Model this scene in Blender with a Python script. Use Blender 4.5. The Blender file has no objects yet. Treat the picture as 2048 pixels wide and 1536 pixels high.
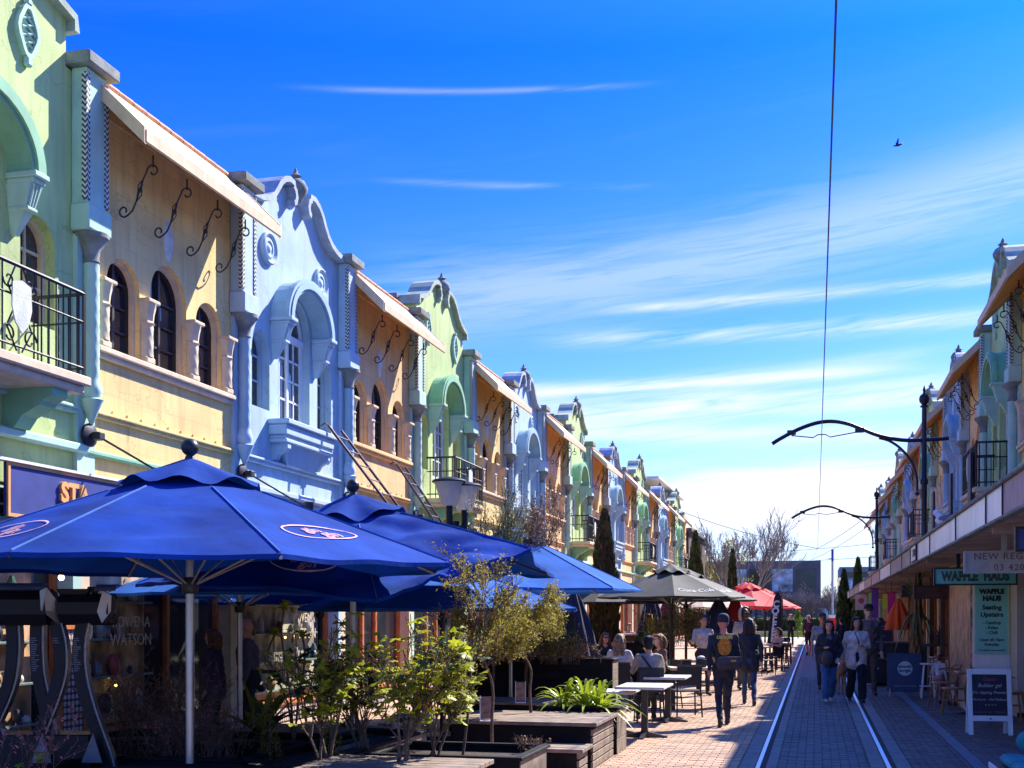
import bpy, bmesh, math, random
import numpy as np
from mathutils import Vector, Matrix
from mathutils import noise as mnoise
R = math.radians
PI = math.pi
random.seed(7)
sc = bpy.context.scene
col = sc.collection

# ------------------------------------------------------------------ camera, sky, sun, exposure
EYE = 1.71
YAW = R(14.193)
CA, SA, FPX = math.cos(YAW), math.sin(YAW), 2400.0
cam_d = bpy.data.cameras.new('camera')
cam = bpy.data.objects.new('camera', cam_d)
col.objects.link(cam)
cam.location = (0, 0, EYE)
cam.rotation_euler = (R(90), 0, YAW)
cam_d.sensor_width = 36
cam_d.lens = 36 * FPX / 2048
cam_d.shift_y = 462 / 2048
cam_d.clip_start = 0.1
cam_d.clip_end = 3000
sc.camera = cam

SUN = Vector((.676, 1.24, 1.236)).normalized()      # towards the sun
SUN_EL = math.asin(SUN.z)
world = bpy.data.worlds.new('World')
sc.world = world
world.use_nodes = True
wn, wl = world.node_tree.nodes, world.node_tree.links
wn.clear()


def wnode(t, **k):
    n = wn.new(t)
    for a, v in k.items():
        if a.startswith('i'):
            n.inputs[int(a[1:])].default_value = v
        else:
            setattr(n, a, v)
    return n


def wmath(op, a, b=None, c=None, clamp=False):
    n = wn.new('ShaderNodeMath')
    n.operation = op
    n.use_clamp = clamp
    for i, v in enumerate((a, b, c)):
        if v is None:
            continue
        if isinstance(v, (int, float)):
            n.inputs[i].default_value = v
        else:
            wl.new(v, n.inputs[i])
    return n.outputs[0]


sky = wnode('ShaderNodeTexSky', sky_type='NISHITA', sun_disc=False, sun_elevation=SUN_EL,
            sun_rotation=math.atan2(SUN.x, SUN.y), air_density=1.0, dust_density=.9, ozone_density=3.0, altitude=0)
tc = wnode('ShaderNodeTexCoord')
sep = wnode('ShaderNodeSeparateXYZ')
wl.new(tc.outputs['Generated'], sep.inputs[0])
dx, dy, dz = sep.outputs
az = wmath('MULTIPLY', wmath('ARCTAN2', dx, dy), 180 / PI)            # degrees right of the street
el = wmath('MULTIPLY', wmath('ARCSINE', dz), 180 / PI)
# saturated blue of a clear spring sky
hs = wnode('ShaderNodeHueSaturation')
hs.inputs['Saturation'].default_value = 1.25
wl.new(sky.outputs[0], hs.inputs['Color'])
tint = wnode('ShaderNodeMix', data_type='RGBA', blend_type='MULTIPLY')
tint.inputs['Factor'].default_value = 1
wl.new(hs.outputs[0], tint.inputs['A'])
ramp = wnode('ShaderNodeValToRGB')
wl.new(wmath('DIVIDE', el, 60, clamp=True), ramp.inputs[0])
cr = ramp.color_ramp
cr.elements[0].position = 0
cr.elements[0].color = (.28, .34, .52, 1)
cr.elements[1].position = 1
cr.elements[1].color = (.36, .60, 1.15, 1)
for p_, c_ in ((.12, (.32, .43, .76, 1)), (.24, (.13, .29, .80, 1)), (.42, (.02, .20, .88, 1)), (.58, (.12, .34, 1.0, 1))):
    e_ = cr.elements.new(p_)
    e_.color = c_
wl.new(ramp.outputs[0], tint.inputs['B'])
# clouds: long streaks of cirrus in azimuth / elevation space
comb = wnode('ShaderNodeCombineXYZ')
rot_el = wmath('ADD', el, wmath('MULTIPLY', az, -.10))
wl.new(wmath('MULTIPLY', az, .045), comb.inputs[0])
wl.new(wmath('MULTIPLY', rot_el, .42), comb.inputs[1])
n1 = wnode('ShaderNodeTexNoise')
n1.inputs['Scale'].default_value = 1.0
n1.inputs['Detail'].default_value = 9
n1.inputs['Roughness'].default_value = .58
n1.inputs['Distortion'].default_value = .5
wl.new(comb.outputs[0], n1.inputs['Vector'])
comb2 = wnode('ShaderNodeCombineXYZ')
wl.new(wmath('MULTIPLY', az, .16), comb2.inputs[0])
wl.new(wmath('MULTIPLY', rot_el, 2.6), comb2.inputs[1])
n2 = wnode('ShaderNodeTexNoise')
n2.inputs['Scale'].default_value = 1.0
n2.inputs['Detail'].default_value = 7
n2.inputs['Roughness'].default_value = .62
n2.inputs['Distortion'].default_value = .8
wl.new(comb2.outputs[0], n2.inputs['Vector'])


def band(a0, a1, e0, slope, wid, amt, curve=0.0):
    """a streak of cloud: from azimuth a0 to a1, centred on elevation e0 + slope*az + curve*az^2"""
    c = wmath('ADD', wmath('MULTIPLY_ADD', az, slope, e0), wmath('MULTIPLY', wmath('MULTIPLY', az, az), curve))
    d = wmath('DIVIDE', wmath('SUBTRACT', el, c), wid)
    g_ = wmath('EXPONENT', wmath('MULTIPLY', wmath('MULTIPLY', d, d), -1))
    s1 = wn.new('ShaderNodeMapRange')
    s1.interpolation_type = 'SMOOTHSTEP'
    s1.inputs['From Min'].default_value = a0
    s1.inputs['From Max'].default_value = a0 + 6
    wl.new(az, s1.inputs['Value'])
    s2 = wn.new('ShaderNodeMapRange')
    s2.interpolation_type = 'SMOOTHSTEP'
    s2.inputs['From Min'].default_value = a1
    s2.inputs['From Max'].default_value = a1 - 6
    wl.new(az, s2.inputs['Value'])
    return wmath('MULTIPLY', wmath('MULTIPLY', g_, amt), wmath('MULTIPLY', s1.outputs[0], s2.outputs[0]))


# az in degrees right of the street, the left edge of the view is -37, its right edge +9
bands = [band(-24, 44, 17.0, .16, 1.8, .34, .002), band(-12, 40, 14.5, .02, .26, .6), band(-14, 44, 13.0, .01, .36, .7),
         band(-22, 10, 9.9, .02, .7, .85), band(-32, 30, 8.3, -.03, .5, .6), band(-20, 6, 11.0, .03, .25, .7), band(-16, 60, 5.0, -.02, 1.7, .75),
         band(-26, -6, 23.9, .02, .12, .20), band(-22, -6, 19.4, -.02, .14, .2), band(-60, 60, 1.0, 0, .8, .2),
         band(-20, 8, 11.4, .06, .3, .3)]
s = bands[0]
for b_ in bands[1:]:
    s = wmath('ADD', s, b_)
tex = wmath('ADD', wmath('MULTIPLY', n1.outputs[0], .9), wmath('MULTIPLY', n2.outputs[0], .75))
tex = wmath('MULTIPLY', wmath('SUBTRACT', tex, .58), 3.0, clamp=True)
cover = wmath('MULTIPLY', s, tex, clamp=True)
far_c = wmath('MULTIPLY', wmath('SUBTRACT', n1.outputs[0], .56), 2.2, clamp=True)     # thin clouds over the rest of the sky
lowmask = wmath('MULTIPLY', wmath('SUBTRACT', 34, el), .05, clamp=True)
bn = wmath('ADD', 6.9, wmath('MULTIPLY', wmath('SUBTRACT', n1.outputs[0], .5), 5.0))
bk = wmath('MULTIPLY', wmath('SUBTRACT', bn, el), 1.6, clamp=True)
bk = wmath('MULTIPLY', bk, wmath('MULTIPLY', wmath('SUBTRACT', el, 2.6), .5, clamp=True))
bk = wmath('MULTIPLY', bk, wmath('MULTIPLY', wmath('ADD', az, 9.5), .3, clamp=True))
bk = wmath('MULTIPLY', bk, wmath('MULTIPLY_ADD', n2.outputs[0], 1.5, .32), clamp=True)
cover = wmath('MAXIMUM', cover, bk)
cover = wmath('MAXIMUM', cover, wmath('MULTIPLY', wmath('MULTIPLY', far_c, lowmask), .10))
cl = wnode('ShaderNodeMix', data_type='RGBA')
wl.new(cover, cl.inputs['Factor'])
wl.new(tint.outputs['Result'], cl.inputs['A'])
cl.inputs['B'].default_value = (2.9, 3.05, 3.4, 1)
bg = wnode('ShaderNodeBackground')
bg.inputs['Strength'].default_value = .145
wl.new(cl.outputs['Result'], bg.inputs['Color'])
wo = wnode('ShaderNodeOutputWorld')
wl.new(bg.outputs[0], wo.inputs[0])

sun_d = bpy.data.lights.new('sun', 'SUN')
sun = bpy.data.objects.new('sun', sun_d)
col.objects.link(sun)
sun_d.energy = 4.4
sun_d.angle = R(.5)
sun_d.color = (1, .93, .80)
sun.rotation_euler = (-SUN).to_track_quat('-Z', 'Y').to_euler()
sun.location = (10, 20, 30)
sc.view_settings.view_transform = 'Standard'
sc.view_settings.look = 'None'
sc.view_settings.exposure = 1.38
sc.view_settings.gamma = 1
sc.render.engine = 'CYCLES'
sc.cycles.max_bounces = 6


def S(u, zc):
    """street point (X, Y) at depth zc on the sight line of photo column u"""
    X = (u - 1631) * zc * CA / FPX
    return X, (zc + X * SA) / CA


def ZV(v, zc):
    """height at photo row v and depth zc"""
    return EYE + (1230 - v) * zc / FPX


# ------------------------------------------------------------------ materials
MATS = {}


def mat(name, c, rough=.7, metal=0.0, var=.12, scale=6.0, bump=.15, bscale=60.0, streak=0.0, c2=None, spec=.5, rnd=0.0,
        trans=0.0, emit=None, coat=0.0, blocks=0.0, grime=0.0, crack=0.0):
    if name in MATS:
        return MATS[name]
    m = bpy.data.materials.new(name)
    m.use_nodes = True
    n, l = m.node_tree.nodes, m.node_tree.links
    if crack:
        rnd = .05
    b = n['Principled BSDF']
    b.inputs['Roughness'].default_value = rough
    b.inputs['Metallic'].default_value = metal
    b.inputs['Specular IOR Level'].default_value = spec
    if coat:
        b.inputs['Coat Weight'].default_value = coat
    t = n.new('ShaderNodeTexCoord')
    geo = n.new('ShaderNodeNewGeometry')
    no = n.new('ShaderNodeTexNoise')
    no.inputs['Scale'].default_value = abs(scale)
    no.inputs['Detail'].default_value = 6
    l.new(geo.outputs['Position'] if crack or scale < 0 else t.outputs['Object'], no.inputs['Vector'])
    mx = n.new('ShaderNodeMix')
    mx.data_type = 'RGBA'
    lo = tuple(x * (1 - var * 1.6) for x in c) if c2 is None else c2
    mx.inputs['A'].default_value = (*lo, 1)
    mx.inputs['B'].default_value = (*[min(1, x * (1 + var * .7)) for x in c], 1)
    mr = n.new('ShaderNodeMapRange')
    mr.inputs['From Min'].default_value = .3
    mr.inputs['From Max'].default_value = .7
    l.new(no.outputs[0], mr.inputs['Value'])
    l.new(mr.outputs[0], mx.inputs['Factor'])
    out = mx.outputs['Result']
    if streak:
        mp = n.new('ShaderNodeMapping')
        mp.inputs['Scale'].default_value = (5, 5, .5)
        l.new(geo.outputs['Position'], mp.inputs['Vector'])
        ns = n.new('ShaderNodeTexNoise')
        ns.inputs['Scale'].default_value = 1.6
        ns.inputs['Detail'].default_value = 8
        l.new(mp.outputs[0], ns.inputs['Vector'])
        mr2 = n.new('ShaderNodeMapRange')
        mr2.inputs['From Min'].default_value = .47
        mr2.inputs['From Max'].default_value = .78
        mr2.inputs['To Max'].default_value = streak
        l.new(ns.outputs[0], mr2.inputs['Value'])
        m2 = n.new('ShaderNodeMix')
        m2.data_type = 'RGBA'
        l.new(mr2.outputs[0], m2.inputs['Factor'])
        l.new(out, m2.inputs['A'])
        m2.inputs['B'].default_value = (.13, .12, .09, 1)
        out = m2.outputs['Result']
    if grime:
        ng = n.new('ShaderNodeTexNoise')
        ng.inputs['Scale'].default_value = .9
        ng.inputs['Detail'].default_value = 9
        ng.inputs['Roughness'].default_value = .7
        l.new(geo.outputs['Position'], ng.inputs['Vector'])
        mg = n.new('ShaderNodeMapRange')
        mg.inputs['From Min'].default_value = .48
        mg.inputs['From Max'].default_value = .72
        mg.inputs['To Max'].default_value = grime
        l.new(ng.outputs[0], mg.inputs['Value'])
        m5 = n.new('ShaderNodeMix')
        m5.data_type = 'RGBA'
        l.new(mg.outputs[0], m5.inputs['Factor'])
        l.new(out, m5.inputs['A'])
        m5.inputs['B'].default_value = (*[x * .3 for x in c], 1)
        out = m5.outputs['Result']
    if crack:
        nd = n.new('ShaderNodeTexNoise')
        nd.inputs['Scale'].default_value = 2.2
        nd.inputs['Detail'].default_value = 5
        l.new(geo.outputs['Position'], nd.inputs['Vector'])
        va = n.new('ShaderNodeVectorMath')
        va.operation = 'MULTIPLY_ADD'
        l.new(nd.outputs['Color'], va.inputs[0])
        va.inputs[1].default_value = (.7, .7, .7)
        l.new(geo.outputs['Position'], va.inputs[2])
        vo = n.new('ShaderNodeTexVoronoi')
        vo.feature = 'DISTANCE_TO_EDGE'
        vo.inputs['Scale'].default_value = .75
        l.new(va.outputs[0], vo.inputs['Vector'])
        mc = n.new('ShaderNodeMapRange')
        mc.inputs['From Min'].default_value = .0
        mc.inputs['From Max'].default_value = .007
        mc.inputs['To Min'].default_value = crack
        mc.inputs['To Max'].default_value = 0
        l.new(vo.outputs['Distance'], mc.inputs['Value'])
        m6 = n.new('ShaderNodeMix')
        m6.data_type = 'RGBA'
        l.new(mc.outputs[0], m6.inputs['Factor'])
        l.new(out, m6.inputs['A'])
        m6.inputs['B'].default_value = (*[x * .3 for x in c], 1)
        out = m6.outputs['Result']
    if blocks:
        sx = n.new('ShaderNodeSeparateXYZ')
        l.new(t.outputs['Object'], sx.inputs[0])
        cx = n.new('ShaderNodeCombineXYZ')
        l.new(sx.outputs[1], cx.inputs[0])
        l.new(sx.outputs[2], cx.inputs[1])
        bt = n.new('ShaderNodeTexBrick')
        bt.inputs['Scale'].default_value = 1.0
        bt.inputs['Brick Width'].default_value = .62
        bt.inputs['Row Height'].default_value = .31
        bt.inputs['Mortar Size'].default_value = .006
        bt.inputs['Mortar Smooth'].default_value = .4
        l.new(cx.outputs[0], bt.inputs['Vector'])
        fm_ = n.new('ShaderNodeMath')
        fm_.operation = 'MULTIPLY'
        l.new(bt.outputs['Fac'], fm_.inputs[0])
        fm_.inputs[1].default_value = blocks
        m4 = n.new('ShaderNodeMix')
        m4.data_type = 'RGBA'
        l.new(fm_.outputs[0], m4.inputs['Factor'])
        l.new(out, m4.inputs['A'])
        m4.inputs['B'].default_value = (*[x * .45 for x in c], 1)
        out = m4.outputs['Result']
    if rnd:
        oi = n.new('ShaderNodeObjectInfo')
        ad = n.new('ShaderNodeMath')
        ad.operation = 'ADD'
        l.new(oi.outputs['Random'], ad.inputs[0])
        l.new(geo.outputs['Random Per Island'], ad.inputs[1])
        fr = n.new('ShaderNodeMath')
        fr.operation = 'FRACT'
        l.new(ad.outputs[0], fr.inputs[0])
        mr3 = n.new('ShaderNodeMapRange')
        mr3.inputs['To Min'].default_value = 1 - rnd
        mr3.inputs['To Max'].default_value = 1 + rnd
        l.new(fr.outputs[0], mr3.inputs['Value'])
        hv = n.new('ShaderNodeHueSaturation')
        l.new(out, hv.inputs['Color'])
        l.new(mr3.outputs[0], hv.inputs['Value'])
        out = hv.outputs[0]
    l.new(out, b.inputs['Base Color'])
    if bump:
        nb = n.new('ShaderNodeTexNoise')
        nb.inputs['Scale'].default_value = bscale
        nb.inputs['Detail'].default_value = 4
        l.new(t.outputs['Object'], nb.inputs['Vector'])
        bp = n.new('ShaderNodeBump')
        bp.inputs['Strength'].default_value = bump
        bp.inputs['Distance'].default_value = .02
        l.new(nb.outputs[0], bp.inputs['Height'])
        l.new(bp.outputs[0], b.inputs['Normal'])
    if trans:
        tr = n.new('ShaderNodeBsdfTranslucent')
        l.new(out, tr.inputs['Color'])
        ms = n.new('ShaderNodeMixShader')
        ms.inputs[0].default_value = trans
        l.new(b.outputs[0], ms.inputs[1])
        l.new(tr.outputs[0], ms.inputs[2])
        l.new(ms.outputs[0], n['Material Output'].inputs[0])
    if emit:
        b.inputs['Emission Color'].default_value = (*emit[:3], 1)
        b.inputs['Emission Strength'].default_value = emit[3]
    MATS[name] = m
    return m


def wave_mat(name, ca, cb, scale, zig=True):
    """raised chevron / tile pattern in two colours"""
    m = bpy.data.materials.new(name)
    m.use_nodes = True
    n, l = m.node_tree.nodes, m.node_tree.links
    b = n['Principled BSDF']
    b.inputs['Roughness'].default_value = .7
    t = n.new('ShaderNodeTexCoord')
    sp = n.new('ShaderNodeSeparateXYZ')
    l.new(t.outputs['Object'], sp.inputs[0])

    def M(op, a, b_=None):
        q = n.new('ShaderNodeMath')
        q.operation = op
        for i, v in enumerate((a, b_)):
            if v is None:
                continue
            if isinstance(v, (int, float)):
                q.inputs[i].default_value = v
            else:
                l.new(v, q.inputs[i])
        return q.outputs[0]
    if zig:
        yy = M('PINGPONG', M('ADD', sp.outputs[1], sp.outputs[0]), .035)
        v = M('FRACT', M('MULTIPLY', M('ADD', sp.outputs[2], M('MULTIPLY', yy, 1.2)), scale))
        f = M('GREATER_THAN', v, .5)
    else:
        a_ = M('SINE', M('MULTIPLY', M('ADD', sp.outputs[1], sp.outputs[0]), scale))
        c_ = M('SINE', M('MULTIPLY', sp.outputs[2], scale))
        f = M('GREATER_THAN', M('ABSOLUTE', M('MULTIPLY', a_, c_)), .38)
    mx = n.new('ShaderNodeMix')
    mx.data_type = 'RGBA'
    l.new(f, mx.inputs['Factor'])
    mx.inputs['A'].default_value = (*ca, 1)
    mx.inputs['B'].default_value = (*cb, 1)
    l.new(mx.outputs['Result'], b.inputs['Base Color'])
    bp = n.new('ShaderNodeBump')
    bp.inputs['Strength'].default_value = .8
    bp.inputs['Distance'].default_value = .01
    l.new(f, bp.inputs['Height'])
    l.new(bp.outputs[0], b.inputs['Normal'])
    MATS[name] = m
    return m


# ------------------------------------------------------------------ mesh building
class MB:
    def __init__(s):
        s.v, s.f = [], []

    def add(s, vs, fs):
        o = len(s.v)
        s.v += [tuple(v) for v in vs]
        s.f += [tuple(i + o for i in f) for f in fs]
        return s

    def box(s, x0, x1, y0, y1, z0, z1, M=None):
        vs = [Vector(p) for p in ((x0, y0, z0), (x1, y0, z0), (x1, y1, z0), (x0, y1, z0), (x0, y0, z1), (x1, y0, z1), (x1, y1, z1), (x0, y1, z1))]
        if M is not None:
            vs = [M @ v for v in vs]
        return s.add(vs, [(0, 3, 2, 1), (4, 5, 6, 7), (0, 1, 5, 4), (1, 2, 6, 5), (2, 3, 7, 6), (3, 0, 4, 7)])

    def bbox(s, x0, x1, y0, y1, z0, z1, c=.01, M=None):
        """a box with chamfered edges"""
        vs, fs = [], []
        b = bmesh.new()
        bmesh.ops.create_cube(b, size=1)
        for v in b.verts:
            v.co = Vector(((x0 + x1) / 2 + v.co.x * (x1 - x0), (y0 + y1) / 2 + v.co.y * (y1 - y0), (z0 + z1) / 2 + v.co.z * (z1 - z0)))
        c = min(c, .45 * min(abs(x1 - x0), abs(y1 - y0), abs(z1 - z0)))
        bmesh.ops.bevel(b, geom=b.edges[:], offset=c, segments=1, affect='EDGES')
        b.verts.ensure_lookup_table()
        vs = [M @ v.co if M is not None else v.co.copy() for v in b.verts]
        fs = [[v.index for v in f.verts] for f in b.faces]
        b.free()
        return s.add(vs, fs)

    def tube(s, pts, r, n=8, cap=True):
        pts = [Vector(p) for p in pts]
        rs = r if hasattr(r, '__len__') else [r] * len(pts)
        vs = []
        up = Vector((0, 0, 1))
        pu = None
        for i, p in enumerate(pts):
            t = (pts[min(i + 1, len(pts) - 1)] - pts[max(i - 1, 0)])
            t = t.normalized() if t.length > 1e-9 else up
            if pu is None:
                a = up if abs(t.z) < .9 else Vector((1, 0, 0))
                uu = t.cross(a).normalized()
            else:
                uu = (pu - t * pu.dot(t))
                uu = uu.normalized() if uu.length > 1e-6 else t.orthogonal().normalized()
            pu = uu
            w = t.cross(uu)
            for k in range(n):
                an = 2 * PI * k / n
                vs.append(p + (uu * math.cos(an) + w * math.sin(an)) * rs[i])
        fs = []
        for i in range(len(pts) - 1):
            for k in range(n):
                k2 = (k + 1) % n
                fs.append((i * n + k, i * n + k2, (i + 1) * n + k2, (i + 1) * n + k))
        if cap:
            fs.append(tuple(range(n))[::-1])
            fs.append(tuple(range((len(pts) - 1) * n, len(pts) * n)))
        return s.add(vs, fs)

    def lathe(s, prof, cx=0, cy=0, n=16, M=None, twist=0, flute=0, nf=8, a0=0, a1=2 * PI):
        """prof: list of (r, z)"""
        vs, fs = [], []
        full = abs(a1 - a0 - 2 * PI) < 1e-6
        m = n if full else n + 1
        for i, (r, z) in enumerate(prof):
            for k in range(m):
                an = a0 + (a1 - a0) * k / n
                rr = r * (1 + flute * math.cos(nf * (an + twist * z))) if flute else r
                vs.append(Vector((cx + rr * math.cos(an), cy + rr * math.sin(an), z)))
        for i in range(len(prof) - 1):
            for k in range(n):
                k2 = (k + 1) % m
                fs.append((i * m + k, i * m + k2, (i + 1) * m + k2, (i + 1) * m + k))
        if full:
            fs.append(tuple(range(m))[::-1])
            fs.append(tuple(range((len(prof) - 1) * m, len(prof) * m)))
        if M is not None:
            vs = [M @ v for v in vs]
        return s.add(vs, fs)

    def ball(s, c, r, n=12, sc_=(1, 1, 1)):
        prof = [(max(1e-4, r * math.sin(PI * i / (n // 2 + 2))), -r * math.cos(PI * i / (n // 2 + 2))) for i in range(n // 2 + 3)]
        M = Matrix.Translation(Vector(c)) @ Matrix.Diagonal((*sc_, 1))
        return s.lathe(prof, n=n, M=M)

    def ribbon(s, pts, t, x0, x1):
        """sweep of a strip along a 2D line (y, z); t its thickness towards the left of the line; x0..x1 its depth"""
        P = [Vector(p) for p in pts]
        N = []
        for i in range(len(P)):
            d = (P[min(i + 1, len(P) - 1)] - P[max(i - 1, 0)]).normalized()
            N.append(Vector((-d.y, d.x)))
        vs = []
        for p, nn in zip(P, N):
            q = p + nn * t
            vs += [(x0, p.x, p.y), (x1, p.x, p.y), (x1, q.x, q.y), (x0, q.x, q.y)]
        fs = []
        for i in range(len(P) - 1):
            a, b = i * 4, i * 4 + 4
            for k in range(4):
                k2 = (k + 1) % 4
                fs.append((a + k, b + k, b + k2, a + k2))
        fs.append((0, 1, 2, 3))
        e = (len(P) - 1) * 4
        fs.append((e + 3, e + 2, e + 1, e))
        return s.add(vs, fs)

    def prism(s, poly, x0, x1, M=None):
        """outline (y, z), convex or not, between x0 and x1"""
        n = len(poly)
        vs = [Vector((x0, a, b)) for a, b in poly] + [Vector((x1, a, b)) for a, b in poly]
        fs = [tuple(range(n))[::-1], tuple(range(n, 2 * n))] + [(i, (i + 1) % n, n + (i + 1) % n, n + i) for i in range(n)]
        if M is not None:
            vs = [M @ v for v in vs]
        return s.add(vs, fs)

    def mesh(s, name, m, smooth=False):
        me = bpy.data.meshes.new(name)
        me.from_pydata(s.v, [], s.f)
        b = bmesh.new()
        b.from_mesh(me)
        bmesh.ops.recalc_face_normals(b, faces=b.faces)
        b.to_mesh(me)
        b.free()
        if m is not None:
            me.materials.append(m)
        if smooth:
            for p in me.polygons:
                p.use_smooth = True
            if hasattr(me, 'set_sharp_from_angle'):
                me.set_sharp_from_angle(angle=R(40))
        return me

    def obj(s, name, m, parent=None, smooth=False, loc=(0, 0, 0)):
        return ob(name, s.mesh(name, m, smooth), parent, loc)


def ob(name, me, parent=None, loc=(0, 0, 0)):
    o = bpy.data.objects.new(name, me)
    col.objects.link(o)
    o.location = loc
    if parent is not None:
        o.parent = parent
    return o


def thing(name, label, cat, loc=(0, 0, 0), rz=0, group=None):
    o = bpy.data.objects.new(name, None)
    col.objects.link(o)
    o.location = loc
    o.rotation_euler = (0, 0, rz)
    o.empty_display_size = .2
    o['label'] = label
    o['category'] = cat
    if group:
        o['group'] = group
    return o


def tag(o, label, cat, group=None):
    o['label'] = label
    o['category'] = cat
    if group:
        o['group'] = group
    return o


def copy_tree(o, parent=None):
    c = o.copy()
    col.objects.link(c)
    if parent is not None:
        c.parent = parent
    for ch in list(KIDS.get(o.name, o.children)):
        copy_tree(ch, c)
    return c


KIDS = {}


def plate(outer, holes, t):
    """a slab in the (y, z) plane with holes, x from -t to 0; returns vertices and faces"""
    cu = bpy.data.curves.new('outline', 'CURVE')
    cu.dimensions = '2D'
    cu.fill_mode = 'BOTH'
    cu.extrude = t / 2
    for ring in [outer] + holes:
        sp_ = cu.splines.new('POLY')
        sp_.points.add(len(ring) - 1)
        for i, (a, b) in enumerate(ring):
            sp_.points[i].co = (a, b, 0, 1)
        sp_.use_cyclic_u = True
    o = bpy.data.objects.new('outline', cu)
    me = bpy.data.meshes.new_from_object(o)
    vs = [(v.co.z - t / 2, v.co.x, v.co.y) for v in me.vertices]
    fs = [tuple(p.vertices) for p in me.polygons]
    bpy.data.objects.remove(o)
    bpy.data.curves.remove(cu)
    bpy.data.meshes.remove(me)
    return vs, fs


def arch(cy, hw, z0, zs, rz=None, n=14):
    """arched opening outline: centre cy, half width hw, sill z0, springing zs, rise rz"""
    rz = hw if rz is None else rz
    pts = [(cy - hw, z0), (cy + hw, z0)]
    for i in range(n + 1):
        a = PI * i / n
        pts.append((cy + hw * math.cos(a), zs + rz * math.sin(a)))
    return pts


def text_mesh(body, size, depth=.004, align='CENTER', shear=0, spacing=1.0, bold=0.0):
    cu = bpy.data.curves.new('letters', 'FONT')
    cu.body = body
    cu.size = size
    cu.extrude = depth
    cu.align_x = align
    cu.align_y = 'CENTER'
    cu.shear = shear
    cu.space_character = spacing
    cu.offset = bold
    cu.resolution_u = 3
    o = bpy.data.objects.new('letters', cu)
    me = bpy.data.meshes.new_from_object(o)
    bpy.data.objects.remove(o)
    bpy.data.curves.remove(cu)
    return me


def text(body, size, m, parent, origin, right, up, width=0, **k):
    me = text_mesh(body, size, **k)
    if width:
        xs = [v.co.x for v in me.vertices]
        f_ = width / (max(xs) - min(xs))
        for v in me.vertices:
            v.co.x *= f_
    r_, u_ = Vector(right).normalized(), Vector(up).normalized()
    n_ = r_.cross(u_)
    M = Matrix((r_, u_, n_)).transposed().to_4x4()
    M.translation = Vector(origin)
    me.transform(M)
    me.materials.append(m)
    return ob('lettering', me, parent)


# ------------------------------------------------------------------ colours
M_YEL = mat('yellow_stucco', (.84, .59, .23), .85, crack=.4, var=.12, scale=1.3, bump=.25, bscale=45, streak=.3, blocks=.35)
M_PEACH = mat('peach_stucco', (.84, .54, .24), .85, crack=.4, var=.12, scale=1.3, bump=.25, bscale=45, streak=.3, blocks=.35)
M_GRN = mat('green_stucco', (.50, .62, .25), .85, crack=.4, var=.14, scale=1.2, bump=.25, bscale=45, streak=.34)
M_BLU = mat('blue_stucco', (.39, .52, .60), .85, crack=.4, var=.13, scale=1.2, bump=.25, bscale=45, streak=.28)
M_GRNL = mat('pale_green_trim', (.42, .62, .50), .8, var=.08, scale=3, bump=.12, streak=.14)
M_BLUL = mat('pale_blue_trim', (.42, .55, .64), .8, var=.08, scale=3, bump=.12, streak=.14)
M_GRNH = mat('green_hood', (.24, .50, .30), .8, var=.08, scale=3, bump=.12, streak=.18)
M_BLUH = mat('blue_hood', (.32, .48, .57), .8, var=.08, scale=3, bump=.12, streak=.18)
M_COPB = mat('pale_blue_coping', (.42, .48, .56), .9, var=.15, scale=5, bump=.3, streak=.35)
M_COPG = mat('pale_green_coping', (.38, .46, .38), .9, var=.15, scale=5, bump=.3, streak=.4)
M_CAP = mat('weathered_grey_render', (.25, .27, .25), .9, var=.3, scale=5, bump=.4, streak=.35)
M_CREAM = mat('cream_stone', (.70, .55, .36), .8, var=.1, scale=6, bump=.15, streak=.2)
M_ROOF = mat('eave_boards', (.78, .55, .34), .8, var=.12, scale=2.5, bump=.2, streak=.22)
M_SOFFIT = mat('eave_soffit', (.72, .44, .13), .85, var=.15, scale=2, bump=.1)
M_IRON = mat('black_iron', (.018, .014, .022), .5, var=.2, bump=.05)
M_GLASS = mat('window_glass', (.03, .035, .045), .07, var=.35, scale=2, bump=.02, bscale=3, spec=.9)
M_WHITE = mat('white_paint', (.78, .78, .78), .55, var=.06, bump=.08)
M_DFRAME = mat('dark_window_frame', (.04, .03, .035), .5, var=.1, bump=.05)
M_CURT = mat('pale_curtain', (.30, .30, .30), .9, var=.35, scale=3, bump=.2)
M_PLAQ = mat('plaster_ornament', (.62, .64, .60), .8, var=.15, bump=.3, streak=.2)
M_CHEV = wave_mat('chevron_relief', (.04, .045, .045), (.62, .64, .60), 16)
M_TILE = wave_mat('patterned_tile', (.10, .05, .06), (.58, .48, .46), 42, zig=False)
M_ORANGE = mat('orange_timber', (.55, .17, .045), .5, var=.2, scale=8, bump=.1)
M_BODY = mat('rear_wall_render', (.33, .30, .27), .9, var=.15, scale=1)
M_TERRA = mat('terracotta_ridge', (.62, .30, .16), .8, var=.25, scale=12, bump=.2)
# ------------------------------------------------------------------ the two kinds of building in the terrace
PITCH = 7.85
HG, HY = 2.02, 1.905        # half widths between pilaster centres
random.seed(3)


def part(parent, name, m, fn, smooth=False):
    mb = MB()
    fn(mb)
    return mb.obj(name, m, parent, smooth)


def gable_profile(up):
    """outline of one half of the curved gable, from pilaster to middle, as (offset, height)"""
    if up:
        return [(1.72, 8.44), (1.5, 8.47), (1.28, 8.54), (1.08, 8.66), (.94, 8.80), (.80, 8.92), (.64, 9.0), (.46, 9.04), (.34, 9.02)]
    return [(1.78, 7.92), (1.45, 7.95), (1.2, 8.02), (1.02, 8.13), (.9, 8.26), (.78, 8.40), (.65, 8.5), (.48, 8.56), (.35, 8.55)]


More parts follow.
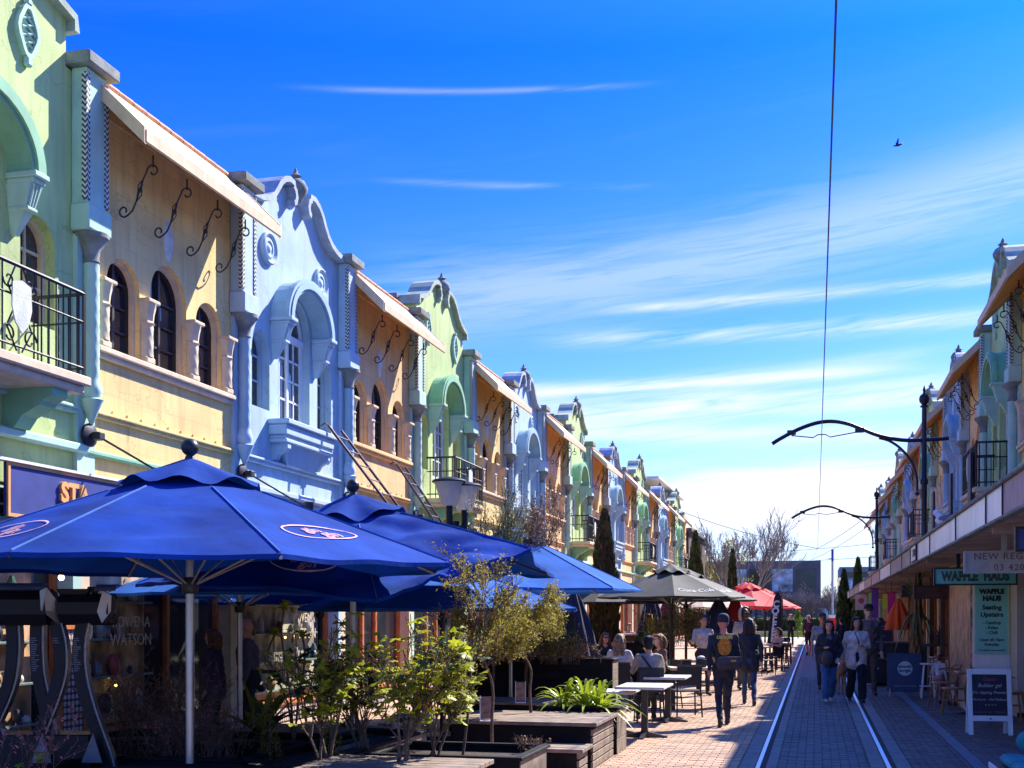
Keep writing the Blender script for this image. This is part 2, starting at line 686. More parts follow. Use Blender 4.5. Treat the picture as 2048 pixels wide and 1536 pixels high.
CURL = [(.37, -.01), (.31, -.05), (.285, -.12), (.305, -.185), (.35, -.20)]


def gable_building(kind, label):
    green = kind == 'green'
    MW, MT, MH = (M_GRN, M_GRNL, M_GRNH) if green else (M_BLU, M_BLUL, M_BLUH)
    root = thing('gabled_shop', label, 'building')
    prof = gable_profile(green)
    zt = prof[-1][1]
    right = [(p[0], p[1]) for p in prof]
    outline = [(-HG + .05, 3.1), (HG - .05, 3.1), (HG - .05, 7.9)]
    if green:
        outline += [(1.72, 7.9)]
    outline += right + [(.25, zt - .2), (-.25, zt - .2)] + [(-a, b) for a, b in right[::-1]]
    if green:
        outline += [(-1.72, 7.9)]
    outline += [(-HG + .05, 7.9)]
    holes = [arch(0, .6, 4.72, 6.3, .56), arch(-1.22, .3, 4.87, 5.75), arch(1.22, .3, 4.87, 5.75)]
    mb = MB().add(*plate(outline, holes, .36))
    w = mb.obj('wall', MW, root)
    # curved coping with scrolled ends; one per side
    for sg in (-1, 1):
        pts = [(a, b) for a, b in prof] + [(a, zt + b - .03) for a, b in CURL]
        if green:
            pts = [(1.735, 8.30), (1.735, 8.42)] + pts[1:]
        pts = [(sg * a, b) for a, b in pts]
        mb = MB()
        mb.ribbon(pts, -.09 if sg == 1 else .09, -.4, .11 if green else .16)
        mb.obj('coping', M_COPG if green else M_COPB, w)
    fz = zt - .03
    part(w, 'finial', M_CAP, lambda q: q.lathe([(.09, fz - .1), (.15, fz), (.19, fz + .06), (.20, fz + .13), (.15, fz + .22), (.08, fz + .26), (.06, fz + .29), (.10, fz + .31),
                                                (.045, fz + .35), (.03, fz + .40), (.005, fz + .45)], .02, 0, 14), True)
    # pilasters
    for sg in (-1, 1):
        y = sg * HG
        P = part(root, 'pilaster', MT, lambda q: (q.box(0.001, .06, y - .17, y + .17, 3.1, 6.05), q.bbox(.002, .20, y - .2, y + .2, 6.38, 7.93, .012),
                                                  q.bbox(.002, .25, y - .235, y + .235, 6.08, 6.38, .02)))
        part(P, 'cap', M_CAP, lambda q: q.bbox(-.4, .31, y - .31, y + .31, 7.93, 8.07, .015))
        for e in (-1, 1):
            part(P, 'ornament_strip', M_CHEV, lambda q: q.box(.15, .215, y + e * .2 - (.05 if e > 0 else .02), y + e * .2 + (.02 if e > 0 else .05), 6.42, 7.86))
        part(P, 'capital', M_CAP, lambda q: (q.lathe([(.085, 5.74), (.10, 5.76), (.085, 5.80), (.10, 5.9), (.17, 6.0), (.2, 6.03), (.2, 6.078)], .13, y, 14)), True)
        part(P, 'twisted_column', MT if green else MH, lambda q: q.lathe([(.088, 4.42 + i * 1.32 / 44) for i in range(45)], .13, y, 16, twist=7, flute=.05, nf=5), True)
        part(P, 'column_base', MT, lambda q: (q.lathe([(.02, 3.9), (.06, 4.0), (.12, 4.14), (.14, 4.18), (.1, 4.2), (.12, 4.26), (.12, 4.32), (.1, 4.36), (.09, 4.42)], .13, y, 14)), True)
        if green:
            part(P, 'cap_block', M_CAP, lambda q: (q.bbox(-.6, -.37, y * .86 - .12, y * .86 + .12, 7.9, 8.42, .01), q.bbox(-.66, -.365, y * .86 - .18, y * .86 + .18, 8.42, 8.52, .01)))
    # hood over the middle window
    n = 18
    ho = [(.88 * math.cos(PI * i / n), 6.33 + .74 * math.sin(PI * i / n)) for i in range(n + 1)]
    h = part(root, 'window_hood', MH, lambda q: (q.ribbon(ho, .17, .0, .31), q.ribbon([(a * .97, 6.33 + (b - 6.33) * .97) for a, b in ho], .10, .31, .35),
                                                 q.ribbon([(a * 1.04, 6.33 + (b - 6.33) * 1.04) for a, b in ho], .05, .25, .33)))
    for sg in (-1, 1):
        y = sg * .79
        part(h, 'corbel', MT, lambda q: (q.bbox(0, .37, y - .125, y + .125, 6.27, 6.33, .01), q.bbox(0, .33, y - .105, y + .105, 6.22, 6.27, .01),
                                         q.add(*taper((0, .30, y - .10, y + .10, 6.22), (0, .22, y - .075, y + .075, 5.98))),
                                         q.bbox(0, .25, y - .085, y + .085, 5.94, 5.98, .008), q.add(*taper((0, .2, y - .07, y + .07, 5.94), (0, .06, y - .03, y + .03, 5.70))),
                                         *[q.tube([(.305, y + e_ * .05, 6.21), (.235, y + e_ * .04, 5.99)], .014, 5) for e_ in (-1, 0, 1)]))
    # middle french window
    wi = part(root, 'french_window', M_WHITE if True else M_DFRAME, lambda q: (
        q.box(-.18, -.13, -.6, -.50, 4.72, 6.3), q.box(-.18, -.13, .5, .6, 4.72, 6.3), q.box(-.18, -.12, -.035, .035, 4.72, 6.18), q.box(-.19, -.11, -.6, .6, 6.16, 6.27),
        q.box(-.18, -.13, -.5, .5, 4.72, 4.84), *[q.box(-.17, -.14, -.5, .5, z - .015, z + .015) for z in (5.2, 5.53, 5.86)],
        *[q.box(-.17, -.14, y - .013, y + .013, 4.72, 6.2) for y in (-.27, .27)],
        q.ribbon([(.58 * math.cos(PI * i / 14), 6.27 + .54 * math.sin(PI * i / 14)) for i in range(15)], .07, -.18, -.13),
        *[q.tube([(-.155, 0, 6.27), (-.155, .52 * math.cos(a), 6.27 + .48 * math.sin(a))], .014, 4) for a in (PI * .2, PI * .4, PI * .6, PI * .8)]))
    part(wi, 'pane', M_GLASS, lambda q: q.box(-.168, -.16, -.59, .59, 4.73, 6.86))
    for sg in (-1, 1):
        y = sg * 1.22
        fr = part(root, 'side_window', M_BLUL if not green else M_CREAM, lambda q: (
            q.ribbon([(y + .3, 4.88)] + [(y + .30 * math.cos(PI * i / 12), 5.75 + .30 * math.sin(PI * i / 12)) for i in range(13)] + [(y - .3, 4.88)], .05, -.20, -.12),
            q.box(-.185, -.16, y - .012, y + .012, 4.88, 6.0), q.box(-.185, -.16, y - .26, y + .26, 5.3, 5.33), q.box(-.185, -.16, y - .26, y + .26, 5.68, 5.71)))
        part(fr, 'pane', M_GLASS, lambda q: q.box(-.2, -.19, y - .29, y + .29, 4.88, 6.04))
    # medallions
    for sg in (-1, 1):
        y = sg * 1.0
        if green:
            cz = 7.95
            oval = lambda a, b: [(y + a * math.cos(t) * (1 + .12 * math.cos(4 * t)), cz + .8 * b * math.sin(t)) for t in [2 * PI * i / 20 for i in range(20)]]
            me_ = part(w, 'cartouche', M_GRNL, lambda q: (q.ribbon(oval(.17, .36) + oval(.17, .36)[:1], .05, 0, .06), q.prism(oval(.16, .35)[::-1], .001, .012),
                                                          q.bbox(0, .07, y - .05, y + .05, cz - .38, cz - .27, .02), q.bbox(0, .07, y - .05, y + .05, cz + .27, cz + .35, .02),
                                                          *[q.tube([(.03, y - .13, cz + k * .09), (.03, y + .13, cz + k * .09 + .12)], .016, 4) for k in range(-2, 2)],
                                                          *[q.tube([(.035, y - .13, cz + k * .09 + .12), (.035, y + .13, cz + k * .09)], .016, 4) for k in range(-2, 2)]))
        else:
            cz = 7.36
            Mx = Matrix.Translation((0, y, cz)) @ Matrix.Rotation(PI / 2, 4, 'Y')
            part(w, 'medallion', M_BLUL, lambda q: q.lathe([(.25, .001), (.25, .05), (.225, .07), (.19, .045), (.17, .03), (.15, .045), (.12, .05), (.1, .03), (.07, .03), (.05, .05), (.001, .055)], n=24, M=Mx), True)
    # string course and ledge
    part(root, 'string_course', MT, lambda q: (q.bbox(0, .07, -HG + .18, HG - .18, 4.0, 4.05, .01), q.bbox(0, .10, -HG + .18, HG - .18, 4.05, 4.09, .01)))
    part(root, 'ledge', MT, lambda q: q.bbox(0, .12, -HG, HG, 3.56, 3.66, .02))
    if green:
        b = thing_part('balcony', root)
        part(b, 'balcony_slab', M_CREAM, lambda q: (q.bbox(0, .72, -1.14, 1.14, 4.14, 4.24, .015), q.bbox(0, .66, -1.1, 1.1, 4.06, 4.14, .015)))

        def rail(q):
            pth = [(.02, -1.08), (.66, -1.08), (.66, 1.08), (.02, 1.08)]
            for z, r_ in ((5.12, .022), (4.82, .012), (4.33, .014)):
                q.tube([(x, y_, z) for x, y_ in pth], r_, 5)
            for i in range(19):
                y_ = -1.08 + 2.16 * i / 18
                if abs(y_) > .2 and abs(abs(y_) - .1) > .05:
                    q.tube([(.66, y_, 4.24), (.66, y_, 5.12)], .011, 4)
            for y_ in (-1.08, 1.08):
                for i in range(5):
                    q.tube([(.1 + .125 * i, y_, 4.24), (.1 + .125 * i, y_, 5.12)], .011, 4)
                q.tube([(.66, y_, 4.24), (.66, y_, 5.16)], .022, 5)
            for sg_ in (-1, 1):
                for c_, r0, k_ in ((4.42, .11, 1), (4.95, .09, -1)):
                    q.tube([(.67, sg_ * (.16 + r0 * math.cos(t) * (1 - t / 9)), c_ + k_ * r0 * math.sin(t) * (1 - t / 9)) for t in [j * .45 for j in range(14)]], .012, 4)
                q.tube([(.67, sg_ * .04, 4.28), (.67, sg_ * .19, 4.5), (.67, sg_ * .06, 4.72), (.67, sg_ * .17, 4.9), (.67, sg_ * .06, 5.1)], .012, 4)
        part(b, 'railing', M_IRON, rail, True)
        part(b, 'shield', M_PLAQ, lambda q: q.prism([(-.14, 4.93), (0, 4.97), (.14, 4.93), (.15, 4.7), (.1, 4.55), (0, 4.45), (-.1, 4.55), (-.15, 4.7)], .69, .705))
        for y in (-.75, .75):
            part(b, 'bracket', M_GRNH, lambda q: q.prism([(-.12 + 0, 0)], 0, 0) if False else q.add(*bracket_mesh(y, .6, 3.66, 4.06, .13)))
    else:
        b = thing_part('flower_box_ledge', root)
        part(b, 'ledge_box', M_BLUL, lambda q: (q.bbox(0, .36, -1.0, 1.0, 4.66, 4.74, .012), q.bbox(0, .31, -.97, .97, 4.50, 4.66, .012), q.bbox(0, .27, -.93, .93, 4.44, 4.50, .012),
                                                q.bbox(0, .30, -.95, .95, 4.38, 4.44, .012)))
        part(b, 'ledge_foot', MH, lambda q: q.add(*[(lambda vs: vs)([(0.002, -.85, 4.38), (.25, -.85, 4.38), (.25, .85, 4.38), (0.002, .85, 4.38), (.002, -.5, 4.06), (.12, -.5, 4.06), (.12, .5, 4.06), (.002, .5, 4.06)]),
                                                    [(0, 1, 2, 3), (4, 7, 6, 5), (0, 4, 5, 1), (1, 5, 6, 2), (2, 6, 7, 3), (3, 7, 4, 0)]]))
        for y in (-.8, .8):
            part(b, 'bracket', M_BLUL, lambda q: q.add(*bracket_mesh(y, .28, 4.12, 4.38, .06)))
    part(root, 'body', M_BODY, lambda q: (q.box(-6.5, -.5, -HG, HG, 0, 7.55), q.prism([(-HG, 7.55), (HG, 7.55), (0, 8.0)], -6.5, -.5)))
    shopfront(root, HG, MT)
    return root


def taper(a, b):
    vs = []
    for x0, x1, y0, y1, z in (a, b):
        vs += [(x0, y0, z), (x1, y0, z), (x1, y1, z), (x0, y1, z)]
    return vs, [(0, 1, 2, 3), (7, 6, 5, 4)] + [(i, (i + 1) % 4, (i + 1) % 4 + 4, i + 4) for i in range(4)]


def bracket_mesh(y, d, z0, z1, w):
    poly = [(0.001, z1), (d, z1), (d, z1 - .08), (d * .8, z1 - .14), (d * .75, z1 - (z1 - z0) * .45), (d * .4, z0 + (z1 - z0) * .3), (d * .25, z0), (.001, z0)]
    n = len(poly)
    vs = [(x, y - w, z) for x, z in poly] + [(x, y + w, z) for x, z in poly]
    return vs, [tuple(range(n)), tuple(range(n, 2 * n))[::-1]] + [(i, n + i, n + (i + 1) % n, (i + 1) % n) for i in range(n)]


def thing_part(name, parent):
    o = bpy.data.objects.new(name, None)
    col.objects.link(o)
    o.parent = parent
    return o


def shopfront(root, hw, MT):
    s_ = part(root, 'shop_front', MT, lambda q: (q.box(-.5, -.001, -hw, -hw + .16, 0, 3.1), q.box(-.5, -.001, hw - .16, hw, 0, 3.1), q.box(-.5, .0, -hw + .16, hw - .16, 2.62, 2.74),
                                                 q.box(-.5, -.02, -hw + .16, hw - .16, 3.04, 3.1)))
    part(s_, 'plinth', M_TILE, lambda q: q.box(-.42, -.06, -hw + .16, hw - .16, 0, .27))
    part(s_, 'sill', M_ORANGE, lambda q: q.bbox(-.42, -.03, -hw + .16, hw - .16, .27, .36, .01))
    for y in (-hw + .2, -.35, .35, hw - .2):
        part(s_, 'mullion', M_ORANGE, lambda q: q.box(-.30, -.20, y - .04, y + .04, .36, 2.62))
    part(s_, 'glazing', M_GLASS, lambda q: q.box(-.28, -.26, -hw + .16, hw - .16, .36, 2.62))
    part(s_, 'transom_window', M_GLASS, lambda q: q.box(-.12, -.10, -hw + .16, hw - .16, 2.74, 3.04))
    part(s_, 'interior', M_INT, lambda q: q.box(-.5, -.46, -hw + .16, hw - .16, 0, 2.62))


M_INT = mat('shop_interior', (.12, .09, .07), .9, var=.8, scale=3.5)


def yellow_building(kind, label):
    MW = M_YEL if kind == 'yellow' else M_PEACH
    root = thing('arcaded_shop', label, 'building')
    ops = [(-1.04, .36, 5.70, .35), (0.02, .45, 5.80, .46), (1.08, .36, 5.70, .35)]
    out = [(-HY + .02, 3.1), (HY - .02, 3.1), (HY - .02, 8.0), (-HY + .02, 8.0)]
    w = MB().add(*plate(out, [arch(c, h_, 4.87, zs, r_) for c, h_, zs, r_ in ops], .36)).obj('wall', MW, root)
    for c, h_, zs, r_ in ops:
        fr = part(root, 'arched_window', M_DFRAME, lambda q: (
            q.ribbon([(c + h_, 4.88)] + [(c + h_ * math.cos(PI * i / 12), zs + r_ * math.sin(PI * i / 12)) for i in range(13)] + [(c - h_, 4.88)], .045, -.19, -.14),
            q.box(-.19, -.14, c - .02, c + .02, 4.88, zs + r_ - .02), *[q.box(-.18, -.15, c - h_ + .02, c + h_ - .02, z - .012, z + .012) for z in (5.2, 5.5, 5.8)]))
        part(fr, 'pane', M_GLASS, lambda q: q.box(-.2, -.19, c - h_ + .01, c + h_ - .01, 4.88, zs + r_ - .01))
        part(fr, 'curtain', M_CURT, lambda q: q.box(-.188, -.184, c - h_ + .05, c - .05, 4.9, zs))
        part(root, 'window_trim', M_CREAM, lambda q: q.ribbon([(c + h_ + .001, 4.88)] + [(c + (h_ + .001) * math.cos(PI * i / 12), zs + (r_ + .001) * math.sin(PI * i / 12)) for i in range(13)] + [(c - h_ - .001, 4.88)], .045, -.13, -.06))
    for y in (-1.52, -.55, .59, 1.56):
        rad = .098
        c_ = part(root, 'twisted_column', M_CREAM, lambda q: (q.lathe([(rad, 4.96 + i * .44 / 20) for i in range(21)], -.0, y, 24, twist=6, flute=.045, nf=6),
                                                               q.bbox(-.13, .09, y - .11, y + .11, 4.87, 4.96, .02)), True)
        part(c_, 'capital', M_CREAM, lambda q: (q.lathe([(.098, 5.36), (.12, 5.38), (.102, 5.41), (.112, 5.50), (.13, 5.58), (.145, 5.63)], 0, y, 24, flute=.05, nf=8),
                                                q.bbox(-.13, .14, y - .14, y + .14, 5.63, 5.68, .01)), False)
    part(root, 'sill', M_CREAM if kind == 'yellow' else M_PEACH, lambda q: (q.bbox(0, .11, -HY + .2, HY - .2, 4.80, 4.87, .012), q.bbox(0, .07, -HY + .2, HY - .2, 4.74, 4.80, .012)))
    part(root, 'string_course', MW, lambda q: (q.bbox(0, .06, -HY + .18, HY - .18, 4.02, 4.06, .01), q.bbox(0, .085, -HY + .18, HY - .18, 4.06, 4.10, .01),
                                               *[q.box(.0, .02, y_ - .015, y_ + .015, 4.13, 4.16) for y_ in [-1.6 + .32 * i for i in range(11)]]))
    part(root, 'ledge', M_GRNH, lambda q: q.bbox(0, .09, -HY, HY, 3.56, 3.63, .02))
    part(w, 'plaque', M_PLAQ, lambda q: q.lathe([(.001, .06), (.05, .05), (.09, .03), (.12, .001)][::-1], n=14, M=Matrix.Translation((0, 0, 6.6)) @ Matrix.Diagonal((1, .9, 2.4, 1)) @ Matrix.Rotation(PI / 2, 4, 'Y')), True)
    # sloping eave
    zb, zf, d = 8.02, 7.28, .76

    def eave(q, t0, t1, x0=0.0, x1=1.0, y0=-1.78, y1=1.78):
        xa, xb = x0 * d, x1 * d
        za, zb_ = zb + (zf - zb) * x0, zb + (zf - zb) * x1
        q.add([(xa, y0, za - t0), (xb, y0, zb_ - t0), (xb, y1, zb_ - t0), (xa, y1, za - t0), (xa, y0, za - t1), (xb, y0, zb_ - t1), (xb, y1, zb_ - t1), (xa, y1, za - t1)],
              [(0, 3, 2, 1), (4, 5, 6, 7), (0, 1, 5, 4), (1, 2, 6, 5), (2, 3, 7, 6), (3, 0, 4, 7)])
    ev = part(root, 'eave', M_ROOF, lambda q: (eave(q, 0, .05, .02, 1), q.box(d - .03, d + .012, -1.79, 1.79, zf - .14, zf - .002)))
    part(ev, 'soffit', M_SOFFIT, lambda q: (eave(q, .055, .13, .02, .95, -1.76, 1.76), q.box(0.002, .04, -1.78, 1.78, 7.62, 7.85)))
    part(ev, 'ridge_tiles', M_TERRA, lambda q: [q.tube([(.02, -1.8 + i * .3, 8.012), (.02, -1.505 + i * .3, 8.018)], .04, 8) for i in range(12)], True)
    for e in (-1, 1):
        part(ev, 'barge_board', M_ROOF, lambda q: eave(q, -.02, .17, .02, 1.0, e * 1.80 - .022, e * 1.80 + .022))
    for y in (-1.2, -.4, .4, 1.2):
        def scroll(q):
            lo, hi = Vector((.03, 6.62)), Vector((.60, 7.02))
            ax = (hi - lo)
            pts = []
            for t in [i * .5 for i in range(12)][::-1]:
                r_ = .075 * (1 - t / 8)
                pts.append((.11 - r_ * math.sin(t) * 1, 6.585 + .0 - r_ * math.cos(t) + .075 * 0))
            pts += [(.16, 6.53), (.22, 6.58), (.27, 6.68), (.32, 6.82), (.37, 6.95), (.42, 7.05)]
            for t in [i * .5 for i in range(12)]:
                r_ = .085 * (1 - t / 8)
                pts.append((.50 - r_ * math.cos(t + .5), 7.03 + r_ * math.sin(t + .5)))
            q.tube([(a, y, b) for a, b in pts], .011, 5)
            q.ball((.325, y, 6.82), .03, 8)
            q.tube([(.27, y, 6.68), (.345, y, 6.76), (.345, y, 6.85), (.37, y, 6.95)], .009, 4)
            q.tube([(.27, y, 6.68), (.295, y, 6.80), (.30, y, 6.88), (.37, y, 6.95)], .009, 4)
            q.tube([(.50, y, 7.08), (.50, y, 7.22)], .012, 4)
        part(root, 'scroll_bracket', M_IRON, scroll, True)
    part(root, 'body', M_BODY, lambda q: (q.box(-6.5, -.5, -HY, HY, 0, 7.5),))
    shopfront(root, HY, M_CREAM)
    return root


ORD = ['nearest', 'second', 'third', 'fourth', 'fifth', 'sixth', 'seventh', 'eighth', 'ninth', 'tenth', 'eleventh']
XL, XR = -8.2, 3.74
Y0L, Y0R = 18.02, 18.45
proto = {}
n_g = {'green': 0, 'blue': 0}
n_y = 0


def place(kind, x, y, rz, label, group):
    if kind not in proto:
        o = (gable_building if kind in ('green', 'blue') else yellow_building)(kind, label)
        proto[kind] = o
    else:
        if proto[kind].name not in KIDS:
            pass
        o = copy_tree(proto[kind])
    o['label'] = label
    o['group'] = group
    o.location = (x, y, 0)
    o.rotation_euler = (0, 0, rz)
    return o


cnt = {}
for side, x, rz, y0, ks in (('left', XL, 0, Y0L, range(-1, 8)), ('right', XR, PI, Y0R, range(0, 8))):
    for k in ks:
        kind = 'blue' if k % 2 == 0 else 'green'
        c = (side, kind)
        i = cnt.get(c, 0)
        cnt[c] = i + 1
        col_ = {'blue': 'pale blue', 'green': 'pale green'}[kind]
        where = 'sunlit left' if side == 'left' else 'shaded right'
        place(kind, x, y0 + PITCH * k, rz, '%s gabled shop, %s of that colour on the %s side' % (col_, ORD[i], where), 'gabled shops of the terrace')
        ky = 'yellow' if k % 2 else 'peach'
        if side == 'right':
            ky = 'peach' if k % 2 else 'yellow'
        c = (side, 'y')
        i = cnt.get(c, 0)
        cnt[c] = i + 1
        place(ky, x, y0 + PITCH * (k + .5), rz, '%s shop with sloping eave and arches, %s such on the %s side' % ('Warm yellow' if ky == 'yellow' else 'Peach coloured', ORD[i], where), 'arcaded shops of the terrace')
# ------------------------------------------------------------------ ground
def sheet(name, m, x0, x1, y0, y1, z=0.0):
    o = MB().add([(x0, y0, z), (x1, y0, z), (x1, y1, z), (x0, y1, z)], [(0, 1, 2, 3)]).obj(name, m)
    o['kind'] = 'structure'
    return o


M_EARTH = mat('ground_far', (.10, .09, .075), .95, var=.3, scale=.3)
M_MORT = mat('paving_sand', (.13, .10, .085), .95, var=.3, scale=8)
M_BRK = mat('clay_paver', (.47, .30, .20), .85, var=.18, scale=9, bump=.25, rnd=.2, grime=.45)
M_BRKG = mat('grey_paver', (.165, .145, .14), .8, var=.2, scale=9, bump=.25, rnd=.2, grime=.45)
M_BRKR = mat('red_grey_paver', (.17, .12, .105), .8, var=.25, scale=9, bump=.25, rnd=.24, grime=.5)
M_SLAB = mat('concrete_strip', (.22, .20, .185), .85, grime=.4, var=.15, scale=4, bump=.2, streak=.1)
M_RAIL = mat('polished_steel_rail', (.85, .83, .80), .38, metal=.55, var=.05, bump=.02)
M_GROOVE = mat('rail_groove_black', (.02, .02, .02), .9)
M_DRAIN = mat('steel_drain', (.25, .28, .36), .4, metal=.7, var=.2, scale=10, bump=.2)

sheet('ground', M_EARTH, -900, 900, -200, 1800, -.06)
base = sheet('street', M_MORT, -8.2, 3.74, -6, 84, -.012)


def brick_field(name, m, zones, y0, y1, n_obj, bl=.2, bw=.1, stretcher=True):
    """pavement of real bricks: the nearest n_obj as objects, the others as one part"""
    root = thing_plain(name)
    me = None
    mb = MB()
    cell = []
    ny = int((y1 - y0) / bw)
    for j in range(ny):
        y = y0 + j * bw
        for x0, x1 in zones:
            off = (bl / 2 if j % 2 else 0)
            x = x0 - off
            while x < x1 - .01:
                a, b = max(x, x0), min(x + bl, x1)
                if b - a > .03:
                    cell.append((a, b, y, y + bw))
                x += bl
    g = .004

    def one(a, b, c, d, mb_):
        z = random.uniform(-.0022, .0022)
        q = .004
        e_ = random.uniform(-.0015, .0015)
        mb_.add([(a + g, c + g, -.02), (b - g, c + g, -.02), (b - g, d - g, -.02), (a + g, d - g, -.02), (a + g + q, c + g + q, z + e_), (b - g - q, c + g + q, z - e_), (b - g - q, d - g - q, z - e_), (a + g + q, d - g - q, z + e_)],
                [(4, 5, 6, 7), (0, 1, 5, 4), (1, 2, 6, 5), (2, 3, 7, 6), (3, 0, 4, 7)])
    full = MB()
    one(0, bl, 0, bw, full)
    fm = full.mesh('brick', m)
    cnt_ = 0
    for a, b, c, d in cell:
        if cnt_ < n_obj and abs(b - a - bl) < 1e-4 and c > FIRST_ROW:
            o = ob('brick', fm, root, (a, c, random.uniform(-.002, .002)))
            cnt_ += 1
        else:
            one(a, b, c, d, mb)
    o = mb.obj('laid_bricks', m, root)
    o['kind'] = 'stuff'
    return root


def thing_plain(name):
    o = bpy.data.objects.new(name, None)
    col.objects.link(o)
    o['kind'] = 'structure'
    return o


random.seed(11)
FIRST_ROW = 13.1
brick_field('brick_pavement', M_BRK, [(-2.45, -.84)], 12.8, 40, 290)
o_ = sheet('pavement_behind_planters', M_BRK, -8.2, -2.45, 2, 84, -.004)
sheet('far_pavement', M_BRK, -2.45, -.84, 40, 84, -.004)
sheet('near_pavement', M_BRK, -2.45, -.84, -2, 12.8, -.004)
FIRST_ROW = 12.3
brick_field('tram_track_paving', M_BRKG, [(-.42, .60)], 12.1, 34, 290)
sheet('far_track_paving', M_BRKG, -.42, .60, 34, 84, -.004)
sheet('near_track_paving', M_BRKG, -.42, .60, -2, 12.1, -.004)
FIRST_ROW = 12.3
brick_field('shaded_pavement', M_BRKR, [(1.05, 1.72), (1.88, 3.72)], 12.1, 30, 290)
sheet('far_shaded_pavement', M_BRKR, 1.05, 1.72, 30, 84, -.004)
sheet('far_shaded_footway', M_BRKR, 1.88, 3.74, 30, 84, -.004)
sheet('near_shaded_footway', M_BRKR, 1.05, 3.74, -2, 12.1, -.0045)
for x0, x1 in ((-.84, -.663), (-.545, -.42), (.60, .767), (.885, 1.05)):
    for j in range(-1, 28):
        pass
    o = MB()
    for j in range(44):
        o.bbox(x0 + .003, x1 - .003, -2 + j * 2 + .005, j * 2 - .005, -.05, .001, .004)
    q = o.obj('concrete_edging', M_SLAB)
    q['kind'] = 'structure'
for x in (-.625, .805):
    r_ = MB().box(x - .027, x + .018, -2, 140, -.05, .004).obj('tram_rail', M_RAIL)
    r_['kind'] = 'structure'
    r_ = MB().box(x + .019, x + .078, -2, 140, -.06, -.006).obj('rail_groove', M_GROOVE)
    r_['kind'] = 'structure'
dr = MB()
for j in range(60):
    dr.box(1.725, 1.875, j * 1.0 + .01, j * 1.0 + .99, -.03, .0)
for j in range(600):
    dr.box(1.74, 1.86, 8 + j * .05, 8 + j * .05 + .02, .0, .003)
q = dr.obj('drain_channel', M_DRAIN)
q['kind'] = 'structure'
from mathutils.bvhtree import BVHTree


def smooth(pts, k=4):
    P = [Vector(p) for p in pts]
    out = []
    for i in range(len(P) - 1):
        p0, p1, p2, p3 = P[max(i - 1, 0)], P[i], P[i + 1], P[min(i + 2, len(P) - 1)]
        for j in range(k):
            t_ = j / k
            out.append(.5 * ((2 * p1) + (p2 - p0) * t_ + (2 * p0 - 5 * p1 + 4 * p2 - p3) * t_ ** 2 + (3 * p1 - p0 - 3 * p2 + p3) * t_ ** 3))
    out.append(P[-1])
    return out


# ------------------------------------------------------------------ details fixed to the left facades
def lamp_on_wall(y, i, side='left'):
    t = thing('wall_light', 'black dish wall light with long arm, %s of those along the left facades' % ORD[i], 'wall light', (XL + .06, y, 3.78), 0, 'wall lights on the pilasters')
    part(t, 'back_plate', M_IRON, lambda q: q.lathe([(.07, 0), (.13, .02), (.14, .06), (.10, .08), (.02, .09)], n=14, M=Matrix.Rotation(PI / 2, 4, 'Y')), True)
    part(t, 'arm', M_IRON, lambda q: (q.tube([(.07, 0, 0), (.16, .05, -.03), (.95, .32, -.52)], .014, 6), q.bbox(.09, .2, -.04, .08, -.06, .03, .01)))
    part(t, 'spot_head', M_IRON, lambda q: q.lathe([(.03, 0), (.06, .03), (.07, .14), (.05, .15)], n=10, M=Matrix.Translation((.95, .32, -.56))), True)
    return t


for i in range(8):
    lamp_on_wall(Y0L + (-2.02 - PITCH / 1 * 0 + (i // 2) * PITCH + (0 if i % 2 == 0 else 4.04)) - PITCH + 4.04 * 0 + (4.04 * 0), i) if False else None
ys = sorted([Y0L + PITCH * k + s_ * 2.02 for k in range(-1, 5) for s_ in (-1, 1)])[1:8]
for i, y in enumerate(ys):
    lamp_on_wall(y, i)

# fascia sign with raised letters
M_NAVY = mat('navy_signboard', (.035, .05, .22), .5, var=.1, bump=.05)
M_GOLD = mat('orange_gold_letters', (.85, .40, .12), .5, var=.1, bump=.05)
t = thing('shop_sign', 'long navy fascia sign with orange border and raised orange letters', 'sign', (XL + .16, 10.6, 0))
part(t, 'signboard', M_NAVY, lambda q: q.bbox(0, .05, 0, 3.4, 2.72, 3.28, .008))
part(t, 'border', M_GOLD, lambda q: (q.box(.04, .065, .0, 3.4, 2.72, 2.755), q.box(.04, .065, 0, 3.4, 3.245, 3.28), q.box(.04, .065, 0, .035, 2.755, 3.245)))
part(t, 'top_rail', M_WHITE, lambda q: q.box(-.02, .09, -2.5, 3.4, 3.281, 3.31))
text('STA', .30, M_GOLD, t, (.055, .86, 3.04), (0, 1, 0), (0, 0, 1), align='LEFT', depth=.03, bold=.012)
for y0 in (-1.3, -.1):
    part(t, 'bracket', M_IRON, lambda q: q.box(-.1, .0, y0, y0 + .04, 2.7, 3.5))


M_BULB = mat('warm_bulb', (1, .8, .3), .5, emit=(1, .75, .25, 6))
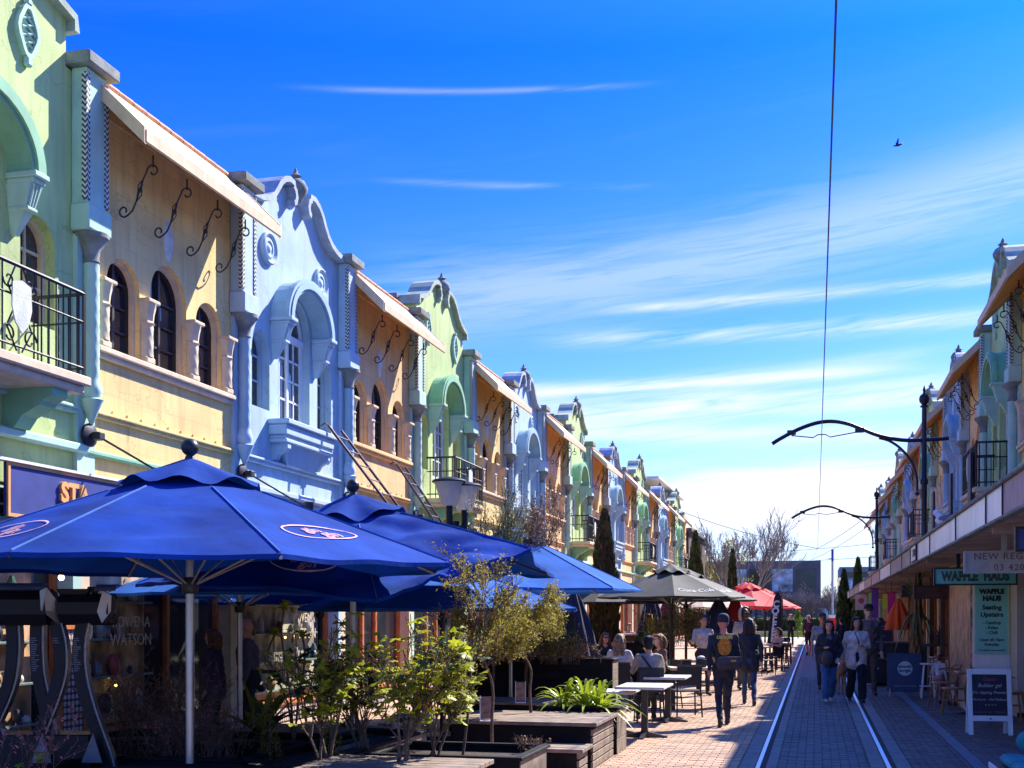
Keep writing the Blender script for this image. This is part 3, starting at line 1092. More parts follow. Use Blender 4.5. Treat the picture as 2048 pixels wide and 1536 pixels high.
# shop windows behind the tables: lettering, stock, lamp
def shop_window(y0, y1, label, words, idx):
    t = thing('shop_display', label, 'shop display', (XL - .2, y0, 0))
    L = y1 - y0
    part(t, 'backdrop', mat('display_backdrop_%d' % idx, ((.5, .34, .2), (.40, .36, .26), (.62, .36, .18))[idx % 3], .8, var=.5, scale=3), lambda q: q.box(-.02, .0, .05, L - .05, .38, 2.6))
    rg = random.Random(idx)
    for k in range(4):
        z = .5 + .45 * k
        part(t, 'shelf', mat('glass_shelf', (.16, .22, .20), .2), lambda q: q.bbox(.0, .16, .1, L - .1, z, z + .03, .005))
    for k in range(26):
        y = rg.uniform(.15, L - .2)
        z = .53 + .45 * rg.randrange(4)
        c = rg.choice([(.5, .45, .38), (.05, .12, .05), (.02, .02, .03), (.3, .18, .08), (.12, .2, .22), (.6, .55, .5), (.3, .05, .05)])
        m = mat('stock_%d' % int(sum(c) * 100), c, .4)
        h_ = rg.uniform(.08, .26)
        w_ = rg.uniform(.03, .09)
        part(t, 'jar', m, lambda q: q.lathe([(w_ * .7, z), (w_, z + h_ * .3), (w_ * .9, z + h_ * .7), (w_ * .4, z + h_)], .08, y, 8), True)
    for k in range(5):
        part(t, 'display_light', M_BULB, lambda q: q.ball((.12, rg.uniform(.2, L - .2), rg.choice([2.35, 1.35, .85])), .016, 8), True)
    for sx, (w_, z, sz) in enumerate(words):
        text(w_, sz, M_CREAM, t, (.235, L * .62, z), (0, 1, 0), (0, 0, 1), depth=.002)
    return t


shop_window(12.0, 13.9, 'dim shop window with orange frame and cream lettering near the left edge', [('ROWENA', 1.62, .19), ('WATSON', 1.40, .21)], 0)
shop_window(16.6, 19.3, 'dim shop window with cream lettering beyond the two shoppers', [('ROWENA', 1.66, .22), ('WATSON', 1.40, .24)], 1)
shop_window(9.2, 11.6, 'brown lit shop window behind the black curved frame', [], 2)
t = thing('window_bulb', 'round warm bulb glowing in the shop window under the navy sign', 'lamp')
part(t, 'bulb', M_BULB, lambda q: q.ball((-8.0, 11.52, 2.12), .032, 10), True)
part(t, 'cable', M_IRON, lambda q: q.tube([(-8.0, 11.52, 2.16), (-8.0, 11.52, 2.62)], .006, 4))
# tiled pier and orange jamb near the left
t = thing('tiled_pier', 'narrow shop pier of pink and black patterned tiles edged in orange', 'pier', (XL, 11.75, 0))
part(t, 'tile_panel', M_TILE, lambda q: q.box(.0, .035, .0, .42, .0, 1.55))
for a in (-.07, .42):
    part(t, 'edge_board', M_ORANGE, lambda q: q.box(.0, .06, a, a + .07, 0, 1.6))
part(t, 'head_board', M_ORANGE, lambda q: q.box(.0, .06, 0, .42, 1.55, 1.62))

# iron ladders leaning out from the wall
M_LADR = mat('dark_red_iron', (.05, .012, .02), .4, metal=.3)


def ladder(p0, p1, w, label):
    t = thing('iron_ladder', label, 'ladder', group='iron ladders above the parasols')
    a, b = Vector(p0), Vector(p1)
    side = Vector((0, w, 0))
    n_ = 7
    for s_ in (0, 1):
        part(t, 'rail', M_LADR, lambda q: q.tube([a + side * s_, b + side * s_], .024, 6))
    for k in range(n_):
        c = a.lerp(b, (k + .7) / (n_ + .4))
        part(t, 'rung', M_LADR, lambda q: q.tube([c, c + side], .012, 5))
    part(t, 'hook', M_LADR, lambda q: q.tube([b, b + Vector((-.06, 0, .05)), b + Vector((-.14, 0, 0))], .014, 5))
    return t


lx = XL + .32
ladder((lx + 1.0, 19.75, 3.2), (lx + .05, 18.55, 4.85), .55, 'dark iron ladder hooked over the blue building\'s ledge')
ladder((lx + .9, 22.6, 3.1), (lx + .05, 21.9, 4.62), .5, 'dark iron ladder leaning at the peach wall, right of the first')

# ------------------------------------------------------------------ parasols
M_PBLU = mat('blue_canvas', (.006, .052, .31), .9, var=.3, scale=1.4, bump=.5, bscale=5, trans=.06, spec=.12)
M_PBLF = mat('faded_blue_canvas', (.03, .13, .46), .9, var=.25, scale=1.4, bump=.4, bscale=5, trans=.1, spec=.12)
M_SEAM = mat('canvas_seam', (.05, .15, .42), .9)
M_PBLK = mat('black_canvas', (.035, .035, .035), .75, var=.3, scale=3, bump=.1, trans=.04)
M_PRED = mat('red_canvas', (.72, .02, .04), .75, var=.15, scale=3, bump=.1, trans=.2)
M_PCRM = mat('cream_canvas', (.62, .50, .36), .75, var=.15, scale=3, bump=.1, trans=.25)
M_PORG = mat('orange_canvas', (.95, .13, .012), .7, var=.12, scale=3, bump=.1, trans=.3)
M_ALU = mat('brushed_aluminium_pole', (.45, .44, .44), .32, metal=.85, var=.08)
M_DPOLE = mat('dark_pole', (.03, .03, .035), .4, metal=.3)
M_PINK = mat('pink_print', (.85, .50, .58), .7, var=.05)
M_WPRINT = mat('white_print', (.8, .8, .8), .7, var=.05)
M_RIB = mat('light_rib', (.38, .36, .34), .4, metal=.4)


def parasol(label, cx, cy, ze, za, rad, rot, m, n=8, zs=None, logos=(), logo='gin', vent=.27, pole_z=0, pole_m=None, sag=.035, wr=.012, ball=True, yaw=0, group='blue parasols', seed=1, apex_off=(0, 0), pole=True):
    """rot: angle of the first corner from the line across the view; zs: heights of the corners"""
    t = thing('parasol', label, 'parasol', (cx, cy, 0), YAW, group)
    A = Vector((apex_off[0], apex_off[1], za))
    C = []
    for k in range(n):
        a = rot + 2 * PI * k / n
        C.append(Vector((rad * math.cos(a), rad * math.sin(a), (zs[k] if zs else ze))))
    NU, NV = (18, 26) if rad > 2 else (12, 10)
    mb = MB()
    for k in range(n):
        a, b = C[k], C[(k + 1) % n]
        nn = (a - A).cross(b - A).normalized()
        if nn.z < 0:
            nn = -nn
        grid = []
        for i in range(NV + 1):
            for j in range(NU + 1):
                u_, v_ = i / NV, j / NU
                p = A.lerp(a.lerp(b, v_), u_)
                dip = sag * u_ * 4 * v_ * (1 - v_)
                wv = wr * math.sin(PI * v_) * u_ * (mnoise.noise(Vector((p.x * 1.2 + seed, p.y * 1.2, p.z * 9 + k * 3)) * 1.3) + .6 * math.sin(u_ * 22 + v_ * 3 + k * 2 + seed) * math.exp(-((v_ - .5) * 3) ** 2))
                p = p + nn * wv - Vector((0, 0, dip * .6)) + (A - p).normalized() * dip * u_ * .9 * Vector((1, 1, 0)).length / 1.4
                grid.append(p)
        W_ = NU + 1
        mb.add(grid, [(i * W_ + j, (i + 1) * W_ + j, (i + 1) * W_ + j + 1, i * W_ + j + 1) for i in range(NV) for j in range(NU)])
        # valance hem
        hem = [grid[NV * W_ + j] for j in range(W_)]
        mb.add(hem + [h + Vector((0, 0, -.035)) for h in hem], [(j, j + 1, W_ + j + 1, W_ + j) for j in range(NU)])
    cano = mb.obj('canopy', m, t, True)
    vr = rad * vent
    if vent:
        q = MB()
        NA = 64
        vs = [A + Vector((0, 0, .07))]
        for i in range(1, 7):
            f_ = i / 6
            for k in range(NA):
                a = rot + 2 * PI * k / NA
                base_k = (k * n / NA)
                ci = C[int(base_k) % n].lerp(C[(int(base_k) + 1) % n], base_k % 1)
                p = A.lerp(ci, f_ * vent)
                p = p + Vector((0, 0, .075 * (1 - .25 * f_) + f_ * f_ * .035 * math.sin(n * (a - rot) - PI / 2) + .012 * math.sin(3.7 * a + seed) * f_))
                vs.append(p)
        fs = [(0, 1 + k, 1 + (k + 1) % NA) for k in range(NA)]
        for i in range(5):
            o_ = 1 + i * NA
            fs += [(o_ + k, o_ + NA + k, o_ + NA + (k + 1) % NA, o_ + (k + 1) % NA) for k in range(NA)]
        q.add(vs, fs)
        q.obj('vent_cap', m, t, True)
    if ball:
        part(t, 'finial_ball', M_DPOLE, lambda q: (q.ball(A + Vector((0, 0, .155)), .075, 16), q.lathe([(.05, A.z + .05), (.03, A.z + .1)], A.x, A.y, 8)), True)
    pm = pole_m or M_ALU
    if pole:
        part(t, 'pole', pm, lambda q: (q.tube([(0, 0, pole_z), A - Vector((A.x * .0, A.y * .0, .05))], .036, 14)), True)
        if not pole_z:
            part(t, 'base_plate', M_DPOLE, lambda q: q.bbox(-.3, .3, -.3, .3, pole_z, pole_z + .06, .01))
    hz = ze - .12
    part(t, 'hub', M_DPOLE, lambda q: q.lathe([(.055, hz - .12), (.07, hz - .1), (.07, hz), (.055, hz + .02)], 0, 0, 14), True)
    for k in range(n):
        if rad > 1.9 and m is not M_PBLK:
            part(t, 'seam', M_SEAM, lambda q: q.tube([A.lerp(C[k], f_) + Vector((0, 0, .004)) for f_ in (vent + .02 if vent else .03, .5, .99)], .0075, 5))
        rb = part(t, 'rib', M_DPOLE if k % 2 else M_RIB, lambda q: q.tube([A.lerp(C[k], .04) - Vector((0, 0, .035)), C[k] - Vector((0, 0, .03))], .013, 6))
        part(rb, 'strut', M_RIB, lambda q: q.tube([(0.05 * math.cos(rot + 2 * PI * k / n), .05 * math.sin(rot + 2 * PI * k / n), hz - .04), A.lerp(C[k], .52) - Vector((0, 0, .04))], .010, 6))
    # printed emblem on some panels, laid onto the cloth
    bvh = BVHTree.FromPolygons([Vector(v) for v in mb.v], mb.f)

    def wrap(o_, nn_):
        for v in o_.data.vertices:
            h_, hn, _, _ = bvh.ray_cast(v.co + nn_ * .6, -nn_)
            if h_ is not None:
                v.co = h_ + nn_ * .008
    for k in logos:
        a, b = C[k % n], C[(k + 1) % n]
        nn = (a - A).cross(b - A).normalized()
        if nn.z < 0:
            nn = -nn
        mid = A.lerp(a.lerp(b, .5), .74)
        rt = (b - a).normalized()
        upv = nn.cross(rt).normalized()
        if upv.z < 0:
            rt, upv = -rt, -upv
        nn = rt.cross(upv)
        org = mid + nn * .02
        Mx = Matrix((rt, upv, nn)).transposed().to_4x4()
        Mx.translation = org
        if logo == 'gin':
            q = MB()
            pts = [Mx @ Vector((.36 * math.cos(2 * PI * i / 40), .17 * math.sin(2 * PI * i / 40), 0)) for i in range(41)]
            q.tube(pts, .009, 4, cap=False)
            wrap(q.obj('emblem_ring', M_PINK, t), nn)
            for w_, dx_, dy_ in (('gin', -.05, .05), ('gin', .06, -.06)):
                wrap(text(w_, .17, M_PINK, t, Mx @ Vector((dx_, dy_, 0)), rt, upv, depth=.003, bold=.007, spacing=.95), nn)
        else:
            wrap(text(logo, .22, M_WPRINT, t, Mx @ Vector((0, -.10, 0)), rt, upv, depth=.003, shear=.35, spacing=.9, bold=.004), nn)
    return t


# the corners: angles measured from the across direction of the view
def PX(u, zc):
    x, y = S(u, zc)
    return x, y


x, y = PX(380, 10.2)
parasol('large blue parasol with pink emblems, its ball top nearest the camera', x, y, 2.13, 2.98, 2.32, R(-150), M_PBLU, logos=(0, 2, 4, 6), pole_z=.45, wr=.034, seed=3)
x, y = PX(706, 13.6)
parasol('blue parasol sagging and lifted at one corner behind the nearest one', x, y, 2.12, 3.02, 2.36, R(-122), M_PBLU, zs=[2.0, 1.86, 2.40, 2.18, 2.16, 2.12, 2.12, 2.05], logos=(0,), wr=.11, seed=9)
x, y = PX(1022, 19.6)
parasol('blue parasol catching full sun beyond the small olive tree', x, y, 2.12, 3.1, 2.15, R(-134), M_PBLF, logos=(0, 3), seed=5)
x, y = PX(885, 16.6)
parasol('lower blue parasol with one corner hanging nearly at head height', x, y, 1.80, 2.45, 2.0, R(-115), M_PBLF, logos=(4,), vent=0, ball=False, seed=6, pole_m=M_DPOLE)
x, y = PX(480, 15.5)
parasol('low blue parasol on thin pole in front of the shop windows', x, y, 1.98, 2.6, 1.75, R(-157), M_PBLF, logos=(2, 5), vent=0, ball=False, seed=7, pole_z=.12)
x, y = PX(640, 18.2)
parasol('low blue parasol half hidden behind the thin poled one', x, y, 1.9, 2.42, 1.7, R(-160), M_PBLU, vent=0, ball=False, seed=8, pole_m=M_DPOLE)
x, y = PX(1342, 27)
parasol('black parasol with white script lettering by the seated diners', x, y, 2.12, 2.8, 1.65, R(-140), M_PBLK, logos=(1, 2), logo='Coca-Cola', pole_m=M_DPOLE, group='black parasols', seed=2, ball=False, sag=.06)
x, y = PX(1372, 31)
parasol('black parasol directly behind the script lettered one', x, y, 2.1, 2.85, 1.8, R(-150), M_PBLK, pole_m=M_DPOLE, group='black parasols', seed=12, ball=False)
x, y = PX(1215, 32)
parasol('black parasol with white script between blue parasol and dark cypress', x, y, 2.05, 2.7, 1.7, R(-150), M_PBLK, logos=(1,), logo='Coca-Cola', pole_m=M_DPOLE, group='black parasols', seed=13, ball=False)
for (u, zc, ze, za, rr, mm, lab) in ((1400, 37, 1.95, 2.45, 1.5, M_PCRM, 'cream parasol behind the woman in the pale sweater'),
                                     (1500, 40, 2.0, 2.72, 1.55, M_PRED, 'red parasol closest to the two people seen from behind'),
                                     (1490, 46, 2.15, 2.9, 1.6, M_PRED, 'red parasol peeping over the nearest red one'),
                                     (1530, 50, 2.0, 2.75, 1.5, M_PRED, 'red parasol beside the tall coffee flag'),
                                     (1512, 58, 2.15, 3.0, 1.6, M_PRED, 'farthest red parasol of the cluster')):
    x, y = PX(u, zc)
    parasol(lab, x, y, ze, za, rr, R(-140), mm, pole_m=M_DPOLE, group='red and cream parasols', seed=int(u), ball=False, sag=.05)


def closed_parasol(label, u, zc, z0, z1, r_, m, cords=0, pole_m=None):
    x, y = PX(u, zc)
    t = thing('closed_parasol', label, 'parasol', (x, y, 0), YAW, 'closed parasols')
    part(t, 'folded_canopy', m, lambda q: q.lathe([(r_, z0), (r_ * .93, z0 + (z1 - z0) * .1), (r_ * .8, z0 + (z1 - z0) * .35), (r_ * .6, z0 + (z1 - z0) * .6), (r_ * .32, z0 + (z1 - z0) * .85), (r_ * .1, z1)], n=48, flute=.16, nf=8, twist=.25), True)
    part(t, 'pole', pole_m or M_DPOLE, lambda q: q.tube([(0, 0, 0), (0, 0, z1 + .05)], .024, 8))
    part(t, 'foot', M_DPOLE, lambda q: q.bbox(-.25, .25, -.25, .25, 0, .07, .01))
    for k in range(cords):
        a = R(-150 + 40 * k)
        part(t, 'cord', M_WPRINT, lambda q: q.tube([(r_ * .55 * math.cos(a), r_ * .55 * math.sin(a), z0 + (z1 - z0) * .66), (r_ * 1.02 * math.cos(a + .2), r_ * 1.02 * math.sin(a + .2), z0)], .008, 4))
    return t


M_CNAVY = mat('dark_navy_canvas', (.012, .018, .05), .8, var=.3, bump=.1)
M_CMAR = mat('maroon_canvas', (.22, .01, .06), .8, var=.2, bump=.1)
closed_parasol('closed navy parasol with white cords before the dark cypress', 1150, 22.5, .95, 2.15, .40, M_CNAVY, 4)
closed_parasol('closed navy parasol left of the corded one', 1105, 24, .9, 2.1, .5, M_CNAVY, 1)
closed_parasol('closed navy parasol behind the man in dark green', 1303, 34, 1.1, 2.4, .38, M_CNAVY, 1)
closed_parasol('closed maroon parasol beside the slim palm', 1334, 36, 1.1, 2.35, .32, M_CMAR)
closed_parasol('closed black parasol behind the man in the beanie', 1437, 30, .8, 2.15, .48, M_CNAVY, 1)
closed_parasol('closed red parasol leaning in beside the black one', 1470, 31.5, .9, 2.25, .36, mat('deep_red_canvas', (.45, .02, .03), .8))
closed_parasol('closed bright orange parasol above the high table on the right', 1797, 29.5, 1.34, 2.12, .30, M_PORG, 0, M_WHITE)

def cowl(x0, x1, z, y):
    '''a thin curved sheet along x'''
    vs, n_ = [], 7
    for x_ in (x0, x1):
        for r_ in (0, .008):
            for k in range(n_):
                a_ = PI * (.05 + .6 * k / (n_ - 1))
                vs.append((x_, y + .09 - (.09 - r_) * math.cos(a_), z - .03 + (.07 - r_) * math.sin(a_)))
    fs = []
    for k in range(n_ - 1):
        fs += [(k, k + 1, 2 * n_ + k + 1, 2 * n_ + k), (n_ + k, 3 * n_ + k, 3 * n_ + k + 1, n_ + k + 1), (k, n_ + k, n_ + k + 1, k + 1), (2 * n_ + k, 2 * n_ + k + 1, 3 * n_ + k + 1, 3 * n_ + k)]
    fs += [(0, 2 * n_, 3 * n_, n_), (n_ - 1, 2 * n_ - 1, 4 * n_ - 1, 3 * n_ - 1)]
    return vs, fs


# ------------------------------------------------------------------ black curved double frame, left foreground
M_BSTEEL = mat('black_powder_coat', (.005, .005, .009), .45, var=.2, bump=.03, spec=.3)
M_SEDGE = mat('bare_steel_edge', (.30, .32, .36), .35, metal=.8, var=.1)
M_PRT = mat('faint_print', (.16, .16, .18), .6)
x, y = PX(60, 10.6)
t = thing('curved_steel_frame', 'black steel hooded stand on curved legs in the left foreground', 'street fixture', (x, y, 0), YAW)


def curved_leg(q, xt, xm, xb, z0, z1, w, y0, y1, edge=False):
    pts = []
    for i in range(13):
        f_ = i / 12
        xx = (1 - f_) ** 2 * xt + 2 * f_ * (1 - f_) * xm + f_ * f_ * xb
        pts.append((xx, z1 + (z0 - z1) * f_))
    vs = []
    for a, z in pts:
        if edge:
            vs += [(a + w / 2 + .001, y0, z), (a + w / 2 + .035, y1, z), (a + w / 2 + .035, y1 + .01, z), (a + w / 2 + .001, y0 + .01, z)]
        else:
            vs += [(a - w / 2, y0, z), (a + w / 2, y0, z), (a + w / 2, y1, z), (a - w / 2, y1, z)]
    fs = [(0, 1, 2, 3), (48, 51, 50, 49)]
    for i in range(12):
        for k in range(4):
            fs.append((i * 4 + k, i * 4 + 4 + k, i * 4 + 4 + (k + 1) % 4, i * 4 + (k + 1) % 4))
    q.add(vs, fs)


legs = [(-.62, -.12, -.65, .0), (-.14, -.22, .22, .1), (-.42, .62, -.28, 0.0), (.02, .85, -.02, .05), (.53, .08, .88, .0)]
LEGS = (([(-.15, 1.66), (-.14, 1.4), (-.18, 1.1), (-.30, .8), (-.5, .4), (-.6, 0)], 0), ([(.05, 1.66), (.045, 1.45), (.06, 1.2), (.11, .95), (.2, .5), (.28, 0)], .05),
        ([(.22, 1.66), (.27, 1.45), (.27, 1.2), (.20, .95), (.07, .6), (-.08, 0)], 0), ([(.57, 1.96), (.47, 1.66), (.43, 1.42), (.45, 1.15), (.53, .85), (.68, .42), (.76, 0)], .02),
        ([(-.42, 1.66), (-.5, 1.3), (-.45, 1.0), (-.25, .5), (-.15, 0)], .06), ([(-.85, 1.66), (-.8, 1.2), (-.95, .7), (-1.1, 0)], 0))
for i, (pp, dy_) in enumerate(LEGS):
    cv = smooth([(a_, 0, z_) for a_, z_ in pp])

    def leg(q, lo, hi, y0, y1):
        n_ = len(cv)
        vs = []
        for c_ in cv:
            vs += [(c_.x + lo, y0, c_.z), (c_.x + hi, y0, c_.z), (c_.x + hi, y1, c_.z), (c_.x + lo, y1, c_.z)]
        fs = [(0, 1, 2, 3), (n_ * 4 - 4, n_ * 4 - 1, n_ * 4 - 2, n_ * 4 - 3)]
        for j in range(n_ - 1):
            for k in range(4):
                fs.append((j * 4 + k, j * 4 + 4 + k, j * 4 + 4 + (k + 1) % 4, j * 4 + (k + 1) % 4))
        q.add(vs, fs)
    lg = part(t, 'curved_leg', M_BSTEEL, lambda q: leg(q, -.046, .046, dy_ - .06, dy_ + .06))
    part(lg, 'steel_edge', M_SEDGE, lambda q: leg(q, .0465, .066, dy_ - .03, dy_ + .06))
    if i in (1, 3, 2):
        def prt(q):
            for k in range(16 if i != 2 else 3):
                z_ = 1.50 - .019 * k
                xx = min(cv, key=lambda c_: abs(c_.z - z_)).x
                q.box(xx - .036, xx + random.uniform(-.005, .036), dy_ - .0635, dy_ - .061, z_, z_ + .009)
        part(lg, 'printed_text', M_PRT, prt)


def hood(q, x0, x1, z0, z1, d):
    prof = [(-d * .7, z0), (-d * 1.0, z0 + (z1 - z0) * .3), (-d * 1.02, z0 + (z1 - z0) * .7), (-d * .75, z1 - .02), (0, z1), (d * .6, z1 - .03), (d * .95, z0 + (z1 - z0) * .7), (d * 1.05, z0 + (z1 - z0) * .3), (d * .8, z0)]
    n_ = len(prof)
    q.add([(x0, a, b) for a, b in prof] + [(x1, a, b) for a, b in prof], [tuple(range(n_)), tuple(range(n_, 2 * n_))[::-1]] + [(i, n_ + i, n_ + (i + 1) % n_, (i + 1) % n_) for i in range(n_)])


h1 = part(t, 'hood', M_BSTEEL, lambda q: hood(q, -1.2, .20, 1.62, 1.94, .18))
part(h1, 'top_lip', M_SEDGE, lambda q: q.add(*cowl(-1.2, .18, 1.95, -.19)))
part(h1, 'end_plate', M_SEDGE, lambda q: q.add([(.16, -.19, 1.92), (.22, -.19, 1.95), (.33, -.05, 1.74), (.27, -.05, 1.63), (.17, -.19, 1.75), (.16, -.17, 1.92), (.22, -.17, 1.95), (.33, -.03, 1.74), (.27, -.03, 1.63), (.17, -.17, 1.75)],
                                               [(0, 1, 2, 3, 4), (9, 8, 7, 6, 5)] + [(k, k + 5, (k + 1) % 5 + 5, (k + 1) % 5) for k in range(5)]))
h2 = part(t, 'hood', M_BSTEEL, lambda q: hood(q, .30, .74, 1.64, 1.90, .15))
part(h2, 'top_lip', M_SEDGE, lambda q: q.add(*cowl(.62, .80, 1.94, -.15)))
part(h2, 'funnel', M_BSTEEL, lambda q: q.add([(.26, -.08, 1.94), (.55, -.08, 1.94), (.46, -.05, 1.76), (.35, -.05, 1.76), (.26, .1, 1.94), (.55, .1, 1.94), (.46, .08, 1.76), (.35, .08, 1.76)],
                                             [(0, 1, 2, 3), (4, 7, 6, 5), (0, 4, 5, 1), (1, 5, 6, 2), (2, 6, 7, 3), (3, 7, 4, 0)]))
part(h2, 'end_plate', M_SEDGE, lambda q: q.add([(.70, -.17, 1.92), (.77, -.15, 1.88), (.76, -.14, 1.74), (.69, -.16, 1.64), (.65, -.17, 1.74), (.70, -.15, 1.92), (.77, -.13, 1.88), (.76, -.12, 1.74), (.69, -.14, 1.64), (.65, -.15, 1.74)],
                                               [(0, 1, 2, 3, 4), (9, 8, 7, 6, 5)] + [(k, k + 5, (k + 1) % 5 + 5, (k + 1) % 5) for k in range(5)]))
part(h2, 'side_fin', M_BSTEEL, lambda q: q.add([(.78, -.14, 1.90), (.81, -.14, 1.85), (.79, -.13, 1.72), (.70, -.13, 1.62), (.78, -.08, 1.90), (.81, -.08, 1.85), (.79, -.07, 1.72), (.70, -.07, 1.62)],
                                               [(0, 1, 2, 3), (4, 7, 6, 5), (0, 4, 5, 1), (1, 5, 6, 2), (2, 6, 7, 3), (3, 7, 4, 0)]))
for z_ in (1.83, 1.90):
    part(t, 'bolt', M_SEDGE, lambda q: q.ball((.545 if z_ < 1.85 else .565, -.065, z_), .012, 8), True)
part(t, 'cross_bar', M_BSTEEL, lambda q: q.tube([(-1.2, .05, 1.66), (.74, .05, 1.66)], .04, 8))
part(t, 'foot_box', M_BSTEEL, lambda q: q.bbox(-1.2, .55, -.08, .3, 0, .66, .01))
M_GUS = mat('grey_gusset', (.16, .16, .17), .5)
for a in (.16, .60):
    part(t, 'gusset', M_GUS, lambda q: q.add([(a - .10, -.13, .42), (a + .08, -.13, .42), (a, -.13, .68), (a - .10, -.11, .42), (a + .08, -.11, .42), (a, -.11, .68)], [(0, 1, 2), (3, 5, 4), (0, 3, 4, 1), (1, 4, 5, 2), (2, 5, 3, 0)]))
text('PACIFIC', .085, M_PRT, t, (-.42, -.122, .6), (1, 0, 0), (0, 0, 1), depth=.001)

# ------------------------------------------------------------------ timber planters and bench platforms
M_DWOOD = mat('black_stained_timber', (.010, .010, .012), .7, spec=.2, var=.35, scale=4, bump=.2)
M_WWOOD = mat('weathered_timber', (.27, .20, .15), .8, var=.3, scale=7, bump=.3, rnd=.12)
M_SOIL = mat('bark_mulch', (.055, .035, .028), .95, var=.5, scale=20, bump=.6)


def bench_platform(label, x0, x1, y0, y1, z, end_slats=True, group='timber bench platforms'):
    t = thing('bench_platform', label, 'bench platform', (0, 0, 0), 0, group)
    n_ = max(2, int((y1 - y0) / .14))
    w = (y1 - y0) / n_
    for i in range(n_):
        part(t, 'plank', M_WWOOD, lambda q: q.bbox(x0, x1, y0 + i * w + .004, y0 + (i + 1) * w - .004, z - .04, z + random.uniform(-.002, .002), .004))
    part(t, 'base_box', M_DWOOD, lambda q: q.bbox(x0 + .08, x1 - .08, y0 + .06, y1 - .06, 0, z - .045, .008))
    if end_slats:
        k = int(z / .09)
        for i in range(k):
            part(t, 'slat', M_WWOOD, lambda q: q.bbox(x1 - .078, x1 - .05, y0 + .06, y1 - .06, .01 + i * .09, .09 + i * .09 - .006, .004))
    return t


def planter(label, x0, x1, y0, y1, z, light_end=True, group='dark timber planters'):
    t = thing('planter_box', label, 'planter', (0, 0, 0), 0, group)
    k = max(2, int(z / .15))
    h_ = z / k
    for i in range(k):
        for (a, b, c, d) in ((x0, x1, y0, y0 + .03), (x0, x1, y1 - .03, y1)):
            part(t, 'board', M_DWOOD, lambda q: q.bbox(a, b, c, d, i * h_ + .003, (i + 1) * h_ - .003, .004))
        part(t, 'end_board', M_WWOOD if light_end else M_DWOOD, lambda q: q.bbox(x1 - .03, x1 + .002, y0 + .032, y1 - .032, i * h_ + .003, (i + 1) * h_ - .003, .004))
        part(t, 'end_board', M_DWOOD, lambda q: q.bbox(x0, x0 + .03, y0 + .032, y1 - .032, i * h_ + .003, (i + 1) * h_ - .003, .004))
    part(t, 'rim', M_DWOOD, lambda q: (q.bbox(x0 - .03, x1 + .03, y0 - .03, y0 + .06, z, z + .03, .005), q.bbox(x0 - .03, x1 + .03, y1 - .06, y1 + .03, z, z + .03, .005),
                                       q.bbox(x0 - .03, x0 + .06, y0 + .062, y1 - .062, z, z + .03, .005), q.bbox(x1 - .06, x1 + .03, y0 + .062, y1 - .062, z, z + .03, .005)))
    s_ = part(t, 'soil', M_SOIL, lambda q: q.box(x0 + .03, x1 - .03, y0 + .03, y1 - .03, .1, z - .05))
    return t


bench_platform('weathered timber bench platform in front of the strap leaved plant', -4.1, -2.33, 13.0, 14.5, .52)
planter('small planter box at the end of that platform holding the strap leaved plant', -3.35, -2.36, 14.55, 15.35, .55)
bench_platform('low timber step box beside the lit brick paving', -2.9, -2.36, 12.35, 12.95, .30)
planter('low dark planter holding dried flowers and two thin saplings', -3.9, -2.50, 10.15, 11.25, .44)
bench_platform('nearest weathered bench platform at the bottom of the picture', -4.0, -2.62, 8.3, 9.75, .50)
planter('long dark planter with the big lime leaved shrub', -4.9, -4.15, 9.2, 12.6, .42)
planter('dark planter with bronze twigs at the lower left', -7.4, -4.55, 10.9, 11.9, .42, True)
planter('dark foreground planter with pink blossom twigs', -6.3, -4.6, 8.6, 9.6, .42)
planter('tall long black planter in front of the diners', -5.6, -3.15, 19.0, 19.6, .98)
bench_platform('reddish timber deck under the thin poled parasol', -7.2, -5.1, 12.6, 14.8, .26, False)
bench_platform('middle timber bench platform before the tall black planter', -5.3, -3.3, 16.8, 17.9, .45)
planter('far black planter with yucca and flowering shrubs', -6.6, -3.6, 30.5, 31.2, .95)
M_REDW = mat('red_brown_panel', (.10, .035, .025), .6, var=.3, bump=.2)
x, y = PX(1262, 34)
t = thing('timber_booth', 'red brown timber booth wall behind the blond diner', 'booth', (x, y, 0), YAW)
for i in range(6):
    part(t, 'board', M_REDW, lambda q: q.bbox(-1.0, 1.1, 0, .04, i * .19 + .002, i * .19 + .186, .005))
part(t, 'counter_top', M_CREAM, lambda q: q.bbox(-1.05, 1.15, -.12, .2, 1.141, 1.18, .008))

# ------------------------------------------------------------------ furniture
M_TTOP = mat('pale_table_top', (.60, .58, .54), .5, var=.08, scale=12, bump=.04)
M_TBASE = mat('cast_dark_base', (.06, .06, .065), .35, metal=.5, var=.1)
M_BLKF = mat('black_furniture', (.018, .017, .02), .5, var=.2, bump=.05)
M_BENT = mat('honey_bentwood', (.36, .17, .06), .4, var=.25, scale=10, bump=.08)


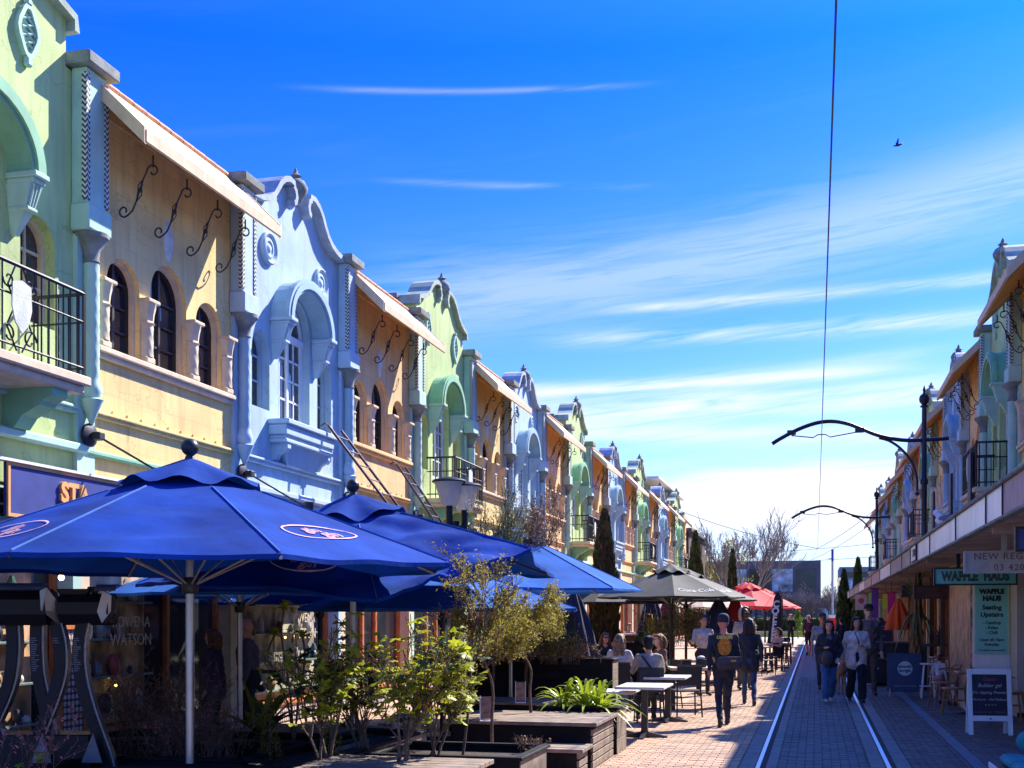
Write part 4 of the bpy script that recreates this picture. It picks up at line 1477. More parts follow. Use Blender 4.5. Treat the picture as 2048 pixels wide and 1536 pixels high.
def pedestal_table(label, x, y, w, d, z, rz=0, top=None, group='pedestal tables'):
    t = thing('pedestal_table', label, 'table', (x, y, 0), rz, group)
    part(t, 'table_top', top or M_TTOP, lambda q: q.bbox(-w / 2, w / 2, -d / 2, d / 2, z - .035, z, .008))
    part(t, 'column', M_TBASE, lambda q: q.bbox(-.045, .045, -.045, .045, .04, z - .035, .01))
    part(t, 'foot', M_TBASE, lambda q: [q.add([(-.05, -.035, .0), (.32, -.03, 0), (.32, .03, 0), (-.05, .035, 0), (-.05, -.035, .10), (.32, -.03, .02), (.32, .03, .02), (-.05, .035, .10)],
                                              [(0, 3, 2, 1), (4, 5, 6, 7), (0, 1, 5, 4), (1, 2, 6, 5), (2, 3, 7, 6), (3, 0, 4, 7)]) if k == 0 else
                                        q.add([Matrix.Rotation(k * PI / 2, 4, 'Z') @ Vector(v) for v in [(-.05, -.035, .0), (.32, -.03, 0), (.32, .03, 0), (-.05, .035, 0), (-.05, -.035, .10), (.32, -.03, .02), (.32, .03, .02), (-.05, .035, .10)]],
                                              [(0, 3, 2, 1), (4, 5, 6, 7), (0, 1, 5, 4), (1, 2, 6, 5), (2, 3, 7, 6), (3, 0, 4, 7)]) for k in range(4)])
    return t


pedestal_table('pale topped pedestal table standing empty nearest the camera', -2.32, 16.75, .68, 1.1, .73, top=M_TTOP)
pedestal_table('second pale topped pedestal table, left of the walking man', -2.30, 19.3, .66, .95, .73)
x, y = PX(1225, 17.4)
pedestal_table('pale table mostly hidden by the strap leaved plant', x, y, .7, .8, .62)


def high_table(label, x, y, w, d, z, rz=0, m=None):
    t = thing('leg_table', label, 'table', (x, y, 0), rz, 'four legged tables')
    part(t, 'table_top', m or M_CREAM, lambda q: q.bbox(-w / 2, w / 2, -d / 2, d / 2, z - .05, z, .008))
    for a in (-1, 1):
        for b in (-1, 1):
            part(t, 'leg', M_BLKF, lambda q: q.bbox(a * (w / 2 - .04) - .03, a * (w / 2 - .04) + .03, b * (d / 2 - .04) - .03, b * (d / 2 - .04) + .03, 0, z - .051, .006))
    return t


def chair(label, x, y, rz, h=.45, arms=False, m=None, group='black terrace chairs'):
    m = m or M_BLKF
    t = thing('terrace_chair', label, 'chair', (x, y, 0), rz, group)
    part(t, 'seat', m, lambda q: q.bbox(-.22, .22, -.21, .21, h - .03, h, .01))
    for a in (-1, 1):
        part(t, 'leg', m, lambda q: q.tube([(a * .2, .19, h), (a * .215, .21, 0)], .014, 6))
        part(t, 'leg', m, lambda q: q.tube([(a * .215, -.25, 0), (a * .2, -.2, h), (a * .2, -.25, h + .42)], .014, 6))
    part(t, 'backrest', m, lambda q: (q.tube([(-.2, -.25, h + .42), (.2, -.25, h + .42)], .014, 6), q.bbox(-.19, .19, -.243, -.228, h + .08, h + .41, .006)))
    part(t, 'stretcher', m, lambda q: (q.tube([(-.208, -.225, .2), (.208, -.225, .2)], .009, 5), q.tube([(-.208, .2, .2), (.208, .2, .2)], .009, 5), q.tube([(-.208, .2, .2), (-.208, -.225, .2)], .009, 5), q.tube([(.208, .2, .2), (.208, -.225, .2)], .009, 5)))
    if arms:
        part(t, 'armrest', m, lambda q: [q.tube([(a * .22, -.22, h + .2), (a * .23, .16, h + .2), (a * .22, .19, h - .02)], .012, 6) for a in (-1, 1)])
    return t


for lab, u, zc, rz in (('black chair holding the man in the beige shirt', 1298, 19.2, YAW), ('empty black chair between pale table and walking man', 1372, 20.3, YAW + .1),
                       ('black chair of the blond woman beside the tall black planter', 1240, 21.3, YAW - .2), ('black chair facing the long haired diner', 1205, 25.0, YAW + PI),
                       ('black chair under the dark haired diner turned sideways', 1330, 22.2, YAW + 1.9), ('black chair beyond the waiting staff member', 1425, 27.5, YAW + 2.6),
                       ('black chair tucked at the far cafe table', 1548, 36, YAW + .4), ('black chair facing away at the far tables', 1562, 40, YAW + 1.4),
                       ('black chair nearest the coffee flag', 1570, 44, YAW + 3), ('black chair behind the two walkers', 1530, 34, YAW - 1.2)):
    x, y = PX(u, zc)
    chair(lab, x, y, rz)
x, y = PX(1392, 22.0)
high_table('timber topped table with dark legs behind the walking man', x, y, 1.0, .8, .76, YAW)
x, y = PX(1268, 24.0)
high_table('diners\' table between blond woman and man in beige', x, y, 1.1, .8, .74, YAW, M_BLKF)
x, y = PX(1535, 37)
high_table('far pale cafe table in the sun', x, y, .8, .8, .75, YAW, M_TTOP)
x, y = PX(1556, 42)
high_table('far cafe table beside the coffee flag', x, y, .8, .8, .75, YAW, M_TTOP)
# things on the tables
x, y = PX(1372, 21.8)
t = thing('condiment_box', 'clear box of cutlery and napkins on the timber topped table', 'box', (x, y, .762), YAW)
part(t, 'box', M_GLASS, lambda q: q.bbox(-.09, .09, -.06, .06, 0, .12, .006))
part(t, 'lid', M_BENT, lambda q: q.bbox(-.1, .1, -.07, .07, .121, .145, .008))
x, y = PX(1402, 21.8)
t = thing('napkin_holder', 'black napkin dispenser with white tissues on top', 'dispenser', (x, y, .762), YAW)
part(t, 'case', M_BLKF, lambda q: q.bbox(-.09, .09, -.07, .07, 0, .15, .012))
part(t, 'napkin', M_WHITE, lambda q: q.ball((0, 0, .175), .07, 8, (1, .7, .5)))
x, y = PX(1335, 22.5)
t = thing('green_cup', 'small green cup on the diners\' table', 'cup', (x, y, .762), YAW)
part(t, 'cup', mat('green_ceramic', (.05, .28, .16), .3), lambda q: q.lathe([(.03, 0), (.04, .02), (.045, .11), (.04, .11), (.035, .02)], n=12), True)
# menu cards
for lab, u, zc, z0, hh in (('clear stand with brown menu card on the bench platform', 973, 13.4, .52, .28), ('second menu card stand farther back', 1041, 17.2, .45, .30)):
    x, y = PX(u, zc)
    t = thing('menu_stand', lab, 'menu stand', (x, y, z0), YAW, 'menu stands on the benches')
    part(t, 'card', mat('menu_card', (.30, .20, .17), .6, var=.4, scale=14), lambda q: q.bbox(-.065, .065, -.004, .004, .03, hh, .002))
    part(t, 'acrylic_frame', M_WPRINT, lambda q: (q.box(-.075, -.066, -.01, .01, 0, hh + .01), q.box(.066, .075, -.01, .01, 0, hh + .01), q.bbox(-.075, .075, -.05, .05, 0, .012, .003)))

# ------------------------------------------------------------------ street lamp with two bowls
M_LBOWL = mat('frosted_lantern', (.90, .82, .68), .5, var=.1, streak=.15, trans=.6)
x, y = PX(910, 21.0)
t = thing('street_lamp', 'old black street lamp with two frosted bowl lanterns', 'street lamp', (x, y, 0), YAW)
part(t, 'post', M_BSTEEL, lambda q: (q.tube([(0, 0, 0), (0, 0, 3.35)], .075, 12), q.lathe([(.2, 0), (.2, .55), (.17, .6), (.12, .66), (.10, .7)], n=8), q.tube([(-.1, 0, 3.2), (-.1, 0, 3.65)], .06, 8), q.tube([(.16, .2, 3.1), (.16, .2, 3.6)], .06, 8)), True)
part(t, 'cross_arm', M_BSTEEL, lambda q: (q.tube([(-.1, 0, 3.3), (0, 0, 3.2), (.16, .2, 3.28)], .05, 8)), True)
for a, b, c in ((-.1, 0, 0), (.16, .2, -.06)):
    ln = part(t, 'lantern', M_LBOWL, lambda q: q.lathe([(.13, 3.62 + c), (.15, 3.66 + c), (.24, 3.98 + c), (.28, 4.03 + c)], a, b, 18), True)
    part(ln, 'lid', M_BSTEEL, lambda q: q.lathe([(.30, 4.03 + c), (.31, 4.05 + c), (.27, 4.08 + c), (.10, 4.12 + c), (.03, 4.13 + c)], a, b, 18), True)

# ------------------------------------------------------------------ catenary poles on the right
M_POLE = mat('black_cast_pole', (.02, .012, .03), .4, var=.15, bump=.04)


def catenary(y, x0, lab, top=5.75, wz=5.25):
    t = thing('catenary_pole', lab, 'tram pole', (x0, y, 0), 0, 'ornate tram wire poles')
    part(t, 'pole', M_POLE, lambda q: (q.lathe([(.055, 2.98), (.055, 3.05), (.05, 3.1), (.048, 4.05), (.07, 4.08), (.07, 4.14), (.046, 4.18), (.042, 5.3), (.04, 5.45)], n=14)), True)
    part(t, 'finial', M_POLE, lambda q: q.lathe([(.04, 5.45), (.07, 5.46), (.07, 5.48), (.04, 5.50), (.055, 5.52), (.085, 5.56), (.09, 5.62), (.07, 5.67), (.03, 5.70), (.018, 5.73), (.028, 5.76), (.018, 5.80), (.004, 5.85)], n=14), True)
    pts = [(.42, 0, 4.88), (.1, 0, 4.87), (-.3, 0, 4.87), (-.6, 0, 4.92), (-.85, 0, 5.0), (-1.07, 0, 5.1), (-1.3, 0, 5.2), (-1.55, 0, 5.26), (-1.8, 0, 5.26), (-2.05, 0, 5.2), (-2.3, 0, 5.1), (-2.55, 0, 4.97), (-2.68, 0, 4.89)]
    part(t, 'arm', M_POLE, lambda q: (q.tube(smooth(pts), .036, 8), q.ball((.38, 0, 4.88), .04, 6)), True)
    part(t, 'brace', M_POLE, lambda q: (q.tube(smooth([(-.78, 0, 4.93), (-.6, 0, 4.87), (-.4, 0, 4.72), (-.22, 0, 4.48), (-.13, 0, 4.2), (-.12, 0, 3.95)]), .026, 6), q.ball((-.12, 0, 3.9), .04, 6)), True)
    for a in (-1.12, -2.33):
        part(t, 'clamp', M_POLE, lambda q: q.bbox(a - .08, a + .08, -.03, .03, 5.04, 5.13, .01))
    part(t, 'span_wire', M_POLE, lambda q: (q.tube([(-1.12, 0, 5.06), (-1.64, 0, 4.98), (-1.72, 0, 5.03), (-1.86, 0, 5.03), (-1.94, 0, 4.98), (-2.33, 0, 5.03)], .011, 5)), True)
    return t


catenary(22.8, 1.90, 'nearer ornate black tram pole with curved arm over the track')
catenary(40.5, 1.92, 'farther ornate black tram pole with curved arm over the track')
w_ = part(None, 'overhead_wire', M_POLE, lambda q: q.tube([(.11, -5, 5.15), (.11, 22.8, 5.03), (.11, 40.5, 5.03), (.1, 64, 5.15), (-.6, 95, 5.2)], .0075, 5))
tag(w_, 'single black tram wire running overhead along the track', 'wire')
for i, (a, b) in enumerate((((.1, 64, 5.15), (-8.2, 70, 8.0)), ((.1, 64, 5.15), (3.7, 52, 7.3)), ((-12, 98, 6.6), (5, 82, 6.5)), ((-12, 100, 6.1), (5, 84, 5.7)), ((-.2, 78, 5.2), (4, 62, 7.3)))):
    w_ = part(None, 'span_wire', M_POLE, lambda q: q.tube([Vector(a).lerp(Vector(b), k / 6) - Vector((0, 0, .25 * 4 * (k / 6) * (1 - k / 6))) for k in range(7)], .014, 4))
    tag(w_, ('thin span wire from the tram wire to the left terrace end', 'thin span wire rising from tram wire to the right eaves', 'upper of the far level wires across the street end', 'lower of the far level wires across the street end',
             'second span wire rising towards the right terrace')[i], 'wire', 'span wires')
# ------------------------------------------------------------------ right side: verandah, signs, furniture
M_FASC = mat('painted_fascia', (.92, .92, .94), .3, var=.1, scale=1.5, bump=.08, streak=.3)
M_FASC2 = mat('brown_fascia', (.38, .32, .29), .6, var=.2, scale=2, bump=.08, streak=.3)
M_FASC3 = mat('dusty_pink_fascia', (.50, .34, .33), .6, var=.2, scale=2, bump=.08, streak=.3)
M_SOFF = mat('verandah_soffit', (.46, .35, .28), .8, var=.2, scale=2, bump=.15)
t = thing('verandah', 'long flat shop verandah along the right pavement with panelled fascia', 'verandah', (1.83, 0, 0))
edges = [4, 9.5, 12.7, 13.9, 16.8, 20.5, 23.0, 24.6, 27.0, 31, 36, 41.5, 47, 53, 60, 68, 77]
for i in range(len(edges) - 1):
    m = M_FASC3 if edges[i] < 12.6 else (M_FASC if edges[i] < 23.5 or i % 3 == 0 else M_FASC2)
    part(t, 'fascia_panel', m, lambda q: q.bbox(-.03, .03, edges[i] + .02, edges[i + 1] - .02, 2.70, 3.01, .006))
for e_ in edges[1:-1]:
    part(t, 'joint_strip', M_IRON, lambda q: q.box(-.045, -.031, e_ - .018, e_ + .018, 2.70, 3.01))
part(t, 'gutter_edge', M_CAP, lambda q: (q.bbox(-.07, .05, 4, 77, 3.012, 3.05, .008), q.bbox(-.05, .045, 4, 77, 2.665, 2.697, .006)))
part(t, 'roof', M_CAP, lambda q: q.box(.05, 1.90, 4, 77, 2.9, 2.97))
for i in range(12):
    a = .06 + i * .152
    part(t, 'soffit_board', M_SOFF, lambda q: q.box(a, a + .144, 4, 77, 2.70, 2.72))
for i in range(9):
    part(t, 'beam', M_SOFF, lambda q: q.box(.05, 1.9, 6 + i * 8, 6.1 + i * 8, 2.60, 2.699))

# number plate on the fascia
t = thing('number_plate', 'white fascia plate with black frame and narrow lettering', 'sign', (1.795, 23.55, 2.86))
part(t, 'plate', M_WHITE, lambda q: q.box(-.012, 0, -.5, .5, -.135, .135))
part(t, 'frame', M_IRON, lambda q: (q.box(-.03, 0, -.56, -.50, -.14, .14), q.box(-.03, 0, -.56, .5, -.155, -.135)))
text('12 BAR', .20, M_IRON, t, (-.016, 0, 0), (0, -1, 0), (0, 0, 1), depth=.002)

# hanging signs, facing up the street
M_TEAL = mat('mint_signboard', (.16, .58, .46), .45, var=.06, bump=.03)
M_BLKT = mat('black_letter', (.015, .015, .018), .5)
M_BRNT = mat('brown_letter', (.16, .06, .05), .5)
x, y = 2.02, 17.8


def hang_sign(name, label, x0, x1, y, z0, z1, m, fr, drops=2):
    t = thing(name, label, 'sign', (0, y, 0), 0)
    part(t, 'board', m, lambda q: q.box(x0 + .02, x1 - .02, -.035, .035, z0 + .02, z1 - .02))
    part(t, 'frame', fr, lambda q: (q.box(x0, x1, -.05, .05, z0, z0 + .025), q.box(x0, x1, -.05, .05, z1 - .025, z1), q.box(x0, x0 + .025, -.05, .05, z0 + .026, z1 - .026), q.box(x1 - .025, x1, -.05, .05, z0 + .026, z1 - .026)))
    for k in range(drops):
        a = x0 + (x1 - x0) * (.3 + .5 * k)
        part(t, 'hanger', fr, lambda q: q.box(a - .03, a + .03, -.03, .03, z1 + .001, 2.70))
    return t


t = hang_sign('hanging_sign', 'mint green hanging sign with bold black outlined lettering under the verandah', 1.86, 3.13, 20.6, 2.19, 2.48, M_TEAL, M_BLKT)
text('WAFFLE  HAUS', .20, M_BLKT, t, (2.495, -.037, 2.33), (1, 0, 0), (0, 0, 1), depth=.004, bold=.011, spacing=1.05, width=1.04)
text('WAFFLE  HAUS', .20, mat('letter_inline', (.16, .24, .21), .5), t, (2.495, -.0425, 2.33), (1, 0, 0), (0, 0, 1), depth=.001, bold=-.0045, spacing=1.05, width=1.02)
M_STONEB = mat('pale_stone_signboard', (.40, .37, .34), .7, var=.1, scale=8)
t = hang_sign('hanging_sign', 'pale stone coloured hanging sign with brown lettering and phone number', 1.76, 3.3, 15.6, 2.215, 2.49, M_STONEB, M_STONEB)
text('NEW REGENT', .115, M_BRNT, t, (1.87, -.037, 2.42), (1, 0, 0), (0, 0, 1), depth=.002, align='LEFT', spacing=1.15)
text('03 420 9', .105, M_BRNT, t, (2.1, -.037, 2.285), (1, 0, 0), (0, 0, 1), depth=.002, align='LEFT', spacing=1.2)
t = hang_sign('hanging_sign', 'blank navy box sign hanging at the right edge of the photo', 1.86, 3.0, 12.4, 2.32, 2.56, M_NAVY, M_IRON)
t = hang_sign('hanging_sign', 'dark blank hanging sign above the orange closed parasol', 1.95, 3.3, 29.5, 2.12, 2.4, M_BLKT, M_IRON)
t = hang_sign('hanging_sign', 'dark red brown hanging sign beyond the mint one', 2.0, 3.3, 26.5, 2.05, 2.33, M_REDW, M_IRON)

# wall return with the tall poster, streaked panel and posts
M_BWALL = mat('beige_wall', (.55, .50, .42), .85, var=.08, scale=2, bump=.12)
t = thing('wall_return', 'pale wall end facing the camera that carries the tall mint poster', 'wall', (2.66, 22.2, 0))
part(t, 'wall_face', M_WHITE, lambda q: q.box(0, .60, 0, .22, 0, 2.69))
part(t, 'side_wall', M_BWALL, lambda q: q.box(.602, 1.06, -.7, .22, 0, 2.69))
part(t, 'skirting', M_BLKT, lambda q: q.box(.60, 1.06, -.715, -.702, 0, .08))
M_MINTP = mat('mint_poster', (.22, .62, .52), .35, var=.08, scale=1.5, bump=.01)
M_MINTE = mat('poster_edge', (.62, .74, .36), .5)
t = thing('poster', 'tall mint poster about upstairs seating under the mint hanging sign', 'poster', (2.68, 22.19, 0))
part(t, 'sheet', M_MINTP, lambda q: q.box(.02, .54, -.008, 0, 1.03, 2.30))
part(t, 'edge_strip', M_MINTE, lambda q: (q.box(.54, .565, -.009, 0, 1.03, 2.30), q.box(.0, .02, -.009, 0, 1.03, 2.30)))
for w_, z, s_, b_ in (('WAFFLE', 2.115, .11, .009), ('HAUS', 1.995, .115, .009), ('Seating', 1.84, .11, .004), ('Upstairs', 1.715, .11, .004), ('- Catchup', 1.575, .075, .002), ('- Relax', 1.49, .075, .002), ('- Chill', 1.405, .075, .002),
                      ('Open till 10pm', 1.28, .066, .002), ('Everyday', 1.20, .066, .002), ('"Go ahead, treat yourself"', 1.10, .04, .001)):
    text(w_, s_, M_BLKT, t, (.28, -.010, z), (1, 0, 0), (0, 0, 1), depth=.001, bold=b_)
M_STREAKED = bpy.data.materials.new('streaked_colours')
M_STREAKED.use_nodes = True
n_, l_ = M_STREAKED.node_tree.nodes, M_STREAKED.node_tree.links
tcx = n_.new('ShaderNodeTexCoord')
mp = n_.new('ShaderNodeMapping')
mp.inputs['Scale'].default_value = (9, 7, 2.2)
nz = n_.new('ShaderNodeTexNoise')
nz.inputs['Scale'].default_value = 1.4
nz.inputs['Detail'].default_value = 8
nz.inputs['Distortion'].default_value = 1.2
rp = n_.new('ShaderNodeValToRGB')  # ramp turns stretched noise into streaks of mixed colour
rp.color_ramp.elements[0].position = .32
rp.color_ramp.elements[0].color = (.10, .07, .05, 1)
rp.color_ramp.elements[1].position = .72
rp.color_ramp.elements[1].color = (.65, .58, .45, 1)
for p_, c_ in ((.42, (.12, .14, .06, 1)), (.48, (.45, .33, .18, 1)), (.53, (.55, .07, .06, 1)), (.58, (.42, .40, .30, 1)), (.64, (.55, .36, .10, 1))):
    e_ = rp.color_ramp.elements.new(p_)
    e_.color = c_
l_.new(tcx.outputs['Object'], mp.inputs[0])
l_.new(mp.outputs[0], nz.inputs['Vector'])
l_.new(nz.outputs[0], rp.inputs[0])
l_.new(rp.outputs[0], n_['Principled BSDF'].inputs['Base Color'])
n_['Principled BSDF'].inputs['Roughness'].default_value = .5
t = thing('streaked_panel', 'streaky multicoloured panel left of the mint poster', 'mural', (2.64, 22.3, 0))
part(t, 'streaked_face', M_STREAKED, lambda q: q.box(-.02, .02, 0, 3.3, .35, 2.69))
part(t, 'plinth', M_BWALL, lambda q: q.box(-.03, .03, 0, 3.3, 0, .35))
M_POST = mat('brown_timber_post', (.13, .055, .03), .6, var=.25, scale=6, bump=.15)
for i, (x, y) in enumerate(((2.72, 26.3), (2.76, 28.4), (2.8, 31.5), (2.85, 35.5), (2.9, 40))):
    o = part(None, 'verandah_post', M_POST, lambda q: (q.bbox(x - .05, x + .05, y - .05, y + .05, 0, 2.69, .008), q.bbox(x - .08, x + .08, y - .08, y + .08, 0, .15, .008)))
    tag(o, 'brown timber verandah post, %s behind the streaked panel' % ORD[i], 'post', 'timber verandah posts')
# coloured banners and posters on the far right shopfronts
for i, (u, zc, z0, z1, w_, c, lab) in enumerate(((1722, 46, 1.9, 2.5, .42, (.55, .42, .38), 'pale poster with round print beyond the tall man'), (1742, 42, 1.75, 2.5, .16, (.25, .70, .08), 'lime green hanging banner'),
                                           (1750, 40, 1.6, 2.6, .22, (.16, .04, .32), 'purple hanging banner'), (1772, 36, 1.9, 2.35, .2, (.75, .70, .03), 'yellow hanging banner'),
                                           (1783, 34, 1.75, 2.35, .22, (.70, .02, .22), 'magenta hanging banner'))):
    x, y = S(u, zc)
    t = thing('banner', lab + ' under the right verandah', 'banner', (x, y, 0), 0, 'banners under the verandah')
    part(t, 'cloth', mat('banner_cloth_%d' % i, c, .7), lambda q: q.box(-w_ / 2, w_ / 2, -.01, .01, z0, z1))
    part(t, 'rod', M_IRON, lambda q: (q.tube([(-w_ / 2 - .03, 0, z1), (w_ / 2 + .03, 0, z1)], .012, 6), q.tube([(0, 0, z1), (0, 0, 2.69)], .006, 4)))
    if i == 0:
        part(t, 'emblem', mat('dusty_red_print', (.35, .08, .07), .7), lambda q: q.lathe([(.001, 0), (.11, 0), (.11, .012), (.001, .012)], n=20, M=Matrix.Translation((0, -.012, 2.26)) @ Matrix.Rotation(PI / 2, 4, 'X')))

# chalkboard easel
M_CHALK = mat('chalkboard', (.03, .025, .045), .8, var=.2, scale=5)
M_CHW = mat('chalk_white', (.50, .46, .46), .9)
M_CHR = mat('chalk_red', (.36, .12, .14), .9)
t = thing('chalkboard_easel', 'white framed chalkboard easel with handwritten menu in front of the bentwood chairs', 'chalkboard', (2.42, 18.2, 0), R(4))
TL = Matrix.Rotation(R(-9), 4, 'X')
part(t, 'frame', M_WHITE, lambda q: (q.bbox(-.30, -.235, -.0, .03, 0, .95, .006, TL), q.bbox(.235, .30, -.0, .03, 0, .95, .006, TL), q.bbox(-.234, .234, 0, .03, .87, .95, .006, TL), q.bbox(-.234, .234, 0, .03, .20, .28, .006, TL)))
part(t, 'board', M_CHALK, lambda q: q.box(-.235, .235, .008, .022, .28, .87, TL))
TB = Matrix.Translation((0, .30, 0)) @ Matrix.Rotation(R(9), 4, 'X')
for a in (-.26, .26):
    part(t, 'back_leg', M_WHITE, lambda q: q.bbox(a - .03, a + .03, 0, .03, 0, .93, .006, TB))
part(t, 'knob', M_IRON, lambda q: q.ball(TL @ Vector((0, -.012, .235)), .012, 6))
ct, st = math.cos(R(9)), math.sin(R(9))
for w_, z, s_, m_ in (('Gatto', .80, .075, M_CHR), ('Builder gel', .71, .075, M_CHW), ('Sns dipping Powder', .61, .06, M_CHW), ('Manicure - Gel Pedicure', .51, .05, M_CHW), ('* * * *', .42, .06, M_CHW), ('book on our Website', .33, .048, M_CHR)):
    text(w_, s_, m_, t, TL @ Vector((0, .004, z)), (1, 0, 0), TL.to_3x3() @ Vector((0, 0, 1)), depth=.001, shear=.25)

# navy sandwich board
M_NB = mat('navy_sandwich_board', (.012, .03, .10), .4, var=.1)
t = thing('sandwich_board', 'navy sandwich board with pale round emblem on thin steel legs', 'sandwich board', (1.80, 26.1, 0), 0)
part(t, 'panel', M_NB, lambda q: q.bbox(-.34, .34, -.02, .01, .12, .92, .008, Matrix.Rotation(R(-6), 4, 'X')))
part(t, 'panel', M_NB, lambda q: q.bbox(-.34, .34, .30, .33, .12, .90, .008, Matrix.Translation((0, 0, 0))))
part(t, 'roundel', mat('pale_aqua_print', (.50, .66, .62), .6), lambda q: q.lathe([(.001, 0), (.15, 0), (.15, .008), (.001, .008)], n=28, M=Matrix.Translation((0, .035, .60)) @ Matrix.Rotation(R(84), 4, 'X')))
text('smooth\nborigin', .085, M_NB, t, (0, .022, .60), (1, 0, 0), (0, .1, 1), depth=.001, bold=.003)
part(t, 'small_print', M_CHW, lambda q: q.box(-.22, .22, -.0225, -.018, .235, .243, Matrix.Rotation(R(-6), 4, 'X')))
for a in (-.3, .3):
    part(t, 'leg', M_ALU, lambda q: (q.tube([(a, -.03, 0), (a, -.0, .2)], .012, 6), q.tube([(a, .34, 0), (a, .32, .2)], .012, 6)))


def bentwood(label, x, y, rz):
    t = thing('bentwood_chair', label, 'chair', (x, y, 0), rz, 'honey bentwood chairs')
    part(t, 'seat', M_BENT, lambda q: q.lathe([(.18, .43), (.205, .44), (.205, .46), (.19, .47), (.001, .465)], n=20), True)
    for a in (-1, 1):
        part(t, 'leg', M_BENT, lambda q: q.tube([(a * .15, .14, .44), (a * .17, .17, .2), (a * .19, .2, 0)], .014, 8), True)
        part(t, 'leg', M_BENT, lambda q: q.tube(smooth([(a * .17, -.24, 0), (a * .155, -.19, .25), (a * .165, -.17, .46)]), .015, 8), True)
    part(t, 'back_hoop', M_BENT, lambda q: (q.tube(smooth([(-.165, -.17, .45), (-.20, -.22, .62), (-.21, -.25, .74), (-.12, -.30, .79), (0, -.31, .80), (.12, -.30, .79), (.21, -.25, .74), (.20, -.22, .62), (.165, -.17, .45)]), .015, 8),
                                            q.tube(smooth([(-.20, -.24, .72), (-.215, -.12, .71), (-.2, .02, .69)]), .014, 8), q.tube(smooth([(.20, -.24, .72), (.215, -.12, .71), (.2, .02, .69)]), .014, 8)), True)
    part(t, 'inner_hoop', M_BENT, lambda q: q.tube(smooth([(-.10, -.18, .46), (-.12, -.23, .6), (-.09, -.27, .70), (0, -.285, .735), (.09, -.27, .70), (.12, -.23, .6), (.10, -.18, .46)]), .011, 8), True)
    part(t, 'brace_ring', M_BENT, lambda q: q.tube([(.155 * math.cos(2 * PI * k / 16), .155 * math.sin(2 * PI * k / 16) - .01, .25) for k in range(17)], .010, 6), True)
    return t


for u, zc, rz, lab in ((1885, 22.3, R(100), 'honey bentwood armchair left of the pair beside the chalkboard'), (1908, 20.6, R(80), 'honey bentwood armchair nearest the chalkboard\'s left leg'),
                       (2022, 19.4, R(250), 'honey bentwood armchair half hidden behind the chalkboard'), (1880, 25.5, R(170), 'honey bentwood armchair behind the toddler')):
    x, y = S(u, zc)
    bentwood(lab, x, y, rz)
x, y = S(1950, 20.6)
pedestal_table('honey wood cafe table behind the chalkboard', x, y, .62, .62, .74, 0, M_BENT)
x, y = S(1915, 27.2)
high_table('dark bar height table by the timber posts', x, y, 1.5, .55, 1.05, 0, M_POST)
x, y = S(1795, 29.5)
t = thing('bar_cabinet', 'black bar cabinet with wide top under the orange closed parasol', 'cabinet', (x, y, 0))
part(t, 'counter_top', M_POST, lambda q: q.bbox(-.85, .45, -.3, .35, 1.0, 1.05, .01))
part(t, 'cabinet_body', M_BLKF, lambda q: q.bbox(-.6, .3, -.22, .28, 0, .998, .01))
part(t, 'panel', M_BLKT, lambda q: q.bbox(-.5, .2, -.232, -.221, .15, .9, .004))
x, y = S(1752, 29)
t = thing('low_cabinet', 'low dark cabinet with white handle beside the tall man', 'cabinet', (x, y, 0))
part(t, 'body', M_BLKF, lambda q: q.bbox(-.28, .32, 0, .35, .06, .62, .01))
part(t, 'top', M_POST, lambda q: q.bbox(-.32, .36, -.04, .38, .621, .66, .008))
part(t, 'knob', M_WHITE, lambda q: q.ball((.05, -.01, .42), .02, 6))
x, y = S(1752, 33)
t = thing('menu_blackboard', 'tall black menu blackboard behind the tall man', 'blackboard', (x, y, 0))
part(t, 'panel', M_CHALK, lambda q: q.bbox(-.3, .42, 0, .03, .35, 1.55, .006))
part(t, 'frame', M_POST, lambda q: (q.bbox(-.34, -.301, -.01, .04, 0, 1.6, .005), q.bbox(.421, .46, -.01, .04, 0, 1.6, .005)))
part(t, 'chalk_writing', M_CHW, lambda q: [q.box(-.24, -.24 + random.uniform(.2, .55), -.003, 0, 1.4 - k * .09, 1.412 - k * .09) for k in range(10)])


def stool(label, x, y, h=.72):
    t = thing('bar_stool', label, 'stool', (x, y, 0), 0, 'white bar stools')
    part(t, 'seat', M_WHITE, lambda q: q.lathe([(.14, h - .03), (.16, h - .02), (.16, h), (.001, h)], n=16))
    for k in range(4):
        a = PI / 4 + k * PI / 2
        part(t, 'leg', M_WHITE, lambda q: q.tube([(.11 * math.cos(a), .11 * math.sin(a), h - .02), (.19 * math.cos(a), .19 * math.sin(a), 0)], .012, 6))
    part(t, 'foot_ring', M_WHITE, lambda q: q.tube([(.165 * math.cos(2 * PI * k / 12), .165 * math.sin(2 * PI * k / 12), .25) for k in range(13)], .008, 5))
    return t


x, y = S(1856, 24.6)
stool('white metal bar stool right of the navy sandwich board', x, y)
x, y = S(1872, 28.5)
stool('white metal bar stool farther in below the bar height table', x, y)

